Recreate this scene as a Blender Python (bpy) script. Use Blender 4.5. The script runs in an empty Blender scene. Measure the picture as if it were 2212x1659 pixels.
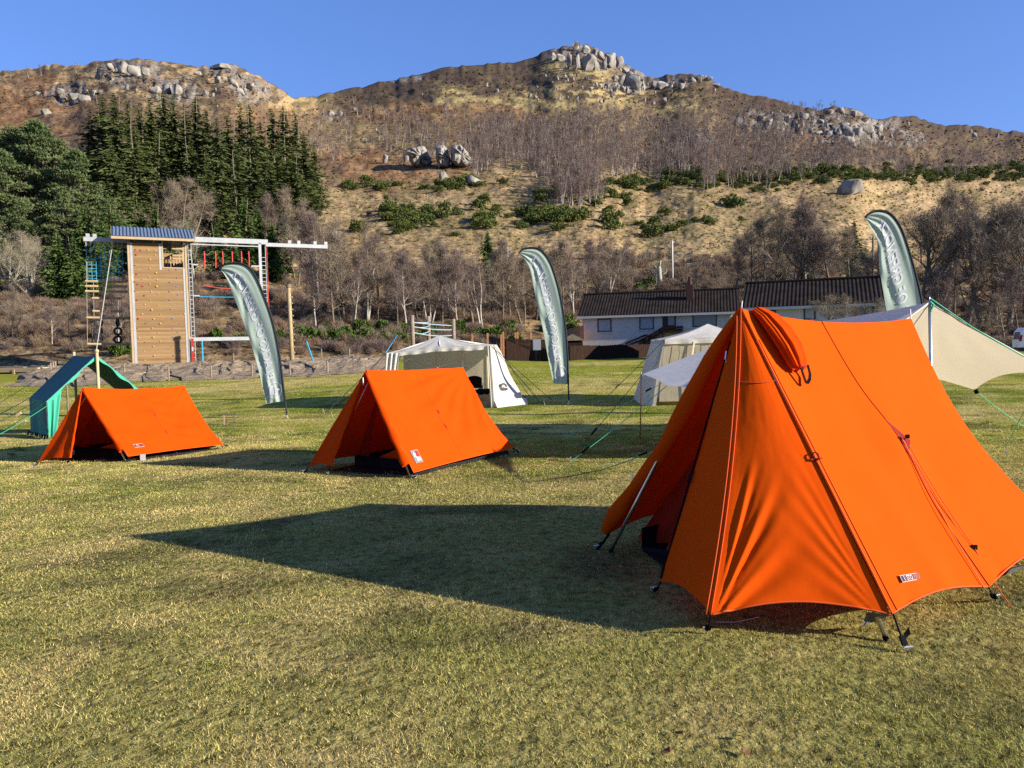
import bpy, math, random
import numpy as np
from mathutils import Vector, Matrix
R = math.radians
sc = bpy.context.scene

# ------------------------------------------------------------------ camera
F, CX, CY, CAMZ = 1661.0, 1106.0, 829.5, 1.5
VC = 748.0
PIT = math.atan((CY - VC) / F)
ROLL = R(1.3)
cp, sp, cr, sr = math.cos(PIT), math.sin(PIT), math.cos(ROLL), math.sin(ROLL)
cd = bpy.data.cameras.new('camera')
cam = bpy.data.objects.new('camera', cd)
sc.collection.objects.link(cam)
cd.sensor_width = 36.0
cd.lens = 36.0 * F / 2212.0
cd.clip_start = 0.05
cd.clip_end = 12000
_r0, _u0, _f0 = Vector((1, 0, 0)), Vector((0, sp, cp)), Vector((0, cp, -sp))
_rt = _r0 * cr - _u0 * sr
_up = _r0 * sr + _u0 * cr
M = Matrix.Identity(4)
for i in range(3):
    M[i][0], M[i][1], M[i][2] = _rt[i], _up[i], -_f0[i]
M[2][3] = CAMZ
cam.matrix_world = M
sc.camera = cam

# ------------------------------------------------------------------ world, sun, exposure
SUN_EL = R(19.0)
SUN_H = np.array([0.943, -0.333])
SUN_ROT = math.atan2(SUN_H[0], SUN_H[1])
w = bpy.data.worlds.new('World')
sc.world = w
w.use_nodes = True
nt = w.node_tree
nt.nodes.clear()
o_ = nt.nodes.new('ShaderNodeOutputWorld')
bg = nt.nodes.new('ShaderNodeBackground')
sky = nt.nodes.new('ShaderNodeTexSky')
sky.sky_type = 'NISHITA'
sky.sun_disc = False
sky.sun_elevation = SUN_EL
sky.sun_rotation = SUN_ROT
sky.altitude = 0
sky.air_density = 1.0
sky.dust_density = 0.2
sky.ozone_density = 3.0
hs = nt.nodes.new('ShaderNodeHueSaturation')
hs.inputs['Saturation'].default_value = 1.15
nt.links.new(sky.outputs[0], hs.inputs['Color'])
gain = nt.nodes.new('ShaderNodeMix')
gain.data_type = 'RGBA'; gain.blend_type = 'MULTIPLY'; gain.inputs[0].default_value = 1.0
gain.inputs[7].default_value = (0.84, 1.05, 1.80, 1)
gm = nt.nodes.new('ShaderNodeGamma')
gm.inputs[1].default_value = 0.60
nt.links.new(hs.outputs[0], gm.inputs[0])
nt.links.new(gm.outputs[0], gain.inputs[6])
nt.links.new(gain.outputs[2], bg.inputs[0])
bg.inputs[1].default_value = 0.09
nt.links.new(bg.outputs[0], o_.inputs[0])
sl = bpy.data.lights.new('sun', 'SUN')
sun = bpy.data.objects.new('sun', sl)
sc.collection.objects.link(sun)
sl.energy = 5.0
sl.angle = R(0.5)
sl.color = (1.0, 0.91, 0.77)
sdir = Vector((SUN_H[0] * math.cos(SUN_EL), SUN_H[1] * math.cos(SUN_EL), math.sin(SUN_EL)))
sun.rotation_euler = sdir.to_track_quat('Z', 'Y').to_euler()
sun.location = (30, -10, 30)
sc.view_settings.view_transform = 'Standard'
sc.view_settings.look = 'None'
sc.view_settings.exposure = 1.2
sc.view_settings.gamma = 1.0
sc.cycles.use_denoising = False

# ------------------------------------------------------------------ maths helpers
rng = np.random.default_rng(7)
random.seed(7)
V3 = lambda *a: np.array(a, float)
def nrm(a):
    a = np.asarray(a, float)
    return a / (np.linalg.norm(a) + 1e-12)
def lerp(a, b, t):
    return a + (b - a) * t
def sst(a, b, x):
    t = np.clip((x - a) / (b - a), 0, 1)
    return t * t * (3 - 2 * t)
def ray(u, v):
    u = np.asarray(u, float); v = np.asarray(v, float)
    xp = (u - CX) / F; yp = (CY - v) / F
    x = xp * cr + yp * sr; y = -xp * sr + yp * cr
    return np.stack([x, cp + y * sp, -sp + y * cp], -1)
ORG = V3(0, 0, CAMZ)
def at(u, v, Y):
    d = ray(u, v)
    return ORG + d * (np.asarray(Y, float) / d[..., 1])[..., None]
def rp(u, v, P0, n):
    d = ray(u, v)
    return ORG + d * (np.dot(P0 - ORG, n) / np.dot(d, n))
def proj(p):
    q = np.asarray(p, float) - ORG
    dep = q[1] * cp - q[2] * sp
    y = (q[1] * sp + q[2] * cp) / dep
    x = q[0] / dep
    xp = x * cr - y * sr; yp = x * sr + y * cr
    return CX + F * xp, CY - F * yp
def vh(u):
    return VC - (u - CX) * math.tan(ROLL)
def _hash(ix, iy, s):
    ix = ix.astype(np.int64); iy = iy.astype(np.int64)
    h = (ix * 374761393 + iy * 668265263 + s * 1442695041) & 0xffffffff
    h = ((h ^ (h >> 13)) * 1274126177) & 0xffffffff
    h = h ^ (h >> 16)
    return (h & 0xffff) / 65535.0
def vnoise(x, y, s=0):
    x = np.asarray(x, float); y = np.asarray(y, float)
    ix = np.floor(x); iy = np.floor(y)
    fx = x - ix; fy = y - iy
    fx = fx * fx * (3 - 2 * fx); fy = fy * fy * (3 - 2 * fy)
    a = _hash(ix, iy, s); b = _hash(ix + 1, iy, s); c = _hash(ix, iy + 1, s); d = _hash(ix + 1, iy + 1, s)
    return (a * (1 - fx) + b * fx) * (1 - fy) + (c * (1 - fx) + d * fx) * fy
def fbm(x, y, o=4, s=0):
    t = 0; a = 0.5; n = 0
    x = np.asarray(x, float); y = np.asarray(y, float)
    for k in range(o):
        t = t + a * vnoise(x * 2 ** k + 17 * k, y * 2 ** k - 9 * k, s + k); n += a; a *= 0.5
    return t / n
def voro(x, y, s=0):
    x = np.asarray(x, float); y = np.asarray(y, float)
    ix = np.floor(x); iy = np.floor(y)
    best = np.full(x.shape, 9.0); val = np.zeros(x.shape)
    for dx in (-1, 0, 1):
        for dy in (-1, 0, 1):
            cx = ix + dx; cy = iy + dy
            px = cx + _hash(cx, cy, s); py = cy + _hash(cx, cy, s + 5)
            d = (px - x) ** 2 + (py - y) ** 2
            m = d < best
            best = np.where(m, d, best); val = np.where(m, _hash(cx, cy, s + 9), val)
    return val, np.sqrt(best)
def gz(x, y):
    x = np.asarray(x, float); y = np.asarray(y, float)
    z = -0.30 * np.exp(-((y - 21) / 6.5) ** 2)
    z = z + 0.5 * sst(42, 53, y) * sst(3, -8, x) + 0.15 * sst(45, 68, y)
    z = z + (vnoise(x / 3.1 + 40, y / 2.3 + 11, 3) - 0.5) * 0.10 * sst(7, 14, y)
    z = z + (vnoise(x / 0.9, y / 0.9, 4) - 0.5) * 0.03
    return z
def gnd(u, v, h=0.0):
    d = ray(u, v); d = d / d[1]
    Y = 1.5; last = Y
    while Y < 300:
        p = ORG + d * Y
        if p[2] < gz(p[0], p[1]) + h: break
        last = Y; Y *= 1.02
    a, b = last, Y
    for _ in range(30):
        m = (a + b) / 2; p = ORG + d * m
        if p[2] < gz(p[0], p[1]) + h: b = m
        else: a = m
    return ORG + d * b
def drop(p, h=0.0):
    return V3(p[0], p[1], float(gz(p[0], p[1])) + h)

# ------------------------------------------------------------------ materials
MATS = {}
def lin(r, g, b):
    f = lambda c: (c / 255 / 12.92) if c / 255 <= 0.04045 else ((c / 255 + 0.055) / 1.055) ** 2.4
    return (f(r), f(g), f(b))
def mat(name, col, rough=0.8, col2=None, scale=8.0, bump=0.0, bscale=None, metal=0.0, trans=0.0, tcol=None,
        stretch=None, attr=None, detail=4.0, spec=0.3, contrast=(0.3, 0.7), coord='Object'):
    if name in MATS: return MATS[name]
    m = bpy.data.materials.new(name); MATS[name] = m
    m.use_nodes = True
    n = m.node_tree; N = n.nodes; L = n.links
    N.clear()
    out = N.new('ShaderNodeOutputMaterial')
    pb = N.new('ShaderNodeBsdfPrincipled')
    pb.inputs['Roughness'].default_value = rough
    pb.inputs['Metallic'].default_value = metal
    pb.inputs['Specular IOR Level'].default_value = spec
    pb.inputs['Base Color'].default_value = (*col, 1)
    tc = N.new('ShaderNodeTexCoord'); mp = N.new('ShaderNodeMapping')
    L.new(tc.outputs[coord], mp.inputs['Vector'])
    if stretch: mp.inputs['Scale'].default_value = stretch
    src = None
    if attr:
        a = N.new('ShaderNodeAttribute'); a.attribute_name = attr
        src = a.outputs['Color']
    if col2 is not None or attr:
        nz = N.new('ShaderNodeTexNoise'); nz.inputs['Scale'].default_value = scale; nz.inputs['Detail'].default_value = detail
        L.new(mp.outputs[0], nz.inputs['Vector'])
        rmp = N.new('ShaderNodeValToRGB')
        rmp.color_ramp.elements[0].position = contrast[0]; rmp.color_ramp.elements[1].position = contrast[1]
        L.new(nz.outputs['Fac'], rmp.inputs[0])
        if attr:
            c2 = col2 or (0.6, 0.6, 0.6)
            rmp.color_ramp.elements[0].color = (*c2, 1); rmp.color_ramp.elements[1].color = (1.35, 1.35, 1.35, 1)
            mx = N.new('ShaderNodeMix'); mx.data_type = 'RGBA'; mx.blend_type = 'MULTIPLY'; mx.inputs[0].default_value = 1
            L.new(src, mx.inputs[6]); L.new(rmp.outputs[0], mx.inputs[7]); src = mx.outputs[2]
        else:
            rmp.color_ramp.elements[0].color = (*col, 1); rmp.color_ramp.elements[1].color = (*col2, 1)
            src = rmp.outputs[0]
    if src is not None: L.new(src, pb.inputs['Base Color'])
    if bump:
        nb = N.new('ShaderNodeTexNoise'); nb.inputs['Scale'].default_value = bscale or scale; nb.inputs['Detail'].default_value = 5
        L.new(mp.outputs[0], nb.inputs['Vector'])
        bp = N.new('ShaderNodeBump'); bp.inputs['Strength'].default_value = 1.0; bp.inputs['Distance'].default_value = bump
        L.new(nb.outputs['Fac'], bp.inputs['Height']); L.new(bp.outputs[0], pb.inputs['Normal'])
    sh = pb.outputs[0]
    if trans:
        tb = N.new('ShaderNodeBsdfTranslucent'); tb.inputs[0].default_value = (*(tcol or col), 1)
        if tcol is None and src is not None: L.new(src, tb.inputs[0])
        ms = N.new('ShaderNodeMixShader'); ms.inputs[0].default_value = trans
        L.new(sh, ms.inputs[1]); L.new(tb.outputs[0], ms.inputs[2]); sh = ms.outputs[0]
    L.new(sh, out.inputs[0])
    return m

def shade_line_mat(name, col, col2, period, axis, dark, width=0.08, rough=0.75, scale=6, stretch=(1, 1, 1), bump=0.004):
    """boards: grain noise, every board its own tone, a groove at each joint"""
    if name in MATS: return MATS[name]
    m = mat(name, col, rough, col2, scale, bump, scale * 2, stretch=stretch)
    n = m.node_tree; N = n.nodes; L = n.links
    pb = [x for x in N if x.type == 'BSDF_PRINCIPLED'][0]
    src = pb.inputs['Base Color'].links[0].from_socket
    tc = N.new('ShaderNodeTexCoord'); sep = N.new('ShaderNodeSeparateXYZ'); L.new(tc.outputs['Object'], sep.inputs[0])
    dv = N.new('ShaderNodeMath'); dv.operation = 'DIVIDE'; dv.inputs[1].default_value = period
    L.new(sep.outputs[axis], dv.inputs[0])
    fl = N.new('ShaderNodeMath'); fl.operation = 'FLOOR'; L.new(dv.outputs[0], fl.inputs[0])
    wn = N.new('ShaderNodeTexWhiteNoise'); wn.noise_dimensions = '1D'; L.new(fl.outputs[0], wn.inputs['W'])
    mr = N.new('ShaderNodeMapRange'); mr.inputs[3].default_value = 0.72; mr.inputs[4].default_value = 1.18
    L.new(wn.outputs['Value'], mr.inputs[0])
    fr = N.new('ShaderNodeMath'); fr.operation = 'FRACT'; L.new(dv.outputs[0], fr.inputs[0])
    gt = N.new('ShaderNodeMath'); gt.operation = 'GREATER_THAN'; gt.inputs[1].default_value = width
    L.new(fr.outputs[0], gt.inputs[0])
    m2 = N.new('ShaderNodeMapRange'); m2.inputs[3].default_value = dark; m2.inputs[4].default_value = 1.0
    L.new(gt.outputs[0], m2.inputs[0])
    mu = N.new('ShaderNodeMath'); mu.operation = 'MULTIPLY'; L.new(mr.outputs[0], mu.inputs[0]); L.new(m2.outputs[0], mu.inputs[1])
    mx = N.new('ShaderNodeVectorMath'); mx.operation = 'SCALE'
    L.new(src, mx.inputs[0]); L.new(mu.outputs[0], mx.inputs['Scale'])
    L.new(mx.outputs[0], pb.inputs['Base Color'])
    return m

# ------------------------------------------------------------------ mesh helpers
OFF = {}
COL = sc.collection
class MB:
    def __init__(s): s.v = []; s.f = []; s.m = []
    def add(s, vs, fs, mi=0):
        b = len(s.v); s.v.extend([tuple(map(float, p)) for p in vs])
        s.f.extend([tuple(i + b for i in f) for f in fs]); s.m.extend([mi] * len(fs)); return s
    def box(s, c, x, y, z, mi=0):
        """centre and three half-axis vectors"""
        c, x, y, z = map(np.asarray, (c, x, y, z))
        vs = [c + a * x + b * y + d * z for d in (-1, 1) for b in (-1, 1) for a in (-1, 1)]
        return s.add(vs, [(0, 2, 3, 1), (4, 5, 7, 6), (0, 1, 5, 4), (2, 6, 7, 3), (0, 4, 6, 2), (1, 3, 7, 5)], mi)
    def abox(s, lo, hi, mi=0):
        lo, hi = np.asarray(lo, float), np.asarray(hi, float)
        h = (hi - lo) / 2
        return s.box((lo + hi) / 2, V3(h[0], 0, 0), V3(0, h[1], 0), V3(0, 0, h[2]), mi)
    def bar(s, p, q, wd, th, up=(0, 0, 1), mi=0):
        p, q = np.asarray(p, float), np.asarray(q, float)
        d = nrm(q - p); u = np.asarray(up, float); u = nrm(u - d * np.dot(u, d)); sd = np.cross(d, u)
        return s.box((p + q) / 2, (q - p) / 2, sd * wd / 2, u * th / 2, mi)
    def tube(s, pts, r, n=6, mi=0, cap=True):
        pts = [np.asarray(p, float) for p in pts]
        k = len(pts); rr = r if hasattr(r, '__len__') else [r] * k
        t0 = nrm(pts[1] - pts[0]); a = V3(0, 0, 1) if abs(t0[2]) < 0.9 else V3(1, 0, 0)
        u = nrm(np.cross(t0, a)); vs = []
        for i in range(k):
            t = nrm(pts[min(i + 1, k - 1)] - pts[max(i - 1, 0)])
            u = nrm(u - t * np.dot(u, t)); w_ = np.cross(t, u)
            for j in range(n):
                an = 2 * math.pi * j / n
                vs.append(pts[i] + (u * math.cos(an) + w_ * math.sin(an)) * rr[i])
        fs = [(i * n + j, i * n + (j + 1) % n, (i + 1) * n + (j + 1) % n, (i + 1) * n + j) for i in range(k - 1) for j in range(n)]
        if cap: fs += [tuple(range(n - 1, -1, -1)), tuple((k - 1) * n + j for j in range(n))]
        return s.add(vs, fs, mi)
    def grid(s, fn, nu, nv, mi=0):
        vs = [fn(i / nu, j / nv) for j in range(nv + 1) for i in range(nu + 1)]
        fs = [(j * (nu + 1) + i, j * (nu + 1) + i + 1, (j + 1) * (nu + 1) + i + 1, (j + 1) * (nu + 1) + i) for j in range(nv) for i in range(nu)]
        return s.add(vs, fs, mi)
    def poly(s, pts, mi=0): return s.add(pts, [tuple(range(len(pts)))], mi)
    def prism(s, pts, d, mi=0):
        n = len(pts); d = np.asarray(d, float)
        vs = [np.asarray(p, float) for p in pts] + [np.asarray(p, float) + d for p in pts]
        return s.add(vs, [tuple(range(n)), tuple(range(2 * n - 1, n - 1, -1))] + [(i, i + n, (i + 1) % n + n, (i + 1) % n) for i in range(n)], mi)
    def torus(s, c, ax, R_, r_, n=20, k=8, mi=0):
        ax = nrm(ax); a = V3(0, 0, 1) if abs(ax[2]) < 0.9 else V3(1, 0, 0); u = nrm(np.cross(ax, a)); w_ = np.cross(ax, u)
        vs = []
        for i in range(n):
            e = u * math.cos(2 * math.pi * i / n) + w_ * math.sin(2 * math.pi * i / n)
            for j in range(k):
                an = 2 * math.pi * j / k
                vs.append(c + e * (R_ + r_ * math.cos(an)) + ax * r_ * math.sin(an))
        return s.add(vs, [(i * k + j, ((i + 1) % n) * k + j, ((i + 1) % n) * k + (j + 1) % k, i * k + (j + 1) % k) for i in range(n) for j in range(k)], mi)
    def build(s, name, mats, parent=None, smooth=False):
        off = OFF.get(parent.name, V3(0, 0, 0)) if parent else V3(0, 0, 0)
        me = bpy.data.meshes.new(name)
        me.from_pydata([(p[0] - off[0], p[1] - off[1], p[2] - off[2]) for p in s.v], [], s.f)
        if not isinstance(mats, (list, tuple)): mats = [mats]
        for m in mats: me.materials.append(m)
        if len(mats) > 1: me.polygons.foreach_set('material_index', s.m)
        if smooth: me.polygons.foreach_set('use_smooth', [True] * len(me.polygons))
        me.update()
        ob = bpy.data.objects.new(name, me); COL.objects.link(ob)
        if parent: ob.parent = parent
        OFF[ob.name] = off
        return ob
def np_mesh(name, vs, tris, mats, mi=None, cols=None, parent=None, smooth=False, nper=3, link=True):
    me = bpy.data.meshes.new(name)
    vs = np.asarray(vs, np.float32); tris = np.asarray(tris, np.int32)
    me.vertices.add(len(vs)); me.vertices.foreach_set('co', vs.ravel())
    me.loops.add(tris.size); me.loops.foreach_set('vertex_index', tris.ravel())
    me.polygons.add(len(tris))
    me.polygons.foreach_set('loop_start', np.arange(0, tris.size, nper, dtype=np.int32))
    me.polygons.foreach_set('loop_total', np.full(len(tris), nper, np.int32))
    if not isinstance(mats, (list, tuple)): mats = [mats]
    for m in mats: me.materials.append(m)
    if mi is not None: me.polygons.foreach_set('material_index', np.asarray(mi, np.int32))
    if smooth: me.polygons.foreach_set('use_smooth', np.ones(len(tris), bool))
    if cols is not None:
        ca = me.color_attributes.new('col', 'FLOAT_COLOR', 'POINT')
        c4 = np.ones((len(vs), 4), np.float32); c4[:, :3] = cols
        ca.data.foreach_set('color', c4.ravel())
    me.update(calc_edges=True)
    if not link: return me
    ob = bpy.data.objects.new(name, me); COL.objects.link(ob)
    if parent: ob.parent = parent
    return ob
def tag(o, label=None, cat=None, group=None, kind=None):
    if label: o['label'] = label
    if cat: o['category'] = cat
    if group: o['group'] = group
    if kind: o['kind'] = kind
    return o
def thing(name, label, cat, loc=(0, 0, 0), group=None):
    o = bpy.data.objects.new(name, None); COL.objects.link(o)
    o.location = tuple(map(float, loc)); o.empty_display_size = 0.2
    OFF[o.name] = np.asarray(loc, float)
    return tag(o, label, cat, group)
def dup(root, loc, rz=0.0, scale=1.0, label=None, group=None):
    r = root.copy(); COL.objects.link(r); r.location = tuple(map(float, loc)); r.rotation_euler = (0, 0, rz)
    r.scale = scale if hasattr(scale, '__len__') else (scale, scale, scale)
    if label: r['label'] = label
    if group: r['group'] = group
    for ch in list(root.children):
        c = ch.copy(); COL.objects.link(c); c.parent = r
        for g in ch.children:
            d = g.copy(); COL.objects.link(d); d.parent = c
    return r
def place(root, loc, rz=0.0, scale=1.0, label=None):
    root.location = tuple(map(float, loc)); root.rotation_euler = (0, 0, rz)
    root.scale = scale if hasattr(scale, '__len__') else (scale, scale, scale)
    if label: root['label'] = label
def text_mesh(txt, bold=0.0):
    cu = bpy.data.curves.new('lettering', 'FONT'); cu.body = txt; cu.size = 1.0; cu.offset = bold; cu.resolution_u = 4
    ob = bpy.data.objects.new('lettering', cu); COL.objects.link(ob)
    dg = bpy.context.evaluated_depsgraph_get()
    me = bpy.data.meshes.new_from_object(ob.evaluated_get(dg))
    vs = np.array([v.co[:] for v in me.vertices]); fs = [tuple(p.vertices) for p in me.polygons]
    bpy.data.objects.remove(ob); bpy.data.curves.remove(cu); bpy.data.meshes.remove(me)
    return vs[:, :2], fs
ORDW = ['first', 'second', 'third', 'fourth', 'fifth', 'sixth', 'seventh', 'eighth', 'ninth', 'tenth', 'eleventh', 'twelfth',
        'thirteenth', 'fourteenth', 'fifteenth', 'sixteenth', 'seventeenth', 'eighteenth', 'nineteenth', 'twentieth',
        'twenty-first', 'twenty-second', 'twenty-third', 'twenty-fourth', 'twenty-fifth', 'twenty-sixth', 'twenty-seventh',
        'twenty-eighth', 'twenty-ninth', 'thirtieth', 'thirty-first', 'thirty-second', 'thirty-third', 'thirty-fourth', 'thirty-fifth', 'thirty-sixth', 'thirty-seventh', 'thirty-eighth', 'thirty-ninth', 'fortieth']

# ================================================================== SETTING: ground, gravel, hillside
def axis_pts(segs):
    a = []
    for lo, hi, st in segs: a += list(np.arange(lo, hi, st))
    return np.array(a + [segs[-1][1]])
gx = axis_pts([(-140, -40, 4), (-40, -12, 0.7), (-12, 12, 0.25), (12, 40, 0.7), (40, 140, 4)])
gy = axis_pts([(-60, 1, 3), (1, 14, 0.22), (14, 34, 0.4), (34, 110, 1.2)])
GX, GY = np.meshgrid(gx, gy)
GZ = gz(GX, GY)
def lawn_col(x, y):
    a = fbm(x / 1.9 + 3, y / 1.5, 4, 21); b = fbm(x / 0.45, y / 0.45, 3, 31); c = fbm(x / 6 + 9, y / 4, 3, 41)
    gr = np.array([0.125, 0.152, 0.020]); ol = np.array([0.245, 0.236, 0.046]); st = np.array([0.41, 0.32, 0.115]); dk = np.array([0.075, 0.062, 0.026])
    k = np.clip((a - 0.40) / 0.16, 0, 1)[..., None]
    col = gr * (1 - k) + ol * k
    k2 = (sst(0.50, 0.68, b) * 0.6 + sst(0.48, 0.66, c) * 0.55)[..., None]
    col = col * (1 - k2) + st * k2
    k3 = (sst(0.64, 0.74, fbm(x / 0.7 + 70, y / 0.5, 3, 51)) * 0.7)[..., None]
    col = col * (1 - k3) + dk * k3
    # greener, fresher turf far off by the houses
    k4 = (sst(26, 46, y) * 0.75 * sst(0.7, 0.35, c))[..., None]
    return col * (1 - k4) + np.array([0.195, 0.212, 0.022]) * k4
gcol = lawn_col(GX, GY)
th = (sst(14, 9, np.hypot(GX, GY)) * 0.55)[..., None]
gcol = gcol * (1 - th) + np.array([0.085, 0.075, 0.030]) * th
nx, ny = len(gx), len(gy)
idx = np.arange(nx * ny).reshape(ny, nx)
quads = np.stack([idx[:-1, :-1], idx[:-1, 1:], idx[1:, 1:], idx[1:, :-1]], -1).reshape(-1, 4)
m_ground = mat('lawn_turf', (0.2, 0.19, 0.06), 0.95, (0.45, 0.45, 0.42), 14.0, 0.03, 22.0, attr='col', spec=0.0, stretch=(1, 1, 1), contrast=(0.32, 0.62))
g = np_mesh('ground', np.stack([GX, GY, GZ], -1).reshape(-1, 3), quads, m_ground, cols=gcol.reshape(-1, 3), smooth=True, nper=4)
tag(g, kind='structure')

# gravel bank under and round the tower
m_grav = mat('gravel', (0.14, 0.105, 0.068), 0.95, (0.31, 0.24, 0.16), 3.0, 0.06, 9.0, detail=8, spec=0.1)
e0 = [gnd(u, v) for u, v in ((20, 834), (150, 836), (300, 826), (420, 822), (560, 817), (700, 812), (840, 801))]
e1 = [gnd(u, v) for u, v in ((20, 800), (120, 790), (290, 792), (420, 788), (560, 783), (700, 777), (845, 770))]
def polyl(ps, s):
    x = s * (len(ps) - 1); i = min(int(x), len(ps) - 2); return lerp(ps[i], ps[i + 1], x - i)
def grav(s, t):
    p = lerp(polyl(e0, s), polyl(e1, s) + V3(0, 3, 0), t)
    edge = min(1, t * 6, (1 - t) * 6, s * 12, (1 - s) * 12)
    h = 0.02 + edge * (0.16 + 0.28 * float(fbm(p[0] * 0.9, p[1] * 0.7, 4, 61)))
    if t > 0.45: h = h * (1 - 0.45 * sst(0.45, 0.6, t))
    h = h + edge * 0.20 * (float(fbm(p[0] * 2.6, p[1] * 2.0, 3, 66)) - 0.45)
    p = p + V3(float(vnoise(s * 40, t * 9, 5)) - 0.5, (float(vnoise(s * 50, t * 7, 6)) - 0.5) * 1.6, 0)
    return drop(p, h)
b = MB().grid(grav, 330, 64)
tag(b.build('gravel_bank', m_grav, smooth=False), kind='structure')

# ------------------------------------------------------------------ the hill
SKY = np.array([(-1500, 230), (-900, 190), (-300, 170), (0, 153), (60, 150), (110, 140), (150, 145), (200, 134), (245, 128), (310, 127), (340, 133), (420, 142),
    (455, 143), (475, 137), (495, 137), (515, 144), (560, 165), (600, 190), (635, 210), (660, 212), (700, 203), (760, 190), (820, 178),
    (880, 165), (950, 150), (1010, 142), (1080, 136), (1140, 130), (1165, 118), (1200, 104), (1240, 98), (1262, 97), (1285, 101), (1310, 114),
    (1335, 124), (1345, 136), (1375, 148), (1395, 163), (1420, 167), (1470, 159), (1500, 158), (1525, 164), (1560, 186), (1600, 199),
    (1640, 207), (1680, 216), (1720, 228), (1770, 237), (1800, 232), (1840, 234), (1870, 246), (1895, 257), (1925, 252), (1960, 249),
    (2000, 260), (2040, 268), (2085, 268), (2120, 272), (2160, 280), (2212, 282), (2500, 300), (3100, 330), (3700, 350)], float)
RID = np.array([(-1500, 420), (0, 420), (300, 390), (560, 430), (650, 700), (720, 850), (1000, 900), (1262, 1000), (1400, 950), (1640, 850),
    (1800, 760), (1880, 820), (1960, 1400), (2212, 1600), (3700, 1700)], float)
Y0T = np.array([(-1500, 60), (0, 60), (450, 63), (850, 67), (1100, 80), (1250, 94), (1600, 82), (1900, 68), (2212, 62), (3700, 60)], float)
def interp(T, u): return np.interp(u, T[:, 0], T[:, 1])
def smooth_table(T, wd=150):
    x = np.arange(-1500, 3701, 10.0); y = np.log(np.interp(x, T[:, 0], T[:, 1]))
    k = np.exp(-0.5 * (np.arange(-40, 41) * 10 / wd) ** 2); k /= k.sum()
    yp = np.concatenate([np.full(40, y[0]), y, np.full(40, y[-1])])
    return np.stack([x, np.exp(np.convolve(yp, k, 'valid'))], 1)
RID = smooth_table(RID, 60); Y0T = smooth_table(Y0T, 120)
US = 2.8
us = np.arange(-1300, 3500.1, US)
NT = 270
ts = np.linspace(0, 1, NT)
U, T = np.meshgrid(us, ts)
Y0 = interp(Y0T, U); RR = interp(RID, U); VS = interp(SKY, U); VN = (vnoise(U / 9, U * 0, 77) - 0.5) * 5 + (vnoise(U / 30, U * 0, 78) - 0.5) * 4
z0 = gz(U * 0, Y0) - 0.3
V0 = vh(U) - (z0 - 1.5) / Y0 * F
Vv = V0 + (VS - V0) * T + VN * T ** 30
def depth_from_t(u, t): 
    y0 = interp(Y0T, u); return y0 * (interp(RID, u) / y0) ** (t ** 1.2)
YY = Y0 * (RR / Y0) ** (T ** 1.2)
# zone helpers (regions of the hillside)
def blob(u, v, cu, cv, ru, rv, soft=0.5, ns=0.35, seed=0):
    d = np.sqrt(((u - cu) / ru) ** 2 + ((v - cv) / rv) ** 2) + (fbm(u / 45 + seed, v / 28, 4, 90 + seed) - 0.5) * ns * 3
    return 1 - sst(1 - soft * 0.5, 1 + soft * 0.5, d)
CRAGS = [(1262, 118, 75, 26), (1335, 130, 55, 24), (1365, 170, 45, 26), (1445, 176, 55, 16), (1700, 268, 75, 26), (1850, 272, 75, 42), (1625, 262, 40, 16),
         (290, 158, 75, 28), (480, 150, 40, 14), (370, 190, 65, 26), (165, 200, 60, 22), (540, 190, 60, 26), (720, 247, 30, 10), (1505, 300, 30, 16), (860, 168, 60, 8), (1950, 300, 60, 16)]
crag = np.zeros_like(U)
for k, (a, b_, c, d) in enumerate(CRAGS): crag = np.maximum(crag, blob(U, Vv, a, b_, c * 1.05, d * 1.05, 0.5, 0.30, k))
# blocky relief on the crags, rolling relief elsewhere
cv_, cdist = voro(U / 17 + 0.4 * fbm(U / 30, Vv / 30, 2, 7), Vv / 26 + U / 90, 3)
cv2, _ = voro(U / 8, Vv / 10, 13)
pxm = YY / F
relief = crag * ((cv_ - 0.5) * 46 + (cv2 - 0.5) * 16) * pxm
fade = sst(0.0, 0.12, T) * (1 - 0.7 * sst(0.97, 1.0, T))
YD = YY + relief * fade
P_ = at(U, Vv, YD)
roll = (fbm(U / 60, Vv / 22, 5, 101) - 0.5) * 20 * pxm + (fbm(U / 14, Vv / 7, 3, 111) - 0.5) * 6 * pxm
P_[..., 2] += roll * sst(0.03, 0.2, T) * (1 - 0.75 * sst(0.94, 1.0, T)) * 0.8
P_[0, :, 2] -= 1.0
HP = P_
def hp(u, v):
    """the point of the hillside seen at (u, v)"""
    iu = np.clip((u - us[0]) / US, 0, len(us) - 1.001); i0 = int(iu); fu = iu - i0
    a0 = V0[0, i0] + (V0[0, i0 + 1] - V0[0, i0]) * fu; s0 = VS[0, i0] + (VS[0, i0 + 1] - VS[0, i0]) * fu
    t = np.clip((v - a0) / (s0 - a0), 0, 1) * (NT - 1.001); j0 = int(t); fv = t - j0
    q = (HP[j0, i0] * (1 - fu) + HP[j0, i0 + 1] * fu) * (1 - fv) + (HP[j0 + 1, i0] * (1 - fu) + HP[j0 + 1, i0 + 1] * fu) * fv
    return q
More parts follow.
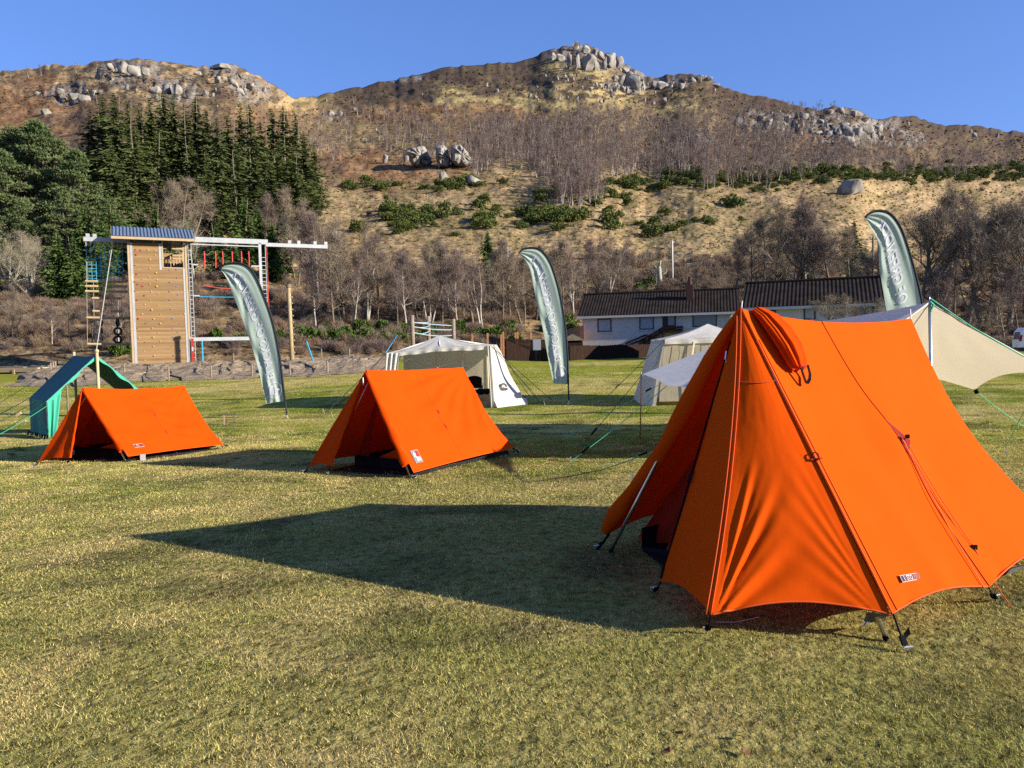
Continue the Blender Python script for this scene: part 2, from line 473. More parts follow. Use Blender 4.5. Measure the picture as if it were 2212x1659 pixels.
# albedo of the ground cover by zone
c_straw = np.array([0.300, 0.215, 0.112]); c_yel = np.array([0.31, 0.24, 0.105]); c_brk = np.array([0.20, 0.105, 0.053]); c_hth = np.array([0.062, 0.043, 0.033])
c_floor = np.array([0.088, 0.060, 0.042]); c_rock = np.array([0.165, 0.155, 0.138]); c_olv = np.array([0.15, 0.13, 0.045]); c_lit = np.array([0.20, 0.135, 0.07])
def mixc(c, k, d): return c * (1 - k[..., None]) + d * k[..., None]
n1 = fbm(U / 70, Vv / 22, 5, 1); n2 = fbm(U / 22, Vv / 8, 4, 2); n3 = fbm(U / 7, Vv / 4, 3, 3)
hc = np.ones(U.shape + (3,)) * c_straw
hc = mixc(hc, sst(0.42, 0.62, n1) * 0.55, c_lit)
hc = mixc(hc, sst(0.5, 0.7, n2) * 0.45, c_olv)
hc = mixc(hc, sst(330, 250, Vv + (n1 - .5) * 90) * sst(600, 700, U) * sst(1750, 1450, U) * 0.9, c_yel)
below = Vv - VS
hth = sst(78, 34, below + (n1 - 0.5) * 150 + (n2 - 0.5) * 60) * sst(620, 760, U)
hth = np.maximum(hth, sst(1880, 1960, U) * sst(318, 285, Vv + (n1 - .5) * 60 + (n2 - .5) * 40))
hth = np.maximum(hth, blob(U, Vv, 1330, 190, 300, 26, 0.8, 0.6, 33) * sst(0.42, 0.52, n2))
hth = np.maximum(hth, sst(660, 560, U) * sst(0.47, 0.57, n2) * sst(235, 205, Vv) * 0.85)
hth = np.maximum(hth, sst(0.585, 0.64, n2) * sst(270, 200, Vv) * 0.9)
hc = mixc(hc, hth * 0.95, c_hth)
for k, z in enumerate([(820, 362, 170, 42), (60, 250, 190, 70), (-250, 260, 300, 90), (1150, 300, 200, 22), (1690, 305, 120, 18), (950, 250, 300, 22), (560, 270, 90, 40)]):
    hc = mixc(hc, blob(U, Vv, *z, 0.9, 0.4, 40 + k) * (0.55 + 0.45 * sst(.4, .6, n2)), c_brk)
wood = np.maximum(blob(U, Vv, 1330, 305, 370, 75, 0.6, 0.4, 51), blob(U, Vv, 1990, 335, 380, 42, 0.6, 0.3, 52))
wood = np.maximum(wood, blob(U, Vv, 850, 285, 200, 40, 0.9, 0.6, 53) * 0.7)
wood = np.maximum(wood, blob(U, Vv, 380, 360, 330, 150, 0.5, 0.3, 54))
hc = mixc(hc, wood * 0.8, c_floor)
low = sst(560, 640, Vv + (n1 - .5) * 130)
hc = mixc(hc, low * 0.8, c_lit * (0.7 + 0.5 * n2[..., None]))
hc = mixc(hc, low * sst(0.5, 0.62, n2) * 0.8, c_floor)
hc = mixc(hc, sst(0.52, 0.62, n3) * sst(0.45, 0.6, n2) * 0.5, c_olv * 0.7)
for k, (a, b_, c, d) in enumerate([(890, 470, 95, 45), (1160, 472, 125, 38), (1320, 412, 110, 30), (960, 405, 130, 14), (1450, 395, 120, 22), (1660, 386, 140, 18), (1960, 380, 300, 12), (1380, 500, 80, 30), (1560, 480, 180, 45), (1030, 490, 120, 40)]):
    hc = mixc(hc, blob(U, Vv, a, b_, c, d, 0.9, 0.5, 70 + k) * 0.32, c_olv * 0.7)
rk = crag * sst(0.42, 0.52, n2 * 0.5 + cv2 * 0.5) * 0.75
hc = mixc(hc, sst(0.2, 0.8, crag) * 0.5, c_hth * 1.3)
hc = mixc(hc, rk, c_rock * (0.65 + 0.6 * cv2[..., None]))
n4 = vnoise(U / 3.1, Vv / 2.2, 8); n5 = fbm(U / 11, Vv / 5, 3, 14)
hc = hc * (0.62 + 0.55 * n4 + 0.35 * (n5 - 0.4))[..., None]
rows = [P_]; cols_ = [hc]
top = P_[-1]
dirn = top[:, :2] / np.linalg.norm(top[:, :2], axis=1)[:, None]
for k in (0.06, 0.2, 0.5):
    q = top.copy(); q[:, :2] += dirn * (RR[0] * k)[:, None]; q[:, 2] -= RR[0] * k * 0.35
    rows.append(q[None]); cols_.append(hc[-1:])
HV = np.concatenate(rows, 0); HC = np.concatenate(cols_, 0)
nr, nc = HV.shape[:2]
idx = np.arange(nr * nc).reshape(nr, nc)
quads = np.stack([idx[:-1, :-1], idx[:-1, 1:], idx[1:, 1:], idx[1:, :-1]], -1).reshape(-1, 4)
m_hill = mat('hillside_cover', c_straw, 0.95, (0.55, 0.52, 0.50), 0.5, 0.35, 0.8, attr='col', spec=0.05, detail=9, contrast=(0.3, 0.62))
tag(np_mesh('hillside', HV.reshape(-1, 3), quads, m_hill, cols=HC.reshape(-1, 3), nper=4, smooth=False), kind='structure')

# tussocks, bracken and heather clumps that roughen the slope (uncountable)
TU, TV = rng.uniform(-700, 2900, 34000), rng.uniform(0, 1, 34000)
_ui = np.clip(((TU - us[0]) / US).astype(int), 0, len(us) - 1); _ti = np.clip((TV * (NT - 1) * 0.97).astype(int) + 3, 0, NT - 1)
tp_ = P_[_ti, _ui]; tc_ = hc[_ti, _ui] * rng.uniform(0.55, 1.25, (34000, 1))
dk_ = rng.random(34000) < 0.13
tc_[dk_] = tc_[dk_] * 0.45 + np.array([0.045, 0.038, 0.018])
tsz = rng.uniform(2.2, 6.5, 34000) * tp_[:, 1] / F
NB = 7
az = rng.uniform(0, 6.283, (34000, NB)); ln = rng.uniform(0.25, 0.9, (34000, NB))
dirs = np.stack([np.cos(az) * ln, np.sin(az) * ln, rng.uniform(0.25, 0.75, (34000, NB))], -1) * tsz[:, None, None]
sd_ = np.stack([-np.sin(az), np.cos(az), np.zeros_like(az)], -1) * (tsz * 0.32)[:, None, None]
b0_ = tp_[:, None, :] - np.array([0, 0, 0.05]) * tsz[:, None, None]
tv_ = np.stack([b0_ - sd_ + dirs * 0.1, b0_ + sd_ + dirs * 0.1, b0_ + dirs], 2).reshape(-1, 3)
m_tus = mat('tussock', c_straw, 0.95, (0.8, 0.8, 0.8), 2.0, attr='col', spec=0.05)
tag(np_mesh('tussocks', tv_, np.arange(len(tv_)).reshape(-1, 3), m_tus, cols=np.repeat(tc_, NB * 3, 0)), 'straw and brown grass tussocks, bracken and heather covering the slope', 'tussock grass', kind='stuff')

# ------------------------------------------------------------------ rocks
m_rock = mat('grey_rock', (0.085, 0.078, 0.068), 0.9, (0.27, 0.25, 0.22), 1.1, 0.35, 1.6, detail=8, contrast=(0.28, 0.55), spec=0.15)
def rock_mesh(seed, squash=(1, 1, 1), planes=12, boxy=0.0):
    rg = np.random.default_rng(seed)
    import bmesh
    bm = bmesh.new(); bmesh.ops.create_icosphere(bm, subdivisions=3, radius=1.0)
    vs = np.array([v.co[:] for v in bm.verts]); fs = np.array([[v.index for v in f.verts] for f in bm.faces]); bm.free()
    for _ in range(planes):
        n = nrm(rg.normal(size=3) * (1, 1, 1 - boxy)); d = rg.uniform(0.34, 0.66)
        k = vs @ n; m = k > d
        vs[m] -= np.outer(k[m] - d, n)
    vs += (rg.random(vs.shape) - 0.5) * 0.045
    vs *= np.array(squash)
    vs[:, 2] -= vs[:, 2].min() * 0.75
    return np_mesh('boulder', vs, fs, m_rock, link=False)
ROCKS = [rock_mesh(i, (1, 0.9, s), 13, bx) for i, (s, bx) in enumerate([(0.8, 0), (1.0, 0.3), (1.5, 0.6), (0.7, 0), (1.7, 0.7), (1.1, 0.2), (2.0, 0.7)])]
def rock(u, v, wpx, hpx, k, label, group=None, rz=None, name='boulder', tilt=0.0, sink=0.2):
    """rock whose foot stands on the hillside at (u, v)"""
    p = hp(u, v); me = ROCKS[k % len(ROCKS)]
    o = bpy.data.objects.new(name, me); COL.objects.link(o)
    px = p[1] / F
    zs = max(vv.co.z for vv in me.vertices)
    o.scale = (wpx * px / 1.7, wpx * px / 1.7, hpx * px / zs * 1.15)
    o.location = (p[0], p[1], p[2] - hpx * px * sink)
    o.rotation_euler = (0, tilt, random.uniform(0, 6.28) if rz is None else rz)
    return tag(o, label, 'boulder', group)
def slab_rock(label, front, foot, thick, lean, name='boulder'):
    """angular boulder: a broken front face of many facets, sides running back into the slope"""
    p0 = hp(*foot); Yf = p0[1] - 1.0
    q = lambda x, y: ((1480 + x / 3.687) * .5486, (500 + y / 3.687) * .5486)
    P = []
    for i in range(len(front)):
        a_, c_ = np.array(front[i], float), np.array(front[(i + 1) % len(front)], float)
        for f in (0, 0.33, 0.66): P.append(lerp(a_, c_, f) + rng.normal(size=2) * (7 if f else 0))
    ctr = np.mean(P, 0); n = len(P); rings = []
    for k, (sc_, dep) in enumerate(((1.0, 0.0), (0.72, -2.6), (0.38, -3.4))):
        rings.append([at(*q(*(ctr + (p - ctr) * sc_ + (rng.normal(size=2) * 9 if k else 0))), Yf + dep + 2.0 + (rng.normal() * 0.9 if k else 0) + 0.02 * (p[0] - ctr[0]) * lean) for p in P])
    backr = [at(*q(*(ctr + (p - ctr) * 0.93)), Yf + 2.0) + V3(-0.18 * thick, thick, 0.30 * thick * (1 if p[1] < ctr[1] else 0.2)) for p in P]
    b = MB(); vs = backr + rings[0] + rings[1] + rings[2] + [np.mean(rings[2], 0) + V3(0, -0.4, 0)]
    fs = []
    for r_ in range(3):
        for i in range(n):
            j = (i + 1) % n; fs += [(r_ * n + i, r_ * n + j, (r_ + 1) * n + j), (r_ * n + i, (r_ + 1) * n + j, (r_ + 1) * n + i)]
    fs += [(3 * n + i, 3 * n + (i + 1) % n, 4 * n) for i in range(n)]
    b.add(vs, fs)
    return tag(b.build(name, m_rock), label, 'boulder')
slab_rock('broad pale boulder with slanted sides, leftmost of three huge boulders on bracken slope', [(440, 350), (580, 300), (690, 275), (740, 330), (790, 430), (830, 505), (780, 570), (690, 610), (545, 560), (490, 440)], (908, 362), 9, 1)
slab_rock('upright grey boulder in the middle of three huge boulders on bracken slope', [(880, 290), (980, 250), (1040, 320), (1065, 410), (1095, 500), (1040, 590), (900, 580), (905, 470), (885, 390)], (956, 362), 8, 1)
slab_rock('tall boulder with long sloping right edge, rightmost of three huge boulders on slope', [(1105, 310), (1150, 265), (1225, 252), (1320, 350), (1370, 430), (1412, 525), (1330, 570), (1190, 560), (1110, 500)], (998, 362), 8, 1)
rock(955, 386, 22, 20, 0, 'small jagged boulder lying just below the three huge boulders', rz=1.0)
rock(1026, 400, 36, 20, 3, 'flat pale boulder with a mossy top beside the birch wood', rz=0.2)
rock(833, 354, 22, 20, 0, 'lone rounded boulder left of the three huge boulders', rz=2.2)
rock(1830, 420, 58, 33, 3, 'big dark grey boulder standing alone on straw field below gorse', rz=2.6)
rock(97, 248, 22, 14, 0, 'pale boulder perched alone on orange bracken slope at far left', rz=1.2)
rock(876, 352, 14, 16, 1, 'small upright boulder tucked against the broad pale boulder', rz=0.3)
g_ = 'cliff blocks of the summit crag'
lab = 'tall pale cliff block in the rocky summit crag of the mountain'
for u, v, w_, h_ in [(1195, 128, 22, 20), (1212, 128, 20, 22), (1245, 108, 26, 18), (1265, 112, 30, 22), (1285, 118, 24, 22), (1228, 142, 20, 36), (1248, 150, 24, 44),
                     (1268, 152, 26, 42), (1286, 152, 20, 38), (1302, 148, 22, 36), (1318, 148, 28, 34), (1336, 146, 24, 30), (1352, 160, 22, 20), (1368, 158, 20, 18),
                     (1300, 124, 26, 18), (1340, 178, 22, 26), (1358, 184, 24, 34), (1376, 192, 22, 36), (1390, 188, 20, 26), (1345, 196, 16, 16), (1330, 172, 20, 16)]:
    rock(u, v + random.uniform(-2, 4), w_ * random.uniform(0.8, 1.7), h_ * random.uniform(0.55, 1.0), random.choice([2, 4, 6, 1, 0, 5]), lab, g_, name='cliff_block', tilt=random.uniform(-.3, .3))
g_ = 'dark cliff blocks along the ridge'
lab = 'shadowed grey cliff block on the ridge right of the summit'
for u, v, w_, h_ in [(1412, 188, 26, 26), (1432, 190, 26, 26), (1450, 186, 18, 24), (1470, 190, 24, 22), (1492, 176, 22, 16), (1508, 172, 20, 12), (1528, 176, 18, 12), (1545, 186, 20, 12)]:
    rock(u, v, w_ * random.uniform(1, 1.7), h_ * random.uniform(0.5, 0.9), random.choice([2, 0, 1]), lab, g_, name='cliff_block', tilt=random.uniform(-.3, .3))
g_ = 'blocks of the right hand crag'
lab = 'grey block in the crag on the right shoulder of the hill'
for u, v, w_, h_ in [(1790, 246, 30, 14), (1815, 244, 32, 16), (1842, 250, 26, 18), (1865, 262, 24, 16), (1812, 284, 26, 30), (1832, 294, 30, 36), (1854, 296, 26, 34), (1876, 288, 26, 30),
                     (1896, 284, 24, 28), (1838, 318, 32, 30), (1886, 302, 24, 20), (1775, 268, 24, 14), (1790, 292, 26, 14), (1768, 290, 24, 14), (1700, 268, 24, 16), (1720, 280, 22, 16),
                     (1676, 256, 24, 16), (1655, 276, 24, 18), (1690, 286, 20, 14), (1735, 260, 30, 14), (1906, 300, 18, 14), (1505, 312, 26, 20), (1640, 262, 20, 12), (1752, 250, 26, 12)]:
    rock(u, v, w_ * random.uniform(0.8, 1.5), h_ * random.uniform(0.5, 1.0), random.choice([0, 1, 2, 5]), lab, g_, name='cliff_block', tilt=random.uniform(-.3, .3))
g_ = 'outcrops on the left hill'
lab = 'grey rocky outcrop on the brown left hill above the spruces'
for u, v, w_, h_ in [(268, 158, 46, 24), (296, 164, 36, 24), (318, 160, 22, 18), (240, 150, 26, 12), (360, 198, 40, 22), (385, 202, 34, 22), (340, 196, 30, 14), (410, 212, 26, 14),
                     (484, 148, 54, 12), (470, 178, 24, 14), (505, 186, 26, 14), (540, 196, 26, 14), (522, 206, 24, 12), (130, 206, 34, 14), (158, 214, 36, 18), (178, 222, 30, 16), (200, 208, 24, 12),
                     (445, 208, 22, 14), (570, 200, 20, 12), (430, 162, 20, 8), (80, 205, 20, 8), (715, 248, 30, 10), (735, 250, 22, 10), (765, 238, 10, 6)]:
    rock(u, v, w_, h_, random.choice([0, 1, 3, 5]), lab, g_, name='rock_outcrop')
g_ = 'boulders strewn over the hillside'
lab = 'small pale boulder strewn on the slope below the crags'
for k in range(190):
    c = random.random()
    if c < 0.55: u, v = random.gauss(1310, 95), random.gauss(188, 22)
    elif c < 0.8: u, v = random.gauss(1760, 90), random.gauss(285, 20)
    elif c < 0.9: u, v = random.gauss(450, 120), random.gauss(195, 22)
    else: u, v = random.uniform(700, 2200), random.uniform(200, 330)
    s0 = float(interp(SKY, u))
    if v < s0 + 12: v = s0 + random.uniform(12, 40)
    s = random.uniform(4, 13) * random.uniform(0.6, 1.2)
    rock(u, v, s, s * random.uniform(0.6, 1.1), random.randrange(7), lab, g_)

# ================================================================== VEGETATION
m_birch = mat('birch_bark', (0.36, 0.33, 0.28), 0.85, (0.16, 0.125, 0.095), 3.0, stretch=(1, 1, 0.5), contrast=(0.42, 0.62))
m_bark = mat('grey_bark', (0.17, 0.135, 0.10), 0.9, (0.085, 0.065, 0.048), 4.0, 0.02, 8)
m_dark = mat('dark_bark', (0.095, 0.078, 0.060), 0.9, (0.19, 0.155, 0.11), 3.0, 0.02, 8)
m_pale = mat('lichen_bark', (0.38, 0.36, 0.27), 0.9, (0.22, 0.20, 0.14), 4.0)
m_twig = mat('purple_twigs', (0.112, 0.080, 0.068), 0.9, (0.180, 0.130, 0.108), 0.8)
m_twig2 = mat('brown_twigs', (0.145, 0.112, 0.08), 0.9, (0.235, 0.185, 0.13), 0.8)
m_twig3 = mat('pale_twigs', (0.30, 0.26, 0.18), 0.9, (0.20, 0.17, 0.11), 0.8)
m_spruce = mat('spruce_needles', (0.032, 0.048, 0.014), 0.85, (0.085, 0.100, 0.030), 0.45, spec=0.15)
m_pine = mat('pine_needles', (0.055, 0.085, 0.032), 0.85, (0.125, 0.150, 0.058), 0.35, spec=0.15)
m_young = mat('young_conifer_needles', (0.032, 0.062, 0.014), 0.85, (0.075, 0.110, 0.026), 0.5, spec=0.15)
m_gorse = mat('gorse_leaves', (0.052, 0.074, 0.017), 0.85, (0.115, 0.132, 0.034), 0.35, spec=0.15)
m_laurel = mat('laurel_leaves', (0.035, 0.068, 0.012), 0.7, (0.085, 0.125, 0.025), 0.8, spec=0.1)
m_brush = mat('bare_brush', (0.135, 0.088, 0.060), 0.9, (0.235, 0.165, 0.105), 0.8)
m_reed = mat('dry_grass_stems', (0.36, 0.29, 0.15), 0.9, (0.22, 0.18, 0.08), 2)

class TM:
    """triangle soup for foliage and twigs"""
    def __init__(s): s.v = []; s.t = []; s.m = []
    def tri(s, a, b, c, mi=0):
        n = len(s.v); s.v += [a, b, c]; s.t.append((n, n + 1, n + 2)); s.m.append(mi)
    def strip(s, p, q, w0, mi=0):
        d = q - p; sd = nrm(np.cross(d, rng.normal(size=3))) * w0
        s.tri(p - sd, p + sd, q, mi)
    def mesh(s, name, mats): return np_mesh(name, np.array(s.v), np.array(s.t), mats, mi=s.m, link=False)
def limb(mb, p, d, L, r0, r1, seg, wob, n=5, grav=0.0, mi=0, rg=rng):
    pts = [p]; d = nrm(d)
    for i in range(seg):
        d = nrm(d + rg.normal(size=3) * wob + V3(0, 0, grav)); pts.append(pts[-1] + d * L / seg)
    mb.tube(pts, list(np.linspace(r0, r1, seg + 1)), n, mi, cap=False)
    return pts, d
def bare_tree(seed, H, trunk_mat, limb_mat, twig_mat, stems=1, spread=0.55, first=0.25, ntw=2600, tw=0.011, droop=0.0, lean=0.05, r=None):
    """returns (trunk mesh, crown mesh); crown = limbs, branches and fine twigs"""
    rg = np.random.default_rng(seed)
    tb, lb, tm = MB(), MB(), TM()
    r = r or H * 0.012
    tips = []
    for s_ in range(stems):
        a = rg.uniform(0, 6.28)
        d = V3(math.cos(a) * (0.22 if stems > 1 else lean), math.sin(a) * (0.22 if stems > 1 else lean), 1)
        Ht = H * rg.uniform(0.82, 1.0) * 0.86
        pts, _ = limb(tb, V3(math.cos(a), math.sin(a), 0) * (0.18 * (stems > 1)) + V3(0, 0, -0.3), d, Ht, r, r * 0.16, 12, 0.045, 7, 0.02, rg=rg)
        nb = max(10, int(20 / stems ** 0.5))
        for k in range(nb):
            f = first + (1 - first) * (k + rg.random()) / nb
            i = min(int(f * 12), 11); p = lerp(pts[i], pts[i + 1], f * 12 - i)
            az = rg.uniform(0, 6.28); up = rg.uniform(0.35, 1.0) + 0.5 * f
            bd = V3(math.cos(az), math.sin(az), up)
            BL = H * spread * (1.05 - f) * rg.uniform(0.45, 0.85) + H * 0.05
            br = r * (1 - 0.85 * f) * 0.5
            bp, _ = limb(lb, p, bd, BL, br, br * 0.25, 6, 0.16, 4, 0.06 - droop, rg=rg)
            for q in range(5):
                ff = rg.uniform(0.25, 1.0); j = min(int(ff * 6), 5); p2 = lerp(bp[j], bp[j + 1], ff * 6 - j)
                d2 = nrm(nrm(bp[j + 1] - bp[j]) + rg.normal(size=3) * 0.65 + V3(0, 0, 0.2))
                sp, _ = limb(lb, p2, d2, BL * rg.uniform(0.25, 0.5), br * 0.4, br * 0.12, 3, 0.2, 3, 0.04 - droop, rg=rg)
                tips += sp[1:]
            tips += bp[3:]
    tips = np.array(tips)
    for k in range(ntw):
        p = tips[rg.integers(len(tips))] + rg.normal(size=3) * H * 0.012
        d = nrm(rg.normal(size=3) + V3(0, 0, 0.75 - droop * 8)) * H * rg.uniform(0.03, 0.085)
        q = p + d
        w_ = nrm(np.cross(d, rg.normal(size=3))) * tw * rg.uniform(0.6, 1.2)
        tm.tri(p - w_, p + w_, q, 1)
        if rg.random() < 0.6:
            m = lerp(p, q, rg.uniform(0.3, 0.7)); d2 = nrm(d + rg.normal(size=3) * np.linalg.norm(d) * 0.6) * np.linalg.norm(d) * 0.6
            w2 = w_ * 0.7; tm.tri(m - w2, m + w2, m + d2, 1)
    tv = np.array(tb.v); tme = bpy.data.meshes.new('trunk'); tme.from_pydata(tb.v, [], tb.f); tme.materials.append(trunk_mat)
    tme.polygons.foreach_set('use_smooth', [True] * len(tme.polygons))
    nl = len(lb.v)
    tris = []; mi = []
    for f in lb.f: tris += [(f[0], f[1], f[2]), (f[0], f[2], f[3])]; mi += [0, 0]
    vs = np.concatenate([np.array(lb.v), np.array(tm.v)]); tr = np.concatenate([np.array(tris), np.array(tm.t) + nl])
    cme = np_mesh('crown', vs, tr, [limb_mat, twig_mat], mi=mi + list(tm.m), link=False)
    return tme, cme
def tree_thing(name, meshes, loc, rz, sc_, label, cat='tree', group=None, names=('trunk', 'crown')):
    t = thing(name, label, cat, (0, 0, 0), group)
    for n_, me in zip(names, meshes):
        o = bpy.data.objects.new(n_, me); COL.objects.link(o); o.parent = t
    place(t, loc, rz, sc_)
    return t

# ---- prototypes (heights in metres)
BT = {
 'birch': [bare_tree(11, 10, m_birch, m_birch, m_twig, 1, 0.42, 0.3, 3600), bare_tree(12, 10, m_birch, m_birch, m_twig, 2, 0.40, 0.3, 3600), bare_tree(13, 10, m_birch, m_bark, m_twig, 3, 0.36, 0.3, 3400, lean=0.15)],
 'grey': [bare_tree(21, 10, m_bark, m_bark, m_twig2, 1, 0.55, 0.25, 4200), bare_tree(22, 10, m_bark, m_bark, m_twig2, 2, 0.5, 0.2, 4200), bare_tree(23, 10, m_bark, m_bark, m_twig, 1, 0.5, 0.3, 4200)],
 'dark': [bare_tree(31, 10, m_dark, m_dark, m_twig2, 1, 0.75, 0.18, 4000, r=0.2), bare_tree(32, 10, m_dark, m_bark, m_twig2, 1, 0.7, 0.2, 4000, r=0.17)],
 'round': [bare_tree(41, 10, m_bark, m_bark, m_twig2, 3, 0.75, 0.18, 7500, r=0.14)],
 'pale': [bare_tree(51, 10, m_pale, m_pale, m_twig3, 2, 0.8, 0.1, 5200, r=0.12)],
}
def low_birch(seed, H=10):
    rg = np.random.default_rng(seed); mb = MB(); tm = TM(); mbl = MB()
    tips = []
    ns = rg.integers(1, 4)
    for s_ in range(ns):
        a = rg.uniform(0, 6.28); ln = 0.16 if ns > 1 else 0.05
        pts, _ = limb(mb, V3(0, 0, -0.5), V3(math.cos(a) * ln, math.sin(a) * ln, 1), H * rg.uniform(0.75, 0.95), 0.12, 0.03, 6, 0.05, 4, rg=rg)
        for k in range(9):
            f = rg.uniform(0.28, 1); i = min(int(f * 6), 5); p = lerp(pts[i], pts[i + 1], f * 6 - i); az = rg.uniform(0, 6.28)
            bp, _ = limb(mbl, p, V3(math.cos(az), math.sin(az), 1.2), H * 0.30 * (1.15 - f), 0.035, 0.012, 3, 0.12, 3, rg=rg)
            tips += bp[1:]
    tips = np.array(tips)
    for k in range(650):
        p = tips[rg.integers(len(tips))] + rg.normal(size=3) * 0.35; d = nrm(rg.normal(size=3) + V3(0, 0, 0.7)) * rg.uniform(0.4, 1.0)
        w_ = nrm(np.cross(d, rg.normal(size=3))) * 0.022; tm.tri(p - w_, p + w_, p + d, 1)
    tris, mi = [], []
    for f in mb.f: 
        for j in range(1, len(f) - 1): tris.append((f[0], f[j], f[j + 1])); mi.append(0)
    n0 = len(mb.v)
    for f in mbl.f:
        tris += [(f[0] + n0, f[1] + n0, f[2] + n0), (f[0] + n0, f[2] + n0, f[3] + n0)]; mi += [1, 1]
    vs = np.array(mb.v + mbl.v); n1 = len(vs)
    return np.concatenate([vs, np.array(tm.v)]), np.concatenate([np.array(tris), np.array(tm.t) + n1]), np.array(mi + list(tm.m))
LB = [low_birch(100 + i) for i in range(8)]
LBM = [np_mesh('birch_tree', v, t, [m_birch, m_twig], mi=m, link=False) for v, t, m in LB]
def in_wood(u, v):
    d = 0.0
    d = max(d, float(blob(np.array(u), np.array(v), 1290, 318, 330, 62, 0.5, 0.35, 51)))
    d = max(d, float(blob(np.array(u), np.array(v), 1560, 330, 200, 60, 0.5, 0.35, 57)))
    d = max(d, float(blob(np.array(u), np.array(v), 2000, 348, 330, 36, 0.5, 0.3, 52)))
    d = max(d, 0.30 * float(blob(np.array(u), np.array(v), 840, 280, 190, 45, 0.9, 0.6, 53)))
    d = max(d, 0.9 * float(blob(np.array(u), np.array(v), 1250, 420, 60, 40, 0.7, 0.4, 58)))
    d = max(d, 0.5 * float(blob(np.array(u), np.array(v), 1690, 262, 140, 30, 0.9, 0.5, 59)))
    return d
spots = []
k = 0
while len(spots) < 2300 and k < 90000:
    k += 1
    u, v = random.uniform(640, 2420), random.uniform(225, 450)
    if random.random() < in_wood(u, v): spots.append((u, v))
# the lowest (nearest) ones are individuals
spots.sort(key=lambda s: -hp(*s)[1] * 0 - s[1])
lab = 'leafless white-stemmed birch in the purple-brown wood on the hillside'
ind, rest = spots[:262], spots[262:]
for i, (u, v) in enumerate(ind):
    p = hp(u, v); s = random.uniform(0.7, 1.25)
    o = bpy.data.objects.new('birch_tree', LBM[i % 8]); COL.objects.link(o)
    place(o, p, random.uniform(0, 6.28), (s, s, s * random.uniform(0.9, 1.2))); tag(o, lab, 'tree', 'bare birches in the hillside wood')
vs, tr, mi = [], [], []; n0 = 0
for i, (u, v) in enumerate(rest):
    v_, t_, m_ = LB[i % 8]; p = hp(u, v); s = random.uniform(0.7, 1.2); a = random.uniform(0, 6.28)
    c, s2 = math.cos(a) * s, math.sin(a) * s
    q = np.stack([v_[:, 0] * c - v_[:, 1] * s2, v_[:, 0] * s2 + v_[:, 1] * c, v_[:, 2] * s * random.uniform(0.9, 1.15)], 1) + p
    vs.append(q); tr.append(t_ + n0); mi.append(m_); n0 += len(v_)
tag(np_mesh('birch_wood', np.concatenate(vs), np.concatenate(tr), [m_birch, m_twig], mi=np.concatenate(mi)), 'purple-brown wood of bare birches high on the slope', 'wood', kind='stuff')

# scattered lone birches on the open slope and skyline, each standing apart
lone = [(1003, 262, 30), (905, 300, 44), (868, 318, 40), (800, 268, 30), (760, 300, 36), (700, 255, 30), (708, 318, 44), (735, 345, 46), (890, 258, 26), (1040, 230, 20),
        (1110, 235, 18), (315, 150, 26), (25, 178, 26), (62, 172, 28), (90, 166, 30), (130, 168, 22), (165, 160, 24), (1705, 226, 12), (596, 208, 20), (618, 212, 18), (560, 245, 30), (505, 248, 26), (640, 262, 36), (1690, 300, 40), (1672, 345, 70), (1660, 350, 60)]
lone.sort()
for i, (u, v, h) in enumerate(lone):
    p = hp(u, v); s = h * p[1] / F / 9.5
    o = bpy.data.objects.new('birch_tree', LBM[(i * 3) % 8]); COL.objects.link(o); place(o, p, i * 1.3, s)
    tag(o, 'small bare birch standing apart on the open hillside, %s from the left' % ORDW[i], 'tree', 'lone birches on the open hillside')

# ---- conifers
def spruce(seed, H=18, W=3.6, mat_=None, bare=0.08, dens=1.0, droop=0.28):
    rg = np.random.default_rng(seed); tb = MB(); tm = TM()
    limb(tb, V3(0, 0, -0.5), V3(0, 0, 1), H + 0.3, 0.22, 0.03, 8, 0.012, 6, rg=rg)
    z = H * bare
    while z < H * 0.995:
        f = (z - H * bare) / (H * (1 - bare)); L0 = W * (1 - f) ** 0.75 * (0.55 + 0.45 * min(1, f * 6)) + 0.30
        for k in range(int(8 * dens) if f < 0.85 else 5):
            az = rg.uniform(0, 6.28); L = L0 * rg.uniform(0.4, 1.2) * (0.85 + 0.3 * math.sin(az * 2 + z * 0.9 + seed)); dx = V3(math.cos(az), math.sin(az), 0); sd = V3(-dx[1], dx[0], 0)
            nseg = max(2, int(L / 0.55)); dr = droop * (1 - f) + rg.uniform(-0.1, 0.1)
            for j in range(nseg):
                for s_ in (-1, 1):
                    a0 = (j + 0.1) / nseg; p = dx * L * a0 + V3(0, 0, z - dr * L * a0 ** 1.3 * 1.0 + 0.25 * L * a0 ** 3 * 0.5)
                    l2 = (0.45 + 0.6 * (1 - a0)) * min(1.0, L * 0.5 + 0.1) * rg.uniform(0.7, 1.3)
                    tip = p + dx * l2 * 0.75 + sd * s_ * l2 * rg.uniform(0.15, 0.75) - V3(0, 0, l2 * rg.uniform(0.1, 0.5))
                    wv = nrm(np.cross(tip - p, rg.normal(size=3))) * l2 * 0.24
                    tm.tri(p - wv, p + wv, tip)
        z += H * 0.0145 * rg.uniform(0.8, 1.2)
    tm.tri(V3(-.05, 0, H - 0.6), V3(.05, 0, H - 0.6), V3(0, 0, H + 0.5))
    tme = bpy.data.meshes.new('trunk'); tme.from_pydata(tb.v, [], tb.f); tme.materials.append(m_dark)
    return tme, tm.mesh('crown', [mat_ or m_spruce])
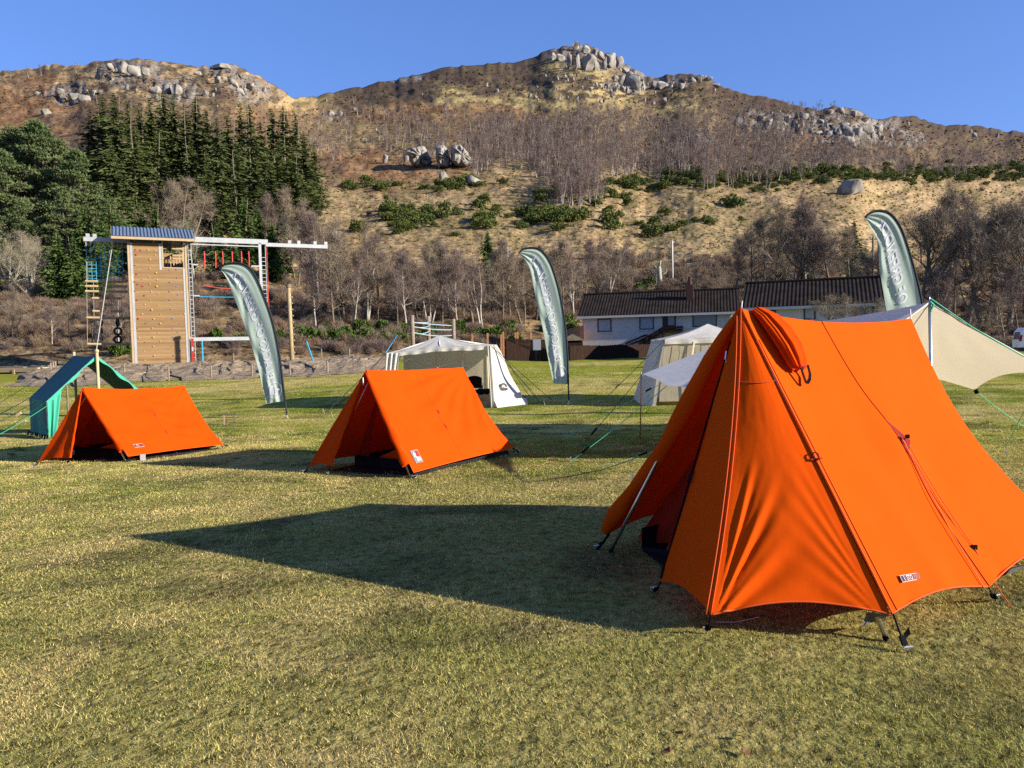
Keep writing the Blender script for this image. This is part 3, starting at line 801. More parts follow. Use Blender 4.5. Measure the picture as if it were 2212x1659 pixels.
def clumps(seed, H, blobs, leaf, per, mat_, trunk=True, up=0.5):
    """crown of leaf clumps: blobs = [(centre, radius vector)]"""
    rg = np.random.default_rng(seed); tm = TM(); tb = MB()
    if trunk: limb(tb, V3(0, 0, -0.5), V3(rg.uniform(-.05, .05), rg.uniform(-.05, .05), 1), H * 0.9, H * 0.016, 0.04, 8, 0.03, 6, rg=rg)
    for c, rv in blobs:
        c = np.asarray(c, float); rv = np.asarray(rv, float)
        if trunk: tb.tube([V3(0, 0, c[2] - rv[0] * 0.9), lerp(V3(0, 0, c[2] - rv[0] * 0.9), c, 0.6) + V3(0, 0, 0.1), c], [H * 0.006, H * 0.004, H * 0.002], 4, cap=False)
        for k in range(per):
            n = nrm(rg.normal(size=3)); n[2] = abs(n[2]) * (1 if rg.random() < 0.75 else -1)
            p = c + n * rv * rg.uniform(0.45, 1.05)
            d = nrm(n + rg.normal(size=3) * 0.7 + V3(0, 0, up)) * leaf * rg.uniform(0.6, 1.3)
            wv = nrm(np.cross(d, rg.normal(size=3))) * leaf * rg.uniform(0.15, 0.32)
            tm.tri(p - wv, p + wv, p + d)
    cme = tm.mesh('crown', [mat_])
    if not trunk: return (cme,)
    tme = bpy.data.meshes.new('trunk'); tme.from_pydata(tb.v, [], tb.f); tme.materials.append(m_bark)
    return tme, cme
def pine_blobs(seed, H, W, n, z0=0.2):
    rg = np.random.default_rng(seed); o = []
    for k in range(n):
        f = z0 + (1 - z0) * (k + rg.random()) / n; az = rg.uniform(0, 6.28)
        r_ = W * (1 - ((f - z0) / (1 - z0)) ** 1.7) * rg.uniform(0.35, 1.0) + W * 0.05
        s_ = W * rg.uniform(0.13, 0.27)
        o.append(((math.cos(az) * r_, math.sin(az) * r_, H * f - s_ * 0.3), (s_, s_, s_ * 0.36)))
    return o
SP = [spruce(1, 20, 3.4), spruce(2, 20, 3.9, dens=0.9), spruce(3, 20, 3.0, dens=0.85, bare=0.16), spruce(4, 20, 4.3, dens=0.85)]
YC = [spruce(5, 10, 2.8, m_young, 0.02, 1.0, 0.15), spruce(6, 10, 2.4, m_young, 0.02, 1.0, 0.1)]
PN = [clumps(61, 16, pine_blobs(61, 16, 4.8, 95, 0.14), 0.36, 150, m_pine), clumps(62, 16, pine_blobs(62, 16, 4.0, 85, 0.14), 0.36, 150, m_pine)]
con = [  # u, v base, v top, kind
 (232, 470, 208, 0), (258, 475, 205, 1), (205, 470, 240, 3), (285, 470, 222, 2), (310, 468, 238, 0), (335, 468, 214, 1), (362, 465, 205, 0), (385, 468, 212, 3), (408, 470, 232, 2),
 (432, 470, 220, 0), (455, 475, 245, 1), (478, 520, 262, 3), (500, 510, 255, 1), (528, 490, 228, 2), (548, 505, 232, 0), (570, 500, 268, 1), (595, 490, 240, 3), (620, 490, 236, 0),
 (645, 480, 246, 2), (662, 490, 285, 0), (684, 470, 310, 2), (348, 500, 290, 3), (300, 500, 280, 1), (250, 510, 310, 3), (420, 505, 300, 1), (640, 520, 330, 1), (590, 540, 340, 0), (520, 560, 330, 2), (455, 540, 330, 0)]
con.sort()
for i, (u, vb, vt, k) in enumerate(con):
    p = hp(u, vb); s = (vb - vt) * p[1] / F / 20
    tree_thing('spruce_tree', SP[k], p, i * 1.7, (s * random.uniform(1.15, 1.75), s * random.uniform(1.15, 1.75), s), 'tall dark green spruce in the stand above the tower, %s from the left' % ORDW[i], group='dark spruces above the climbing tower')
pin = [(40, 560, 285, 0), (88, 565, 268, 1), (130, 560, 305, 0), (170, 575, 330, 1), (12, 580, 330, 1), (205, 570, 400, 0), (150, 600, 420, 1), (60, 600, 430, 0), (250, 590, 430, 1), (-60, 570, 300, 0), (-130, 570, 280, 1)]
pin.sort()
for i, (u, vb, vt, k) in enumerate(pin):
    p = hp(u, vb); s = (vb - vt) * p[1] / F / 16
    tree_thing('pine_tree', PN[k], p, i * 2.1, (s * 1.15, s * 1.15, s), 'bluish green bushy pine at the left edge of the wood, %s from the left' % ORDW[i], group='bluish pines at the left')
you = [(300, 575, 425, 0), (340, 580, 440, 1), (270, 600, 470, 0), (530, 575, 430, 1), (560, 575, 450, 0), (615, 600, 465, 1), (590, 610, 480, 0), (410, 590, 470, 1), (210, 640, 500, 0), (165, 650, 510, 1), (130, 650, 500, 0), (235, 620, 490, 1), (470, 600, 480, 1),
       (330, 610, 500, 0), (370, 600, 505, 1), (505, 605, 500, 0), (240, 600, 440, 1), (190, 600, 450, 0), (700, 600, 500, 0), (1845, 628, 475, 1), (1740, 640, 545, 0), (1690, 645, 560, 1), (1055, 590, 500, 0), (365, 700, 600, 1), (-40, 640, 480, 0)]
you.sort()
for i, (u, vb, vt, k) in enumerate(you):
    p = hp(u, vb); s = (vb - vt) * p[1] / F / 10
    tree_thing('young_conifer', YC[k], p, i * 1.1, (s * 1.1, s * 1.1, s), 'young bright green conifer at the foot of the slope, %s from the left' % ORDW[i], group='young conifers along the foot of the slope')

# ---- leafless trees at the foot of the slope: u, v base, v top, kind, variant
bt = [(398, 560, 378, 'round', 0), (620, 560, 395, 'grey', 0), (640, 620, 420, 'grey', 1), (575, 560, 410, 'grey', 2), (420, 600, 470, 'pale', 0), (660, 640, 440, 'grey', 2), (690, 650, 430, 'birch', 1),
      (20, 640, 490, 'pale', 0), (55, 650, 520, 'pale', 0), (112, 742, 632, 'birch', 0), (75, 620, 500, 'birch', 2), (30, 735, 610, 'grey', 1), (150, 735, 640, 'grey', 0), (255, 750, 610, 'birch', 1), (200, 740, 640, 'grey', 2), (-40, 720, 560, 'grey', 0),
      (682, 712, 545, 'birch', 0), (722, 715, 480, 'grey', 0), (760, 712, 520, 'birch', 1), (742, 700, 455, 'grey', 1), (700, 690, 470, 'grey', 2), (790, 700, 480, 'birch', 2), (815, 700, 500, 'grey', 0), (838, 690, 520, 'birch', 1), (858, 705, 560, 'grey', 2),
      (880, 720, 525, 'birch', 0), (905, 700, 520, 'grey', 1), (928, 715, 545, 'birch', 2), (955, 710, 515, 'grey', 0), (972, 690, 500, 'birch', 1), (990, 720, 540, 'birch', 0), (1005, 690, 525, 'grey', 2), (1022, 700, 530, 'dark', 1), (1045, 715, 550, 'birch', 2),
      (1062, 680, 545, 'dark', 0), (1085, 700, 520, 'grey', 0), (1105, 690, 500, 'grey', 2), (1130, 700, 520, 'grey', 1), (1160, 690, 540, 'dark', 1), (1195, 680, 515, 'dark', 0), (1215, 700, 500, 'grey', 0), (1240, 690, 510, 'birch', 1), (1262, 670, 500, 'grey', 2),
      (1285, 665, 520, 'grey', 1), (1312, 640, 490, 'birch', 2), (1335, 650, 530, 'grey', 0), (1360, 640, 540, 'grey', 1), (1180, 640, 520, 'grey', 2), (1420, 625, 560, 'pale', 0),
      (1500, 640, 565, 'grey', 1), (1545, 640, 560, 'grey', 0), (1590, 650, 505, 'grey', 2), (1625, 650, 470, 'dark', 1), (1650, 655, 455, 'grey', 0), (1680, 650, 430, 'grey', 1), (1715, 660, 415, 'dark', 0), (1745, 655, 410, 'birch', 1), (1770, 665, 430, 'grey', 2), (1800, 660, 470, 'dark', 1),
      (1830, 665, 480, 'grey', 0), (1865, 680, 520, 'dark', 0), (1930, 700, 560, 'grey', 1), (1985, 700, 430, 'dark', 1), (2030, 700, 395, 'dark', 0), (2060, 690, 385, 'grey', 0), (2090, 710, 420, 'dark', 1), (2125, 700, 400, 'grey', 1), (2150, 700, 430, 'dark', 0), (2180, 710, 390, 'dark', 1), (2215, 690, 380, 'dark', 0),
      (2010, 720, 560, 'birch', 2), (2050, 720, 600, 'grey', 2), (2200, 730, 560, 'grey', 2), (2260, 700, 400, 'dark', 0), (2330, 710, 420, 'grey', 1), (2110, 735, 640, 'dark', 0), (2170, 735, 620, 'dark', 1)]
bt.sort()
KIND = {'birch': ('birch_tree', 'slender leafless birch with pale bark'), 'grey': ('bare_tree', 'leafless grey-brown tree with fine twigs'), 'dark': ('bare_tree', 'wide leafless dark-limbed tree'),
        'round': ('bare_tree', 'rounded leafless tree with many pale stems'), 'pale': ('lichened_tree', 'pale lichen-covered leafless tree')}
def where(u):
    return 'left of the climbing tower' if u < 280 else 'behind the climbing tower' if u < 560 else 'left of centre flag' if u < 1125 else 'behind the bungalow' if u < 1600 else 'behind second bungalow' if u < 1900 else 'beyond the tarp'
cnt = {}
for i, (u, vb, vt, kd, k) in enumerate(bt):
    p = hp(u, vb); s = (vb - vt) * p[1] / F / 9.3
    key = (kd, where(u)); cnt[key] = cnt.get(key, 0) + 1
    n_, l_ = KIND[kd]
    tree_thing(n_, BT[kd][k % len(BT[kd])], p, i * 2.4, (s * random.uniform(0.9, 1.15), s * random.uniform(0.9, 1.15), s), '%s %s, %s from the left' % (l_, where(u), ORDW[cnt[key] - 1]), group='leafless trees at the foot of the slope')

# ---- bushes
def bush(seed, mat_, leaf=0.16, n=900, lumps=9, name='bush'):
    rg = np.random.default_rng(seed); tm = TM()
    cs = [(V3(0, 0, 0.35), 0.75)] + [(V3(rg.uniform(-.75, .75), rg.uniform(-.75, .75), rg.uniform(0.15, 0.75)), rg.uniform(0.28, 0.5)) for _ in range(lumps)]
    for k in range(n):
        c, r_ = cs[rg.integers(len(cs))]; q = nrm(rg.normal(size=3)); q[2] = abs(q[2]) - 0.25
        p = c + q * r_ * rg.uniform(0.6, 1.02); d = nrm(q + rg.normal(size=3) * 0.6 + V3(0, 0, 0.4)) * leaf * rg.uniform(0.6, 1.4)
        wv = nrm(np.cross(d, rg.normal(size=3))) * leaf * rg.uniform(0.25, 0.5); tm.tri(p - wv, p + wv, p + d)
    return tm.mesh(name, [mat_])
GB = [bush(200 + i, m_gorse, 0.15, 1100) for i in range(4)]
LBush = [bush(220 + i, m_laurel, 0.2, 900) for i in range(3)]
def brush(seed, mat_, n=500, H=1.6, tw=0.012):
    rg = np.random.default_rng(seed); tm = TM()
    for k in range(n):
        a = rg.uniform(0, 6.28); r_ = rg.random() ** 0.7 * 0.9; p = V3(math.cos(a) * r_ * 0.7, math.sin(a) * r_ * 0.7, rg.uniform(-0.1, 0.7) * H * 0.6)
        d = nrm(V3(math.cos(a) * r_ * 0.8, math.sin(a) * r_ * 0.8, 1.0) + rg.normal(size=3) * 0.45) * H * rg.uniform(0.25, 0.6)
        wv = nrm(np.cross(d, rg.normal(size=3))) * tw; tm.tri(p - wv, p + wv, p + d)
        for q in range(2):
            m = p + d * rg.uniform(0.3, 0.9); d2 = nrm(d / np.linalg.norm(d) + rg.normal(size=3) * 0.7) * H * 0.2; tm.tri(m - wv * 0.7, m + wv * 0.7, m + d2)
    return tm.mesh('scrub', [mat_])
BR = [brush(240, m_brush, 620), brush(241, m_twig2, 620), brush(242, m_twig, 620)]
lab = 'rounded dark green gorse bush on the straw hillside'
def gorse(u, v, wpx, hpx, i):
    p = hp(u, v); px = p[1] / F
    o = bpy.data.objects.new('gorse_bush', GB[i % 4]); COL.objects.link(o)
    place(o, p - V3(0, 0, hpx * px * 0.1), random.uniform(0, 6.28), (wpx * px / 1.8, wpx * px / 1.8, hpx * px / 0.85)); tag(o, lab, 'bush', 'gorse bushes on the hillside')
GZ_ = [(880, 478, 75, 34, 46), (835, 450, 40, 20, 14), (1150, 470, 110, 26, 38), (1190, 478, 60, 18, 16), (1330, 410, 75, 22, 26), (1290, 440, 60, 20, 14), (1200, 420, 50, 16, 14), (960, 405, 110, 8, 22), (800, 412, 60, 14, 12),
       (1430, 395, 90, 14, 18), (1640, 385, 120, 12, 26), (1380, 500, 60, 26, 10), (1560, 480, 160, 40, 12), (1030, 480, 110, 40, 12), (1900, 378, 120, 8, 20), (2080, 382, 110, 7, 14)]
i = 0
for cu, cv_2, ru, rv_, n in GZ_:
    for _ in range(int(n * 0.92)):
        u, v = random.gauss(cu, ru * 0.55), random.gauss(cv_2, rv_ * 0.55); s = (5 + 30 * random.random() ** 1.5) * (0.6 + 0.5 * (v - 330) / 150)
        gorse(u, v, s * 1.25, s * random.uniform(0.55, 0.8), i); i += 1
# low continuous gorse below the right hand birches
vs, tr = [], []; n0 = 0
gv = [np.array([v.co[:] for v in m.vertices]) for m in GB]; gt = [np.array([p.vertices[:] for p in m.polygons]) for m in GB]
for k in range(420):
    u = random.uniform(1480, 2420); v = 385 + random.gauss(0, 9) - 6 * math.sin((u - 1480) / 300) + (1990 - u) * 0.008
    if u < 1760 and random.random() < 0.5: v += random.uniform(-14, 22)
    p = hp(u, v); px = p[1] / F; a = random.uniform(0, 6.28); s = random.uniform(9, 20) * px
    q = gv[k % 4] * (s / 1.6, s / 1.6, s * 0.62); q = np.stack([q[:, 0] * math.cos(a) - q[:, 1] * math.sin(a), q[:, 0] * math.sin(a) + q[:, 1] * math.cos(a), q[:, 2]], 1) + p
    vs.append(q); tr.append(gt[k % 4] + n0); n0 += len(q)
tag(np_mesh('gorse_thicket', np.concatenate(vs), np.concatenate(tr), m_gorse), 'low dark green gorse thicket in a band across the slope', 'thicket', kind='stuff')
# bright evergreen laurels at the foot of the bank
lau = [(650, 728), (672, 742), (700, 735), (728, 745), (752, 735), (770, 748), (795, 738), (818, 745), (840, 735), (862, 742), (705, 718), (740, 720), (785, 722), (830, 720), (870, 725), (900, 738), (930, 735), (1000, 738), (1030, 732), (1060, 738), (1095, 730), (1110, 745), (985, 728), (640, 745), (600, 745), (520, 748), (470, 745), (270, 768), (250, 772), (285, 765), (1180, 720), (1215, 715), (1395, 628), (1230, 725), (1380, 640), (1100, 715), (1950, 700), (2000, 705), (2060, 715), (1975, 690), (2030, 700)]
lau.sort()
for i, (u, v) in enumerate(lau):
    p = hp(u, v - 4); px = p[1] / F; s = random.uniform(22, 40)
    o = bpy.data.objects.new('laurel_bush', LBush[i % 3]); COL.objects.link(o)
    place(o, p - V3(0, 0, 0.2), i * 1.9, (s * px / 1.6, s * px / 1.6, s * px / 1.15))
    tag(o, 'leafy bright green evergreen bush at the edge of the field', 'bush', 'evergreen bushes at the foot of the bank')
# leafless brown scrub that fills the foot of the slope (uncountable)
vs, tr, mi = [], [], []; n0 = 0
bv = [np.array([v.co[:] for v in m.vertices]) for m in BR]; btv = [np.array([p.vertices[:] for p in m.polygons]) for m in BR]
for k in range(1800):
    u = random.uniform(-300, 2500)
    v = random.uniform(600, 768) if (u < 1120 or u > 1930) else random.uniform(560, 690)
    if 440 < u < 660 and 575 < v < 640 and random.random() < 0.85: continue
    p = hp(u, v - (8 if u < 280 else 0)); px = p[1] / F; a = random.uniform(0, 6.28); s = random.uniform(14, 40) * px; j = random.choice([0, 0, 1, 2])
    q = bv[j] * (s / 1.8, s / 1.8, s / 1.9); q = np.stack([q[:, 0] * math.cos(a) - q[:, 1] * math.sin(a), q[:, 0] * math.sin(a) + q[:, 1] * math.cos(a), q[:, 2]], 1) + p
    vs.append(q); tr.append(btv[j] + n0); mi.append(np.full(len(btv[j]), j)); n0 += len(q)
tag(np_mesh('scrub', np.concatenate(vs), np.concatenate(tr), [m_brush, m_twig2, m_twig], mi=np.concatenate(mi)), 'tangled brown leafless scrub along the foot of the slope', 'scrub', kind='stuff')

# ================================================================== TENTS
ORG_C = (0.60, 0.068, 0.002)
m_or = mat('orange_canvas', ORG_C, 0.75, (0.64, 0.076, 0.003), 2.0, 0.004, 5.0, trans=0.16, tcol=(0.60, 0.022, 0.001), spec=0.02)
m_or2 = mat('deep_orange_canvas', (0.57, 0.050, 0.0018), 0.75, (0.61, 0.058, 0.0022), 2.0, 0.006, 6.0, trans=0.12, tcol=(0.50, 0.015, 0.001), spec=0.02)
m_seam = mat('orange_seam', (0.52, 0.066, 0.003), 0.8)
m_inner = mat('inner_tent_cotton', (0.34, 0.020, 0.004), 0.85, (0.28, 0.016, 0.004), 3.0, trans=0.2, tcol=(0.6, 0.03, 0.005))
m_black = mat('black_webbing', (0.006, 0.006, 0.007), 0.9, spec=0.05)
m_sheet = mat('groundsheet', (0.007, 0.007, 0.009), 0.7, (0.014, 0.014, 0.016), 3.0, spec=0.1)
m_gsheet = mat('grey_groundsheet', (0.07, 0.07, 0.068), 0.7, (0.11, 0.11, 0.105), 6.0, 0.01)
m_alu = mat('aluminium_pole', (0.62, 0.62, 0.63), 0.32, metal=1.0)
m_steel = mat('steel_peg', (0.55, 0.55, 0.55), 0.4, metal=0.8)
m_orope = mat('orange_cord', (0.75, 0.16, 0.03), 0.8)
m_grope = mat('green_cord', (0.06, 0.42, 0.25), 0.7)
m_dkrope = mat('dark_cord', (0.02, 0.022, 0.022), 0.8)
m_white = mat('white_lettering', (0.33, 0.32, 0.31), 0.6)
m_label = mat('red_label_patch', (0.20, 0.022, 0.010), 0.7)
m_navy = mat('navy_label', (0.03, 0.035, 0.10), 0.7)
m_grey = mat('grey_label', (0.17, 0.165, 0.18), 0.7)
m_redf = mat('red_label', (0.30, 0.015, 0.010), 0.7)

def peg(root, a, g_, r=0.006, strap=True, mat_=None, pegmat=None):
    """strap from canvas corner a down to a metal peg at ground point g_"""
    a, g_ = np.asarray(a, float), np.asarray(g_, float)
    b = MB(); d = nrm(g_ - a)
    b.tube([a, lerp(a, g_, 0.5) - V3(0, 0, 0.01), g_], r, 5)
    b.bar(lerp(a, g_, 0.55), lerp(a, g_, 0.8), 0.03, 0.012)
    s = b.build('peg_strap', mat_ or m_black, root)
    b = MB(); b.tube([g_ + V3(0.0, 0.0, 0.035), g_ - d * 0.02, g_ + V3(d[0] * 0.02, d[1] * 0.02, -0.05)], 0.005, 5)
    b.tube([g_ + V3(-0.02, 0.0, 0.03), g_ + V3(0.02, 0, 0.035)], 0.006, 5)
    b.build('tent_peg', pegmat or m_steel, root)
def seam(root, pts, r=0.005, m=None, name='seam'):
    return MB().tube(pts, r, 5).build(name, m or m_seam, root, smooth=True)
def on_text(b, txt, org, ex, ey, size, bold=0.02, mi=0):
    vs, fs = text_mesh(txt, bold)
    b.add([org + ex * x * size + ey * y * size for x, y in vs], fs, mi)
def arc(f0, f1, bow):
    """edge from f0 to f1 with a bow vector"""
    return lambda t: lerp(f0, f1, t) + bow * 4 * t * (1 - t)

# ------------------------------------------------------------------ large orange ridge tent, right foreground
A = at(1600, 667, 4.66); B = at(1968, 688, 5.85)
C = at(1925, 1326, 3.70); D = at(1535, 1328, 3.80); E = at(1428, 1256, 4.50)
Fp = at(2135, 1267, 4.13); G = at(2322, 1172, 5.0)
L = at(1316, 1152, 5.62); GL = L + (B - A) * 1.0
fR, fL = gnd(1918, 1388), gnd(1318, 1194)
big = thing('ridge_tent', 'large bright orange ridge tent filling the right foreground', 'tent', drop(((A + B) / 2)))
nR = nrm(np.cross(C - A, B - A)); nR = nR if nR[1] < 0 else -nR
nL = nrm(np.cross(L - A, B - A)); nL = nL if nL[0] < 0 else -nL
rd = nrm(B - A); big_rd = rd
def ridge(s): return lerp(A, B, s) + V3(0, 0, -0.055 * 4 * s * (1 - s))
def botR(s):
    if s < 0.42: q = s / 0.42; return lerp(C, Fp, q) + (V3(0, 0, 0.055) - nR * 0.02) * math.sin(math.pi * q)
    q = (s - 0.42) / 0.58; return lerp(Fp, G, q) + (V3(0, 0, 0.07) - nR * 0.03) * math.sin(math.pi * q)
def surfR(s, t):
    p = lerp(ridge(s), botR(s), t)
    p = p - nR * (0.02 * math.sin(math.pi * t) * math.sin(math.pi * s) + 0.13 * s ** 3 * math.sin(math.pi * t))
    # the side guy pulls the seam outwards; slack folds hang beside it
    d2 = ((s - 0.42) / 0.10) ** 2 + ((t - 0.50) / 0.16) ** 2
    p = p + nR * 0.05 * math.exp(-d2)
    p = p + nR * (0.006 * (float(fbm(s * 5, t * 4, 3, 301)) - 0.5) + 0.006 * math.sin(t * 3 + s * 30 + 2 * math.sin(t * 5)) * t * t * math.exp(-((s - 0.42) / 0.3) ** 2))
    # slack along the lower hem
    return p + nR * 0.006 * math.sin(s * 60 + t * 6) * sst(0.9, 1.0, t) * 0.5
MB().grid(surfR, 80, 60).build('side_panel', m_or, big, smooth=True)
def surfL(s, t):
    q = L + (GL - L) * s + V3(0, 0, 0.08) * abs(math.sin(math.pi * 2 * s))
    return lerp(ridge(s), q, t) - nL * (0.06 * math.sin(math.pi * t) * min(1, s * 3))
MB().grid(surfL, 40, 40).build('side_panel', m_or, big, smooth=True)
# front bell: right hand panel with folds running up from the peg
eC = lambda t: lerp(A, C, t) - nR * 0.004
eD = arc(A, D, V3(0.045, 0.02, 0.0))
nF = nrm(np.cross(C - A, D - A)); nF = nF if nF[1] < 0 else -nF
def surfF(s, t):
    p = lerp(eC(t), eD(t), s) + (V3(0, 0, 0.075) - nF * 0.05) * math.sin(math.pi * s) * t ** 5
    a, b_ = (1 - s) * t, (1 - t)
    ph = math.atan2(a, b_ * 0.62 + 0.03); r_ = math.hypot(a * 0.8, b_)
    win = float(sst(0.02, 0.10, a) * sst(0.52, 0.22, r_) * sst(0.0, 0.06, r_))
    fold = math.sin(17 * ph + 3.0 * r_) + 0.5 * math.sin(31 * ph + 1)
    p = p + nF * 0.0085 * win * fold
    a2 = s * t; ph2 = math.atan2(a2, b_ * 0.8 + 0.05); r2 = math.hypot(a2, b_)
    p = p + nF * 0.0025 * math.sin(26 * ph2) * float(sst(0.05, 0.12, a2) * sst(0.55, 0.2, r2))
    p = p + nF * 0.10 * math.sin(math.pi * s) * t * (1 - t)
    return p + nF * 0.003 * (float(fbm(s * 6, t * 9, 3, 311)) - 0.5)
MB().grid(surfF, 90, 90).build('bell_panel', m_or, big, smooth=True)
nE = nrm(np.cross(D - A, E - A)); nE = nE if nE[1] < 0 else -nE
eE = lambda t: lerp(A, E, t)
def surfE(s, t):
    p = lerp(eD(t), eE(t), s) + V3(0.0, 0.01, 0.05) * math.sin(math.pi * s) * t ** 6
    return p + nE * (0.008 * math.sin(s * 9 + t * 4) * t + 0.006 * (float(fbm(s * 4, t * 6, 3, 321)) - 0.5))
MB().grid(surfE, 40, 60).build('door_panel', m_or, big, smooth=True)
seam(big, [eD(t) + nF * 0.006 for t in np.linspace(0.0, 1, 30)], 0.004)
seam(big, [eD(t) + nE * 0.012 - nrm(C - D) * 0.012 for t in np.linspace(0.03, 1, 30)], 0.004)
seam(big, [surfR(0.42, t) + nR * 0.003 for t in np.linspace(0.0, 1, 40)], 0.0035)
seam(big, [surfR(0.0, t) + nR * 0.006 for t in np.linspace(0.0, 1, 40)], 0.0042)
seam(big, [surfR(0.012 + 0.01 * t, t) + nR * 0.003 for t in np.linspace(0.12, 1, 40)], 0.0025)
seam(big, [surfF(s, 0.275 + 0.012 * math.sin(s * 3.14)) + nF * 0.003 for s in np.linspace(0, 0.98, 24)], 0.0028)
seam(big, [botR(s) for s in np.linspace(0, 1, 60)], 0.006, name='hem')
seam(big, [surfF(s, 1.0) for s in np.linspace(0, 1, 60)], 0.006, name='hem')
seam(big, [eE(t) - nrm(D - E) * 0.004 + nE * 0.004 for t in np.linspace(0.12, 0.985, 20)], 0.006, m_black, 'zip')
b = MB(); q = eE(0.16) + nE * 0.012; b.tube([q, q + V3(-0.008, -0.005, -0.05)], 0.006, 5); b.torus(q + V3(-0.008, -0.005, -0.06), nE, 0.010, 0.003, 10, 5)
b.build('zip_pull', m_alu, big)
q = eE(0.60); MB().bar(q + nE * 0.01, q + nE * 0.01 + (E - A) * 0.045, 0.03, 0.004, nE).build('zip_tab', m_black, big)
q = eE(0.95); MB().bar(q + nE * 0.01, q + nE * 0.01 + (E - A) * 0.04, 0.02, 0.004, nE).build('zip_tab', m_black, big)
# door flap rolled along the left pole
def rollc(t): return lerp(A, L + V3(-0.02, 0.06, 0.0), t) + nL * (0.012 * math.sin(9 * t)) + V3(0.045, 0, 0) * math.sin(math.pi * t) - rd * 0.02 * float(1 - sst(0.45, 0.62, t)) * min(1, t * 5)
def roll(s, t):
    up_ = float(1 - sst(0.45, 0.62, t)) * min(1, t * 5); c = lerp(A, L + V3(-0.02, 0.06, 0.0), t) + nL * (0.012 * math.sin(9 * t)) + V3(0.045, 0, 0) * math.sin(math.pi * t) - rd * 0.02 * up_; a = s * 2 * math.pi; r_ = 0.02 * up_ + 0.012 + 0.055 * t ** 0.8 * (1 - 0.45 * sst(0.9, 1, t)) * (0.85 + 0.15 * math.sin(22 * t))
    return c + nL * r_ * math.cos(a) * 1.1 + rd * r_ * math.sin(a)
MB().grid(roll, 14, 50).build('rolled_flap', m_or, big, smooth=True)
# inner tent: front wall set back, dark tub floor
A2 = A + rd * 0.42 - V3(0, 0, 0.16); L2 = at(1378, 1164, 5.75); R2 = fR + rd * 0.5 + V3(-0.2, 0.1, 0.18)
def inner(s, t):
    p = lerp(lerp(A2, L2, t), lerp(A2, lerp(L2, R2, 0.30), t), s)
    return p + V3(0, 0.03, 0) * math.sin(s * 11 + t * 2) * t
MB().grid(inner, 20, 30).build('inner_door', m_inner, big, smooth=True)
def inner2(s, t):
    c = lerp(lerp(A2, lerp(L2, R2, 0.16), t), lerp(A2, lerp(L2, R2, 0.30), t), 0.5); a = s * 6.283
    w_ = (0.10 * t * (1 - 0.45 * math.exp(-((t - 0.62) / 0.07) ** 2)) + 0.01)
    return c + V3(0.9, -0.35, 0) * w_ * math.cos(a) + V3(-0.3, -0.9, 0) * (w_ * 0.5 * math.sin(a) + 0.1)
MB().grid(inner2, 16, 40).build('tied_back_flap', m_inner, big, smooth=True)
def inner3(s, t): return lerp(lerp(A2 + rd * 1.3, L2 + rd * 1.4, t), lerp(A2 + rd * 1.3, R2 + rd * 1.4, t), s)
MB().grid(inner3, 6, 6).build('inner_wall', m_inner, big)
L3 = fL + rd * 0.2 + (fR - fL) * 0.06; R3 = fR + rd * 0.35 + (fL - fR) * 0.12
b = MB(); hh = V3(0, 0, 0.16); tub = [L3, R3, R3 + rd * 2.1, L3 + rd * 2.1]; tub = [drop(p, 0.015) for p in tub]
b.poly(tub)
for i in range(4): b.poly([tub[i], tub[(i + 1) % 4], tub[(i + 1) % 4] * (1, 1, 1) + hh, tub[i] + hh * (0.15 if i == 0 else 1)])
b.poly([tub[0], tub[1], lerp(tub[0], tub[1], 0.5) - rd * 0.5 + V3(0, 0, 0.01)])
b.build('groundsheet', m_sheet, big)
cg = fR + (C - fR) * 0.4
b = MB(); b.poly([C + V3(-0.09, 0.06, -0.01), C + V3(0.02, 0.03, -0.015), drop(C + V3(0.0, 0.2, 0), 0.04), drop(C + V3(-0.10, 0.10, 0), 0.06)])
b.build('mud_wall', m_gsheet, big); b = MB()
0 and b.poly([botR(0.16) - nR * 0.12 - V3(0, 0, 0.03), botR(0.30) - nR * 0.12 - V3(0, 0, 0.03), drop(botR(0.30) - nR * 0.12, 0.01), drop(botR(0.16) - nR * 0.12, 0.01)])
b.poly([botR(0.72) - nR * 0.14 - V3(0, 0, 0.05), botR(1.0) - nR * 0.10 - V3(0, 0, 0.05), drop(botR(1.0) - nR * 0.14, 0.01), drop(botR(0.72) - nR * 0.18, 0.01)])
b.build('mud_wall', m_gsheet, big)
# poles
tp = A + V3(-0.0, 0, 0.02)
MB().tube([fR, lerp(fR, A + rd * 0.08, 0.5), A + rd * 0.08 - V3(0, 0, 0.05)], 0.0125, 10).build('pole', m_alu, big, smooth=True)
MB().tube([fL, lerp(fL, rollc(0.55), 0.5)] + [rollc(t) for t in (0.55, 0.42, 0.3, 0.15)] + [A + rd * 0.02 - V3(0, 0, 0.03)], 0.0125, 10).build('pole', m_alu, big, smooth=True)
for f_ in (fR, fL): MB().tube([f_ - V3(0, 0, 0.02), f_ + nrm(A - f_) * 0.03], 0.016, 8).build('pole_foot', m_black, big)
gR, gL = drop(G - V3(0.30, -0.05, 0) - rd * 0.1), drop(GL + V3(0.3, 0, 0))
MB().tube([gR, B - rd * 0.06 - V3(0, 0, 0.10)], 0.0125, 8).build('pole', m_alu, big, smooth=True)
MB().tube([gL, B - rd * 0.06 - V3(0, 0, 0.10)], 0.0125, 8).build('pole', m_alu, big, smooth=True)
MB().tube([A - V3(0, 0, 0.05), at(1603, 650, 4.66)], 0.004, 6).build('ridge_spike', m_alu, big)
MB().tube([B - V3(0, 0, 0.05), at(1966, 668, 5.85)], 0.005, 6).build('ridge_spike', m_alu, big)
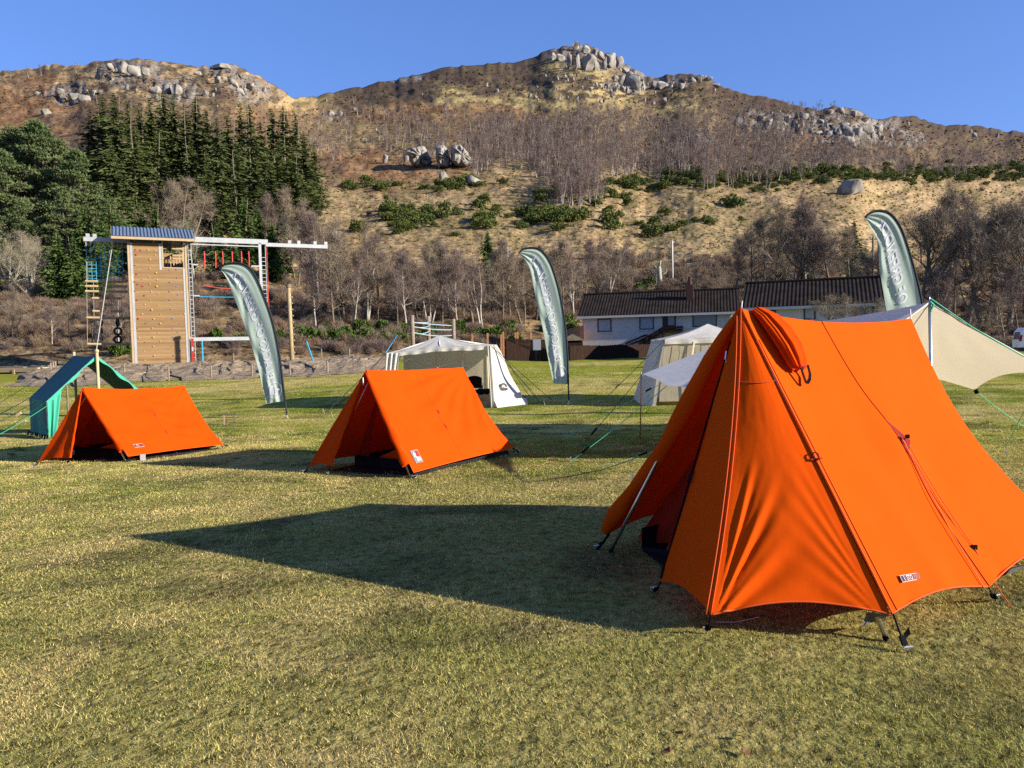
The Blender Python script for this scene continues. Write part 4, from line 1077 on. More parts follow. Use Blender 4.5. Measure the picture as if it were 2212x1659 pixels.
# back bell
K = drop((G + GL) / 2 + rd * 0.35, 0.08)
MB().grid(lambda s, t: lerp(surfR(1.0, t), lerp(B, K, t) - nR * 0.16 * math.sin(math.pi * t), s) + V3(0, 0, 0.08) * math.sin(math.pi * s) * t ** 5, 12, 24).build('bell_panel', m_or, big, smooth=True)
MB().grid(lambda s, t: lerp(lerp(B, K, t), lerp(B, GL, t), s) + V3(0, 0, 0.08) * math.sin(math.pi * s) * t ** 5, 12, 16).build('bell_panel', m_or, big, smooth=True)
# pegs and straps
peg(big, C + V3(0.01, 0, 0), gnd(1962, 1412), 0.005)
q = at(1952, 1368, 3.72); MB().add([q, q + V3(0.02, -0.01, 0.035), q + V3(0.035, 0, -0.005), q + V3(0.005, 0, -0.03)], [(0, 1, 2, 3)]).build('strap_tail', m_black, big)
peg(big, D, gnd(1527, 1368), 0.004); peg(big, E, gnd(1412, 1280), 0.005); peg(big, L, gnd(1288, 1188), 0.010)
peg(big, Fp, gnd(2152, 1298), 0.004); peg(big, G, gnd(2345, 1188), 0.005)
MB().tube([gnd(1548, 1352) + V3(0, 0, 0.02), gnd(1590, 1350) + V3(0, 0, 0.015), gnd(1640, 1345) + V3(0, 0, 0.03)], 0.003, 5).build('spare_peg', m_steel, big)
# side guy
S1, S2 = surfR(0.42, 0.50) + nR * 0.015, surfR(0.43, 0.505) + nR * 0.02
b = MB(); b.add([surfR(0.415, 0.42) + nR * 0.004, surfR(0.44, 0.52) + nR * 0.035, surfR(0.415, 0.56) + nR * 0.004], [(0, 1, 2)])
b.build('guy_tab', m_redf, big)
gg = gnd(2190, 1317); sl_ = lerp(S2, gg, 0.66) + V3(0, 0, 0.0)
def tochan(a, c, k=0.02): return [lerp(a, c, t) - V3(0, 0, k * 4 * t * (1 - t)) for t in np.linspace(0, 1, 8)]
b = MB(); b.tube(tochan(S2, sl_), 0.003, 5); b.tube(tochan(S1, sl_ + nR * 0.0 + V3(-0.01, 0, -0.02)), 0.003, 5); b.tube(tochan(sl_, gg), 0.0035, 5)
b.tube(tochan(S1, lerp(C, Fp, 0.93) + nR * 0.01), 0.003, 5)
b.build('guy_line', m_orope, big)
MB().box(sl_, V3(0.016, 0, 0), V3(0, 0.006, 0), V3(0, 0, 0.014)).build('guy_slider', m_black, big)
q = S2 + nR * 0.02; MB().box(q, V3(0.012, 0, 0), V3(0, 0.005, 0), V3(0, 0, 0.012)).build('guy_slider', m_black, big)
# toggle on the pole sleeve
q = surfR(0.0, 0.54) + nR * 0.01; b = MB(); b.torus(q, rd, 0.022, 0.004, 12, 5); b.bar(q + V3(-0.03, -0.005, -0.015), q + V3(0.03, -0.005, -0.01), 0.012, 0.008); b.build('door_toggle', m_redf, big)
# ventilation sleeve hanging from the ridge
vp = [(1632, 672), (1650, 695), (1672, 728), (1693, 762), (1708, 790), (1716, 803)]
vw = [0.045, 0.075, 0.088, 0.085, 0.070, 0.050]
vc = [rp(u, v, A, nR) + nR * o_ for (u, v), o_ in zip(vp, (0.015, 0.04, 0.055, 0.06, 0.055, 0.045))]
def sleeve(s, t):
    x = t * 5; i = min(int(x), 4); c = lerp(vc[i], vc[i + 1], x - i); wd = lerp(vw[i], vw[i + 1], x - i)
    a = s * 2 * math.pi
    r_ = 1 + 0.20 * math.sin(7 * a + 1.5 * t) * (0.35 + 0.65 * t) + 0.10 * math.sin(13 * a)
    return c + rd * wd * math.cos(a) * r_ + nR * wd * 0.55 * math.sin(a) * r_ + V3(0, 0, 0.012 * math.sin(5 * a) * t)
vsl = MB().grid(sleeve, 72, 40).build('ventilation_sleeve', m_or2, big, smooth=True)
b = MB(); b.poly([sleeve(k / 36, 1.0) for k in range(36)]); b.build('sleeve_end', m_redf, vsl)
h0, h1, h2 = rp(1712, 800, A, nR) + nR * 0.06, rp(1737, 832, A, nR) + nR * 0.03, rp(1730, 800, A, nR) + nR * 0.055
pts = [h0, lerp(h0, h1, 0.55) - rd * 0.012, h1 - rd * 0.02, h1, h1 + rd * 0.018 + V3(0, 0, 0.02), lerp(h2, h1, 0.5) + rd * 0.022, h2]
b = MB()
for i in range(len(pts) - 1): b.bar(pts[i], pts[i + 1] + (pts[i + 1] - pts[i]) * 0.08, 0.02, 0.004, nR)
b.build('loop', m_black, vsl)
# sewn label: STO MK5
lp = [rp(u, v, A, nR) + nR * 0.004 for u, v in ((1932, 1248), (1975, 1241), (1980, 1255), (1939, 1263))]
def bil(q, s, t): return lerp(lerp(q[0], q[1], s), lerp(q[3], q[2], s), t)
def nudge(p, s_, e): return p + nR * e
surf_d = lambda u, v: None
b = MB(); b.add([p + nR * 0.028 for p in lp], [(0, 1, 2, 3)])
lb_ = b.build('brand_label', m_white, big)
b = MB(); b.add([bil(lp, s, t) + nR * 0.030 for s, t in ((0.03, 0.08), (0.97, 0.08), (0.97, 0.92), (0.03, 0.92))], [(0, 1, 2, 3)]); b.build('label_field', m_label, lb_)
b = MB(); b.add([bil(lp, s, t) + nR * 0.032 for s, t in ((0.05, 0.2), (0.13, 0.12), (0.22, 0.2), (0.2, 0.6), (0.26, 0.9), (0.08, 0.9))], [(0, 1, 2, 3, 4, 5)]); b.build('label_emblem', m_navy, lb_)
ex, ey = (lp[1] - lp[0]), (lp[0] - lp[3])
b = MB(); on_text(b, 'STO', bil(lp, 0.24, 0.82) + nR * 0.033, ex * 0.155, ey * 0.95, 1.0, 0.03)
on_text(b, 'I', bil(lp, 0.09, 0.8) + nR * 0.034, ex * 0.16, ey * 0.9, 1.0, 0.04)
b.build('label_lettering', m_white, lb_)
b = MB(); on_text(b, 'MK5', bil(lp, 0.60, 0.80) + nR * 0.033, ex * 0.14, ey * 0.85, 1.0, 0.0); b.build('label_lettering', m_grey, lb_)

# ------------------------------------------------------------------ the two smaller orange tents
def small_tent(label, A, B, C, G, Cl, Gl, Pk, Q, footR, footG, patch):
    root = thing('ridge_tent', label, 'tent', drop((A + B) / 2), 'small orange ridge tents')
    rd = nrm(B - A)
    nR = nrm(np.cross(C - A, B - A)); nR = nR if nR[1] < 0 else -nR
    nL = nrm(np.cross(Cl - A, B - A)); nL = nL if nL[0] < 0 else -nL
    sag = patch.get('sag', 0.03); sm = patch.get('seam', 0.45)
    def ridge(s): return lerp(A, B, s) + V3(0, 0, -sag * 4 * s * (1 - s))
    ext = patch.get('ext', None)
    def surf(s, t):
        bt_ = lerp(C, G, s) + (V3(0, 0, 0.015) - nR * 0.01) * math.sin(math.pi * s)
        p = lerp(ridge(s), bt_, t) - nR * (0.03 * math.sin(math.pi * t) * math.sin(math.pi * s) + 0.05 * s ** 4 * math.sin(math.pi * t))
        # drag lines fan from the rear apex and from the seam guy
        a = math.atan2(t, (1 - s) * 1.2 + 0.05); r_ = math.hypot(t, 1 - s)
        p = p + nR * 0.011 * math.sin(a * 24 + 3 * fbm(s * 4, t * 3, 2, 77)) * float(sst(0.05, 0.3, r_) * sst(1.1, 0.5, r_)) * patch.get('folds', 1)
        p = p + nR * 0.022 * math.exp(-((s - sm) / 0.07) ** 2 - ((t - 0.55) / 0.2) ** 2)
        p = p + nR * 0.006 * math.sin(t * 34 + 2.5 * math.sin(s * 6)) * float(sst(sm, sm + 0.12, s) * sst(1.0, 0.7, s)) * float(sst(0.1, 0.3, t) * sst(0.98, 0.7, t)) * patch.get('ripple', 1)
        return p + nR * 0.030 * (float(fbm(s * 5, t * 5, 3, 401)) - 0.5)
    MB().grid(surf, 60, 40).build('side_panel', m_or2, root, smooth=True)
    MB().grid(lambda s, t: lerp(ridge(s), lerp(Cl, Gl, s), t) - nL * 0.04 * math.sin(math.pi * t), 24, 24).build('side_panel', m_or2, root, smooth=True)
    nv_ = nrm(np.cross(Pk - A, Q - A)); nv_ = nv_ if nv_[1] < 0 else -nv_
    MB().grid(lambda s, t: lerp(lerp(A, Pk, t), lerp(A, Q, t), s) + nv_ * (0.010 * math.sin(9 * s + 3 * t) * t) + V3(0, 0, 0.03) * math.sin(math.pi * s) * t ** 6, 20, 40).build('bell_panel', m_or2, root, smooth=True)
    MB().grid(lambda s, t: lerp(lerp(A, Cl, t), lerp(A, Pk, t), s), 8, 16).build('bell_panel', m_or2, root, smooth=True)
    # folded edges of the open doorway
    def edge(P0, P1, w0, ph, back):
        def fn(s, t):
            c = lerp(P0, P1, t); a = s * 6.283; r_ = w0 * (0.25 + 0.75 * t ** 0.5) * (0.85 + 0.22 * math.sin(26 * t + ph) * t)
            return c + nrm(np.cross(P1 - P0, V3(0, 1, 0))) * r_ * math.cos(a) + back * r_ * 0.6 * math.sin(a)
        return fn
    MB().grid(edge(A - V3(0, 0.01, 0), Q + V3(0.015, -0.01, 0.01), 0.022, 0, V3(0, -1, 0)), 10, 44).build('door_hem', m_or2, root, smooth=True)
    Cr = C + (A - C) * 0.03 - rd * 0.03
    MB().grid(edge(A - V3(0, 0.01, 0.02), Cr + V3(-0.05, 0.02, 0.05), patch.get('rollr', 0.045), 2, -rd), 12, 50).build('rolled_flap', m_or2, root, smooth=True)
    # inner tent with rounded door, dark tub floor
    A2 = A + rd * 0.30 - V3(0, 0, 0.10); C2 = drop(footR + rd * 0.34, 0.10) + (Cl - C) * 0.15; L2 = drop(Cl + rd * 0.34, 0.10) + (C - Cl) * 0.12
    base = [A2, C2]
    def doorw(s, t):
        right = lerp(A2, C2, t); wd = 0.10 + 0.10 * t + 0.45 * sst(0.72, 1.0, t) ** 2
        left = lerp(right, lerp(A2, L2, t), min(1, wd))
        return lerp(right, left, s)
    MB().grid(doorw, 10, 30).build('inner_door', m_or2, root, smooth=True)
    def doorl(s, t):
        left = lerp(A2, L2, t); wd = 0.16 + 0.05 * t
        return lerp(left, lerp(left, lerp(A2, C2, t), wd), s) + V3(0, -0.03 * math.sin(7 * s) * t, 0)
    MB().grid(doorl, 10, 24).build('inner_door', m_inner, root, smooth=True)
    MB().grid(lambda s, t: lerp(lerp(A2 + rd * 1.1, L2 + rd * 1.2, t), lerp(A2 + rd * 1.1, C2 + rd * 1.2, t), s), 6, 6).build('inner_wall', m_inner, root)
    vq = lerp(A2, lerp(L2, C2, 0.38), 0.18); vq2 = lerp(A2, lerp(L2, C2, 0.38), 0.40)
    b = MB(); b.bar(vq - rd * 0.03, vq2 - rd * 0.03, 0.055, 0.004, rd); b.build('mesh_vent', m_black, root)
    tub = [drop(p, 0.02) for p in (L2 - rd * 0.05, C2 - rd * 0.05, C2 + rd * 1.5, L2 + rd * 1.5)]; b = MB(); b.poly(tub)
    for i in range(4): b.poly([tub[i], tub[(i + 1) % 4], tub[(i + 1) % 4] + V3(0, 0, 0.12), tub[i] + V3(0, 0, 0.12)])
    o1, o2 = drop(footR + rd * 0.1, 0.012), drop(lerp(Q, Cl, 0.35), 0.012); b.poly([o1, tub[1], tub[0], o2])
    b.build('groundsheet', m_sheet, root)
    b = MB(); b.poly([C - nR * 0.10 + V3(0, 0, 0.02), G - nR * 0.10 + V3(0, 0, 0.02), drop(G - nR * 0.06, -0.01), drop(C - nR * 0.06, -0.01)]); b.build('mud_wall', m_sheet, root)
    Kb = drop((G + Gl) / 2 + rd * 0.35, 0.05)
    MB().grid(lambda s, t: lerp(surf(1.0, t), lerp(B, Kb, t) - nR * 0.06 * math.sin(math.pi * t), s), 8, 16).build('bell_panel', m_or2, root, smooth=True)
    MB().grid(lambda s, t: lerp(lerp(B, Kb, t), lerp(B, Gl, t), s), 8, 12).build('bell_panel', m_or2, root, smooth=True)
    fl = drop(Cl + (Cl - C) * 0.02)
    MB().tube([footR, A + rd * 0.10 - V3(0, 0, 0.06)], 0.011, 8).build('pole', m_alu, root, smooth=True)
    MB().tube([fl, A + rd * 0.10 - V3(0, 0, 0.06)], 0.011, 8).build('pole', m_alu, root, smooth=True)
    MB().tube([footG - nR * (1, 1, 0) * 0.10, B - rd * 0.1 - V3(0, 0, 0.08)], 0.011, 8).build('pole', m_alu, root, smooth=True)
    MB().tube([drop(Gl) - nL * (1, 1, 0) * 0.10, B - rd * 0.1 - V3(0, 0, 0.08)], 0.011, 8).build('pole', m_alu, root, smooth=True)
    for p in (A, B): MB().tube([p - V3(0, 0, 0.03), p + V3(0, 0, 0.085)], 0.004, 5).build('ridge_spike', m_alu, root)
    seam(root, [surf(sm, t) + nR * 0.002 for t in np.linspace(0, 1, 30)], 0.003)
    seam(root, [lerp(C, G, s) + (V3(0, 0, 0.015) - nR * 0.01) * math.sin(math.pi * s) for s in np.linspace(0, 1, 20)], 0.005, name='hem')
    seam(root, [surf(0.0, t) + nR * 0.002 for t in np.linspace(0, 1, 20)], 0.006)
    for t0 in patch['tabs']:
        q = surf(sm, t0); b = MB(); b.add([q + nR * 0.004, q + nR * 0.035 - V3(0, 0, 0.05), q + nR * 0.004 - V3(0, 0, 0.09)], [(0, 1, 2)]); b.tube([q + nR * 0.02, q + nR * 0.03 - V3(-0.02, 0, 0.06)], 0.006, 5); b.build('guy_tab', m_redf, root)
    for a_, g_ in patch['pegs']: peg(root, a_, g_, 0.006)
    q = lerp(A, C, 0.03) - rd * 0.03; b = MB(); b.tube([q - V3(0.03, 0, 0.05), q - V3(0.028, 0, 0.14)], 0.006, 5); b.build('zip_pull', m_steel, root)
    return root, surf, nR, rd, doorw
# middle tent
A = at(790, 800, 9.42); B = at(1000, 793, 11.0); C = at(893, 1021, 8.90); G = at(1108, 967, 10.72)
fR = gnd(886, 1031); Cl = drop(2 * V3(A[0], A[1], 0) - V3(C[0], C[1], 0), 0.09); Gl = drop(2 * V3(B[0], B[1], 0) - V3(G[0], G[1], 0), 0.09)
Pk = at(666, 1009, 9.68); Q = at(713, 1006, 9.35); fG = gnd(1104, 981)
root, surf, nR, rd, dw = small_tent('orange ridge tent in the middle of the lawn before the white frame tent', A, B, C, G, Cl, Gl, Pk, Q, fR, fG,
    dict(sag=0.02, seam=0.47, folds=1.4, ripple=0.3, rollr=0.05, tabs=(0.46, 0.62), pegs=[(C, gnd(893, 1034)), (Q, gnd(708, 1026)), (Pk, gnd(655, 1022)), (G, gnd(1122, 978)), (G, gnd(1113, 984)), (surf if False else C, gnd(900, 1033))]))
def patch_label(root, org, ex, ey, n, mats):
    q = [org, org + ex, org + ex + ey, org + ey]
    lb_ = MB().poly([p + n * 0.002 for p in q]).build('brand_label', mats[0], root)
    MB().poly([org + ex * a + ey * c + n * 0.004 for a, c in ((0.3, 0.45), (0.92, 0.45), (0.92, 0.92), (0.3, 0.92))]).build('label_field', mats[1], lb_)
    MB().poly([org + ex * a + ey * c + n * 0.006 for a, c in ((0.08, 0.5), (0.2, 0.85), (0.38, 0.92), (0.5, 0.7), (0.4, 0.5), (0.9, 0.4), (0.9, 0.15), (0.25, 0.12), (0.3, 0.4))]).build('label_emblem', mats[2], lb_)
o = surf(0.05, 0.93) + nR * 0.008; o2 = surf(0.115, 0.93) + nR * 0.008; up = (surf(0.05, 0.82) - surf(0.05, 0.93))
patch_label(root, o, o2 - o, up * 1.1, nR, (m_grey, m_redf, m_white))
o = dw(0.45, 0.93) - rd * 0.01; o2 = dw(0.15, 0.93) - rd * 0.01; up = dw(0.15, 0.80) - dw(0.15, 0.93)
patch_label(root, o, o2 - o, up, -rd, (m_navy, m_redf, m_grey))
# left tent
A = at(178, 838, 11.3); B = at(398, 833, 12.9); C = at(276, 986, 10.78); G = at(482, 960, 12.5)
fR = gnd(272, 997); Cl = drop(2 * V3(A[0], A[1], 0) - V3(C[0], C[1], 0), 0.07); Gl = drop(2 * V3(B[0], B[1], 0) - V3(G[0], G[1], 0), 0.07)
Pk = at(83, 998, 11.05); Q = at(150, 990, 10.85); fG = gnd(488, 966)
root, surf, nR, rd, dw = small_tent('orange ridge tent at the left in front of the green tent', A, B, C, G, Cl, Gl, Pk, Q, fR, fG,
    dict(sag=0.035, seam=0.5, folds=0.4, ripple=1.2, rollr=0.04, tabs=(0.42, 0.70), pegs=[(C, gnd(280, 994)), (Q, gnd(146, 1000)), (Pk, gnd(74, 1008)), (G, gnd(494, 964))]))
o = surf(0.11, 0.90) + nR * 0.008; o2 = surf(0.20, 0.90) + nR * 0.008; up = (surf(0.11, 0.85) - surf(0.11, 0.90))
lq = [o, o2, o2 + up, o + up]
lb_ = MB().poly(lq).build('brand_label', m_white, root)
MB().poly([bil([lq[3], lq[2], lq[1], lq[0]], s, t) + nR * 0.002 for s, t in ((0.03, 0.1), (0.97, 0.1), (0.97, 0.9), (0.03, 0.9))]).build('label_field', m_label, lb_)
b = MB(); on_text(b, 'STO', lerp(lq[0], lq[1], 0.24) + up * 0.22 + nR * 0.004, (o2 - o) * 0.15, up * 0.85, 1.0, 0.03); b.build('label_lettering', m_white, lb_)
b = MB(); q = drop(C, 0) + rd * 0.25; b.box(q + V3(0, -0.02, 0.04), V3(0.03, 0.01, 0), V3(-0.005, 0.02, 0), V3(0, 0, 0.05)); b.build('care_tag', m_white, root)

# ------------------------------------------------------------------ green ridge tent at far left
m_teal_shade = mat('shaded_teal_canvas', (0.018, 0.105, 0.120), 0.75, (0.022, 0.125, 0.135), 2.0, 0.004, 6, trans=0.12, tcol=(0.02, 0.12, 0.08))  # canvas on the side away from the sun, its shade painted into the colour
m_green_lit = mat('sunlit_green_canvas', (0.045, 0.34, 0.235), 0.75, (0.055, 0.38, 0.27), 2.0, 0.006, 6, trans=0.15)  # same canvas in a lighter tone, sunlight painted on door edges and curtain
m_green_inside = mat('inside_shade_green_canvas', (0.010, 0.075, 0.055), 0.8, (0.012, 0.09, 0.06), 3.0)  # same canvas darkened for the far side, interior shade put into the colour
m_wood = mat('pale_wood', (0.46, 0.34, 0.19), 0.7, (0.38, 0.31, 0.16), 4.0, stretch=(4, 4, 0.6))
T1 = at(208, 767, 16.5); T2 = at(160, 767.5, 17.9)
gt_ = thing('patrol_tent', 'teal green ridge tent with open sunlit-edged front at the left', 'tent', drop(T1))
e = nrm((T2 - T1) * (1, 1, 0)); pr = V3(-e[1], e[0], 0); pr = pr if pr[0] > 0 else -pr
LF = at(100, 867, 15.9); LB_ = at(63, 860, 17.3)
RF = V3(T1[0], T1[1], 0) * 2 - V3(LF[0], LF[1], 0); RF[2] = LF[2]; RB = V3(T2[0], T2[1], 0) * 2 - V3(LB_[0], LB_[1], 0); RB[2] = LB_[2]
MB().grid(lambda s, t: lerp(lerp(T1, T2, s), lerp(LF, LB_, s), t) - V3(0, 0, 0.03 * math.sin(math.pi * s) * (1 - t)), 20, 20).build('roof_panel', m_teal_shade, gt_, smooth=True)
MB().grid(lambda s, t: lerp(lerp(T1, T2, s), lerp(RF, RB, s), t) - V3(0, 0, 0.03 * math.sin(math.pi * s) * (1 - t)), 20, 20).build('roof_panel', m_green_inside, gt_, smooth=True)
lfb, lbb = at(103, 926, 15.95), at(63, 912, 17.25)
lbb = drop(lbb, 0.06); lfb = drop(lfb, 0.05)
MB().grid(lambda s, t: lerp(lerp(LF, LB_, s), lerp(lfb, lbb, s), t) + pr * 0.02 * math.sin(s * 14) * t, 24, 8).build('wall', m_teal_shade, gt_, smooth=True)
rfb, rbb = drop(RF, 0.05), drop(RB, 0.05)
MB().grid(lambda s, t: lerp(lerp(RF, RB, s), lerp(rfb, rbb, s), t) + pr * 0.02 * math.sin(s * 14) * t, 24, 8).build('wall', m_green_inside, gt_, smooth=True)
for (ea, sgn) in ((LF, -1), (RF, 1)):
    wd = nrm(T1 - ea)
    MB().grid(lambda s, t: lerp(T1, ea, t) - e * 0.02 + (V3(0, 0, -1) * (0.05 + 0.05 * t) + pr * (-sgn) * 0.03) * s * (0.6 + 0.3 * math.sin(17 * t)), 4, 40).build('door_edge', m_green_lit, gt_, smooth=True)
# bunched door curtain
def curtain(s, t):
    top = lerp(LF, T1, 0.30 * s); bot = lfb + pr * (0.02 + 0.14 * s) + V3(0, -0.04 - 0.03 * math.sin(12 * s), 0)
    p = lerp(top, bot, t); pin = math.exp(-((t - 0.62) / 0.16) ** 2) * 0.0
    return p - e * (0.03 + 0.03 * math.sin(s * 15 + t)) * (0.3 + t)
MB().grid(curtain, 30, 16).build('door_curtain', m_green_lit, gt_, smooth=True)
p0 = drop(T1 - e * 0.05, 0); MB().tube([p0, T1 + V3(0, 0, 0.12) - e * 0.05], 0.03, 10).build('pole', m_wood, gt_, smooth=True)
b = MB(); b.tube([T1 + V3(0, 0, 0.06) - e * 0.05, T1 + V3(0, 0, 0.10) - e * 0.05, T1 + V3(0, 0, 0.13) - e * 0.05], [0.04, 0.045, 0.01], 10); b.build('pole_knob', m_wood, gt_, smooth=True)
MB().tube([drop(T2), T2 + V3(0, 0, 0.08)], 0.03, 8).build('pole', m_wood, gt_, smooth=True)
MB().tube([drop(lerp(LF, T1, 0.62) + e * 1.0), lerp(LF, T1, 0.62) + e * 1.0 + V3(0, 0, -0.08)], 0.022, 8).build('pole', m_dark, gt_)
b = MB()
for a_, g_ in ((LB_, gnd(-30, 905)), (LB_, gnd(-45, 915)), (lerp(LF, LB_, 0.5), gnd(-20, 920)), (LF, gnd(-10, 940)), (LF + V3(0, 0, -0.1), gnd(-25, 950)), (T2, gnd(-60, 905))): b.tube(tochan(a_, g_, 0.03), 0.007, 5)
b.build('guy_line', m_grope, gt_)
q = at(40, 895, 15.6); MB().box(q, V3(0.05, 0, 0.03), V3(0, 0.015, 0), V3(-0.01, 0, 0.02)).build('guy_slider', m_wood, gt_)
b = MB()
for k in range(9):
    a_ = lerp(lfb, lbb, k / 8); b.tube([a_ + V3(0, -0.02, 0.03), a_ + V3(0.02 * math.sin(k * 3), -0.05, -0.06)], 0.02, 5)
b.build('mud_flap', m_sheet, gt_)

# ================================================================== WHITE FRAME TENTS, TARP
m_cream = mat('cream_canvas', (0.52, 0.50, 0.445), 0.8, (0.56, 0.54, 0.485), 2.5, 0.012, 5.0, trans=0.22, tcol=(0.70, 0.62, 0.45))
m_cream2 = mat('beige_lining', (0.50, 0.445, 0.32), 0.85, (0.55, 0.49, 0.36), 2.0, 0.008, 5.0, trans=0.50, tcol=(0.72, 0.62, 0.40))
m_mesh = mat('pale_window_mesh', (0.70, 0.69, 0.63), 0.8, trans=0.3)
m_cpole = mat('cream_pole', (0.66, 0.60, 0.46), 0.6)
m_tarp = mat('white_tarp', (0.68, 0.66, 0.63), 0.7, (0.73, 0.71, 0.68), 2.5, 0.006, 6.0, trans=0.36, tcol=(0.74, 0.64, 0.46))
m_card = mat('cardboard', (0.36, 0.24, 0.12), 0.9, (0.30, 0.19, 0.09), 5)
m_ink = mat('printed_ink', (0.05, 0.05, 0.055), 0.8)

# ---- left one
F0 = gnd(1067, 881); Y = F0[1]
wt = thing('frame_tent', 'open fronted white frame tent behind the middle orange tent', 'tent', drop(at(945, 880, Y + 1.4)))
FLe, FRe = at(834, 763, Y), at(1060, 746, Y); AP = at(948, 725, Y + 1.3); FM = at(950, 749, Y + 0.0)
back = V3(0.12, 2.7, 0.02); BLe, BRe = FLe + back, FRe + back; BM = FM + back
m_roof = MB()
def ruf(s, k): return V3(0, 0, 0.012 * math.sin(s * k) + 0.01 * math.sin(s * k * 2.3 + 1))
def tripatch(b, a, c, d, k=20, n=24):
    nn = nrm(np.cross(c - a, d - a)); nn = nn if nn[2] > 0 else -nn
    b.grid(lambda s, t: lerp(a, lerp(c, d, s), t) + nn * (0.012 * math.sin(s * k + 3 * t) * t * t - 0.05 * math.sin(math.pi * t)), n, 14)
for a_, c_ in ((FLe, FM), (FM, FRe), (FRe, BRe), (BRe, BM), (BM, BLe), (BLe, FLe)): tripatch(m_roof, AP, a_, c_, 16)
m_roof.build('roof', m_cream, wt, smooth=True)
b = MB()
for a_, c_ in ((FLe, FM), (FM, FRe)):
    b.grid(lambda s, t: lerp(a_, c_, s) + V3(0, -0.02 - 0.022 * math.sin(s * 26 + t) * t, -t * (0.13 + 0.008 * math.sin(s * 13))), 60, 6)
b.build('valance', m_cream, wt, smooth=True)
rf = gnd(1134, 873); rfl = F0
def rwall(s, t): return lerp(lerp(FRe, BRe, s), lerp(rfl + V3(0, 0, 0.02), rf + V3(0, 0, 0.02), s), t) + V3(1, -0.3, 0) * (0.02 * math.sin(s * 14 + 2 * t) * t + 0.03 * math.sin(t * 9) * s)
MB().grid(rwall, 40, 24).build('side_wall', m_cream, wt, smooth=True)
lfF = drop(FLe + V3(-0.12, 0, 0), 0.02); lfB = drop(BLe + V3(-0.75, 0, 0), 0.02)
MB().grid(lambda s, t: lerp(lerp(FLe, BLe, s), lerp(lfF, lfB, s), t) + V3(1, -0.3, 0) * 0.02 * math.sin(s * 14 + 2 * t) * t, 30, 16).build('side_wall', m_cream, wt, smooth=True)
MB().grid(lambda s, t: lerp(lerp(BLe, BRe, s), lerp(drop(BLe, 0.02), drop(BRe, 0.02), s), t) + V3(0, 0.03 * math.sin(s * 13), 0), 40, 10).build('back_wall', m_cream2, wt, smooth=True)
b = MB(); b.grid(lambda s, t: lerp(FLe, lfF, t) + V3(0.40 * s * (1 - 0.25 * t), -0.03 - 0.03 * math.sin(s * 19 + t * 2), 0), 30, 16)
b.build('front_curtain', m_cream, wt, smooth=True); b = MB(); b.grid(lambda s, t: lerp(FRe, F0, t) + V3(-0.10 * s, -0.03 - 0.02 * math.sin(s * 9 + t * 2), 0), 12, 16)
b.build('front_curtain', m_cream, wt, smooth=True)
b = MB()
for u in (0.06, 0.36, 0.62, 0.64, 0.9):
    p = lerp(BLe, BRe, u) + V3(0, -0.06, 0); b.tube([p, drop(p)], 0.02, 6)
b.tube([BM + V3(0, -0.05, 0), AP + V3(0, 0, -0.06), FM + V3(0, 0.05, -0.03)], 0.016, 6)
for a_ in (FRe, BRe, FLe, BLe): b.tube([a_ + V3(0, 0, -0.04), AP - V3(0, 0, 0.06)], 0.016, 6)
b.tube([FRe + V3(-0.08, 0.1, 0), drop(F0 + V3(-0.08, 0.1, 0))], 0.018, 6); b.tube([lerp(FRe, BRe, 0.55) + V3(-0.06, 0, -0.02), lerp(F0, rf, 0.55) + V3(-0.1, 0, 0.02)], 0.018, 6)
b.tube([FLe + V3(0.08, 0.1, 0), drop(FLe + V3(0.08, 0.1, 0))], 0.018, 6)
b.build('frame', m_cpole, wt, smooth=True)
b = MB(); b.grid(lambda s, t: rwall(0.35 + 0.35 * s, 0.14 + 0.42 * t) + V3(-0.03, 0, 0), 6, 6); b.build('window', m_mesh, wt)
b = MB(); b.grid(lambda s, t: lerp(rfl, rf, s) + (V3(0.03, -0.03, 0.20) * (1 - t) + V3(0.10, -0.12, 0.01) * t) + V3(0, -0.02 * math.sin(s * 13), 0), 20, 4); b.build('mud_flap', m_cream, wt, smooth=True)
b = MB(); c = rwall(0.36, 0.70) + V3(0.045, -0.03, 0); ex = nrm(rf - rfl); ez = V3(0, 0, 1)
b.poly([c + ex * 0.17 * math.cos(a) + ez * 0.13 * max(0, math.sin(a)) for a in np.linspace(0, math.pi, 14)])
b.poly([c + ex * x + ez * z for x, z in ((-0.19, -0.02), (0.19, -0.02), (0.19, -0.10), (-0.19, -0.10))])
em = b.build('maker_emblem', m_ink, wt)
b = MB(); b.poly([c + ex * 0.075 * math.cos(a) + ez * 0.075 * max(0, math.sin(a)) + V3(0.006, -0.006, 0) for a in np.linspace(0, math.pi, 10)]); b.build('emblem_opening', m_cream, em)
b = MB()
for a_, g_ in ((FRe, gnd(1178, 876)), (FRe, gnd(1195, 867)), (BRe, gnd(1147, 861)), (lerp(FRe, BRe, .5), gnd(1165, 868)), (FLe, gnd(702, 893)), (FLe, gnd(712, 884)), (BLe, gnd(722, 880))): b.tube(tochan(a_, g_, 0.02), 0.009, 5)
b.build('guy_line', m_dkrope, wt)
b = MB()
for u, v in ((1134, 871), (1128, 868), (1069, 878)): q = gnd(u, v); b.tube([q + V3(0, -0.03, 0.22), q + V3(0.03, -0.05, 0.1), q + V3(0.0, -0.05, 0.0)], 0.022, 5)
b.build('elastic_loop', m_black, wt)
for u, v in ((702, 893), (720, 901), (1178, 876), (1195, 867), (1147, 861)): q = gnd(u, v); MB().tube([q - V3(0, 0, .05), q + V3(-0.05, -0.05, 0.14)], 0.012, 5).build('tent_peg', m_steel, wt)
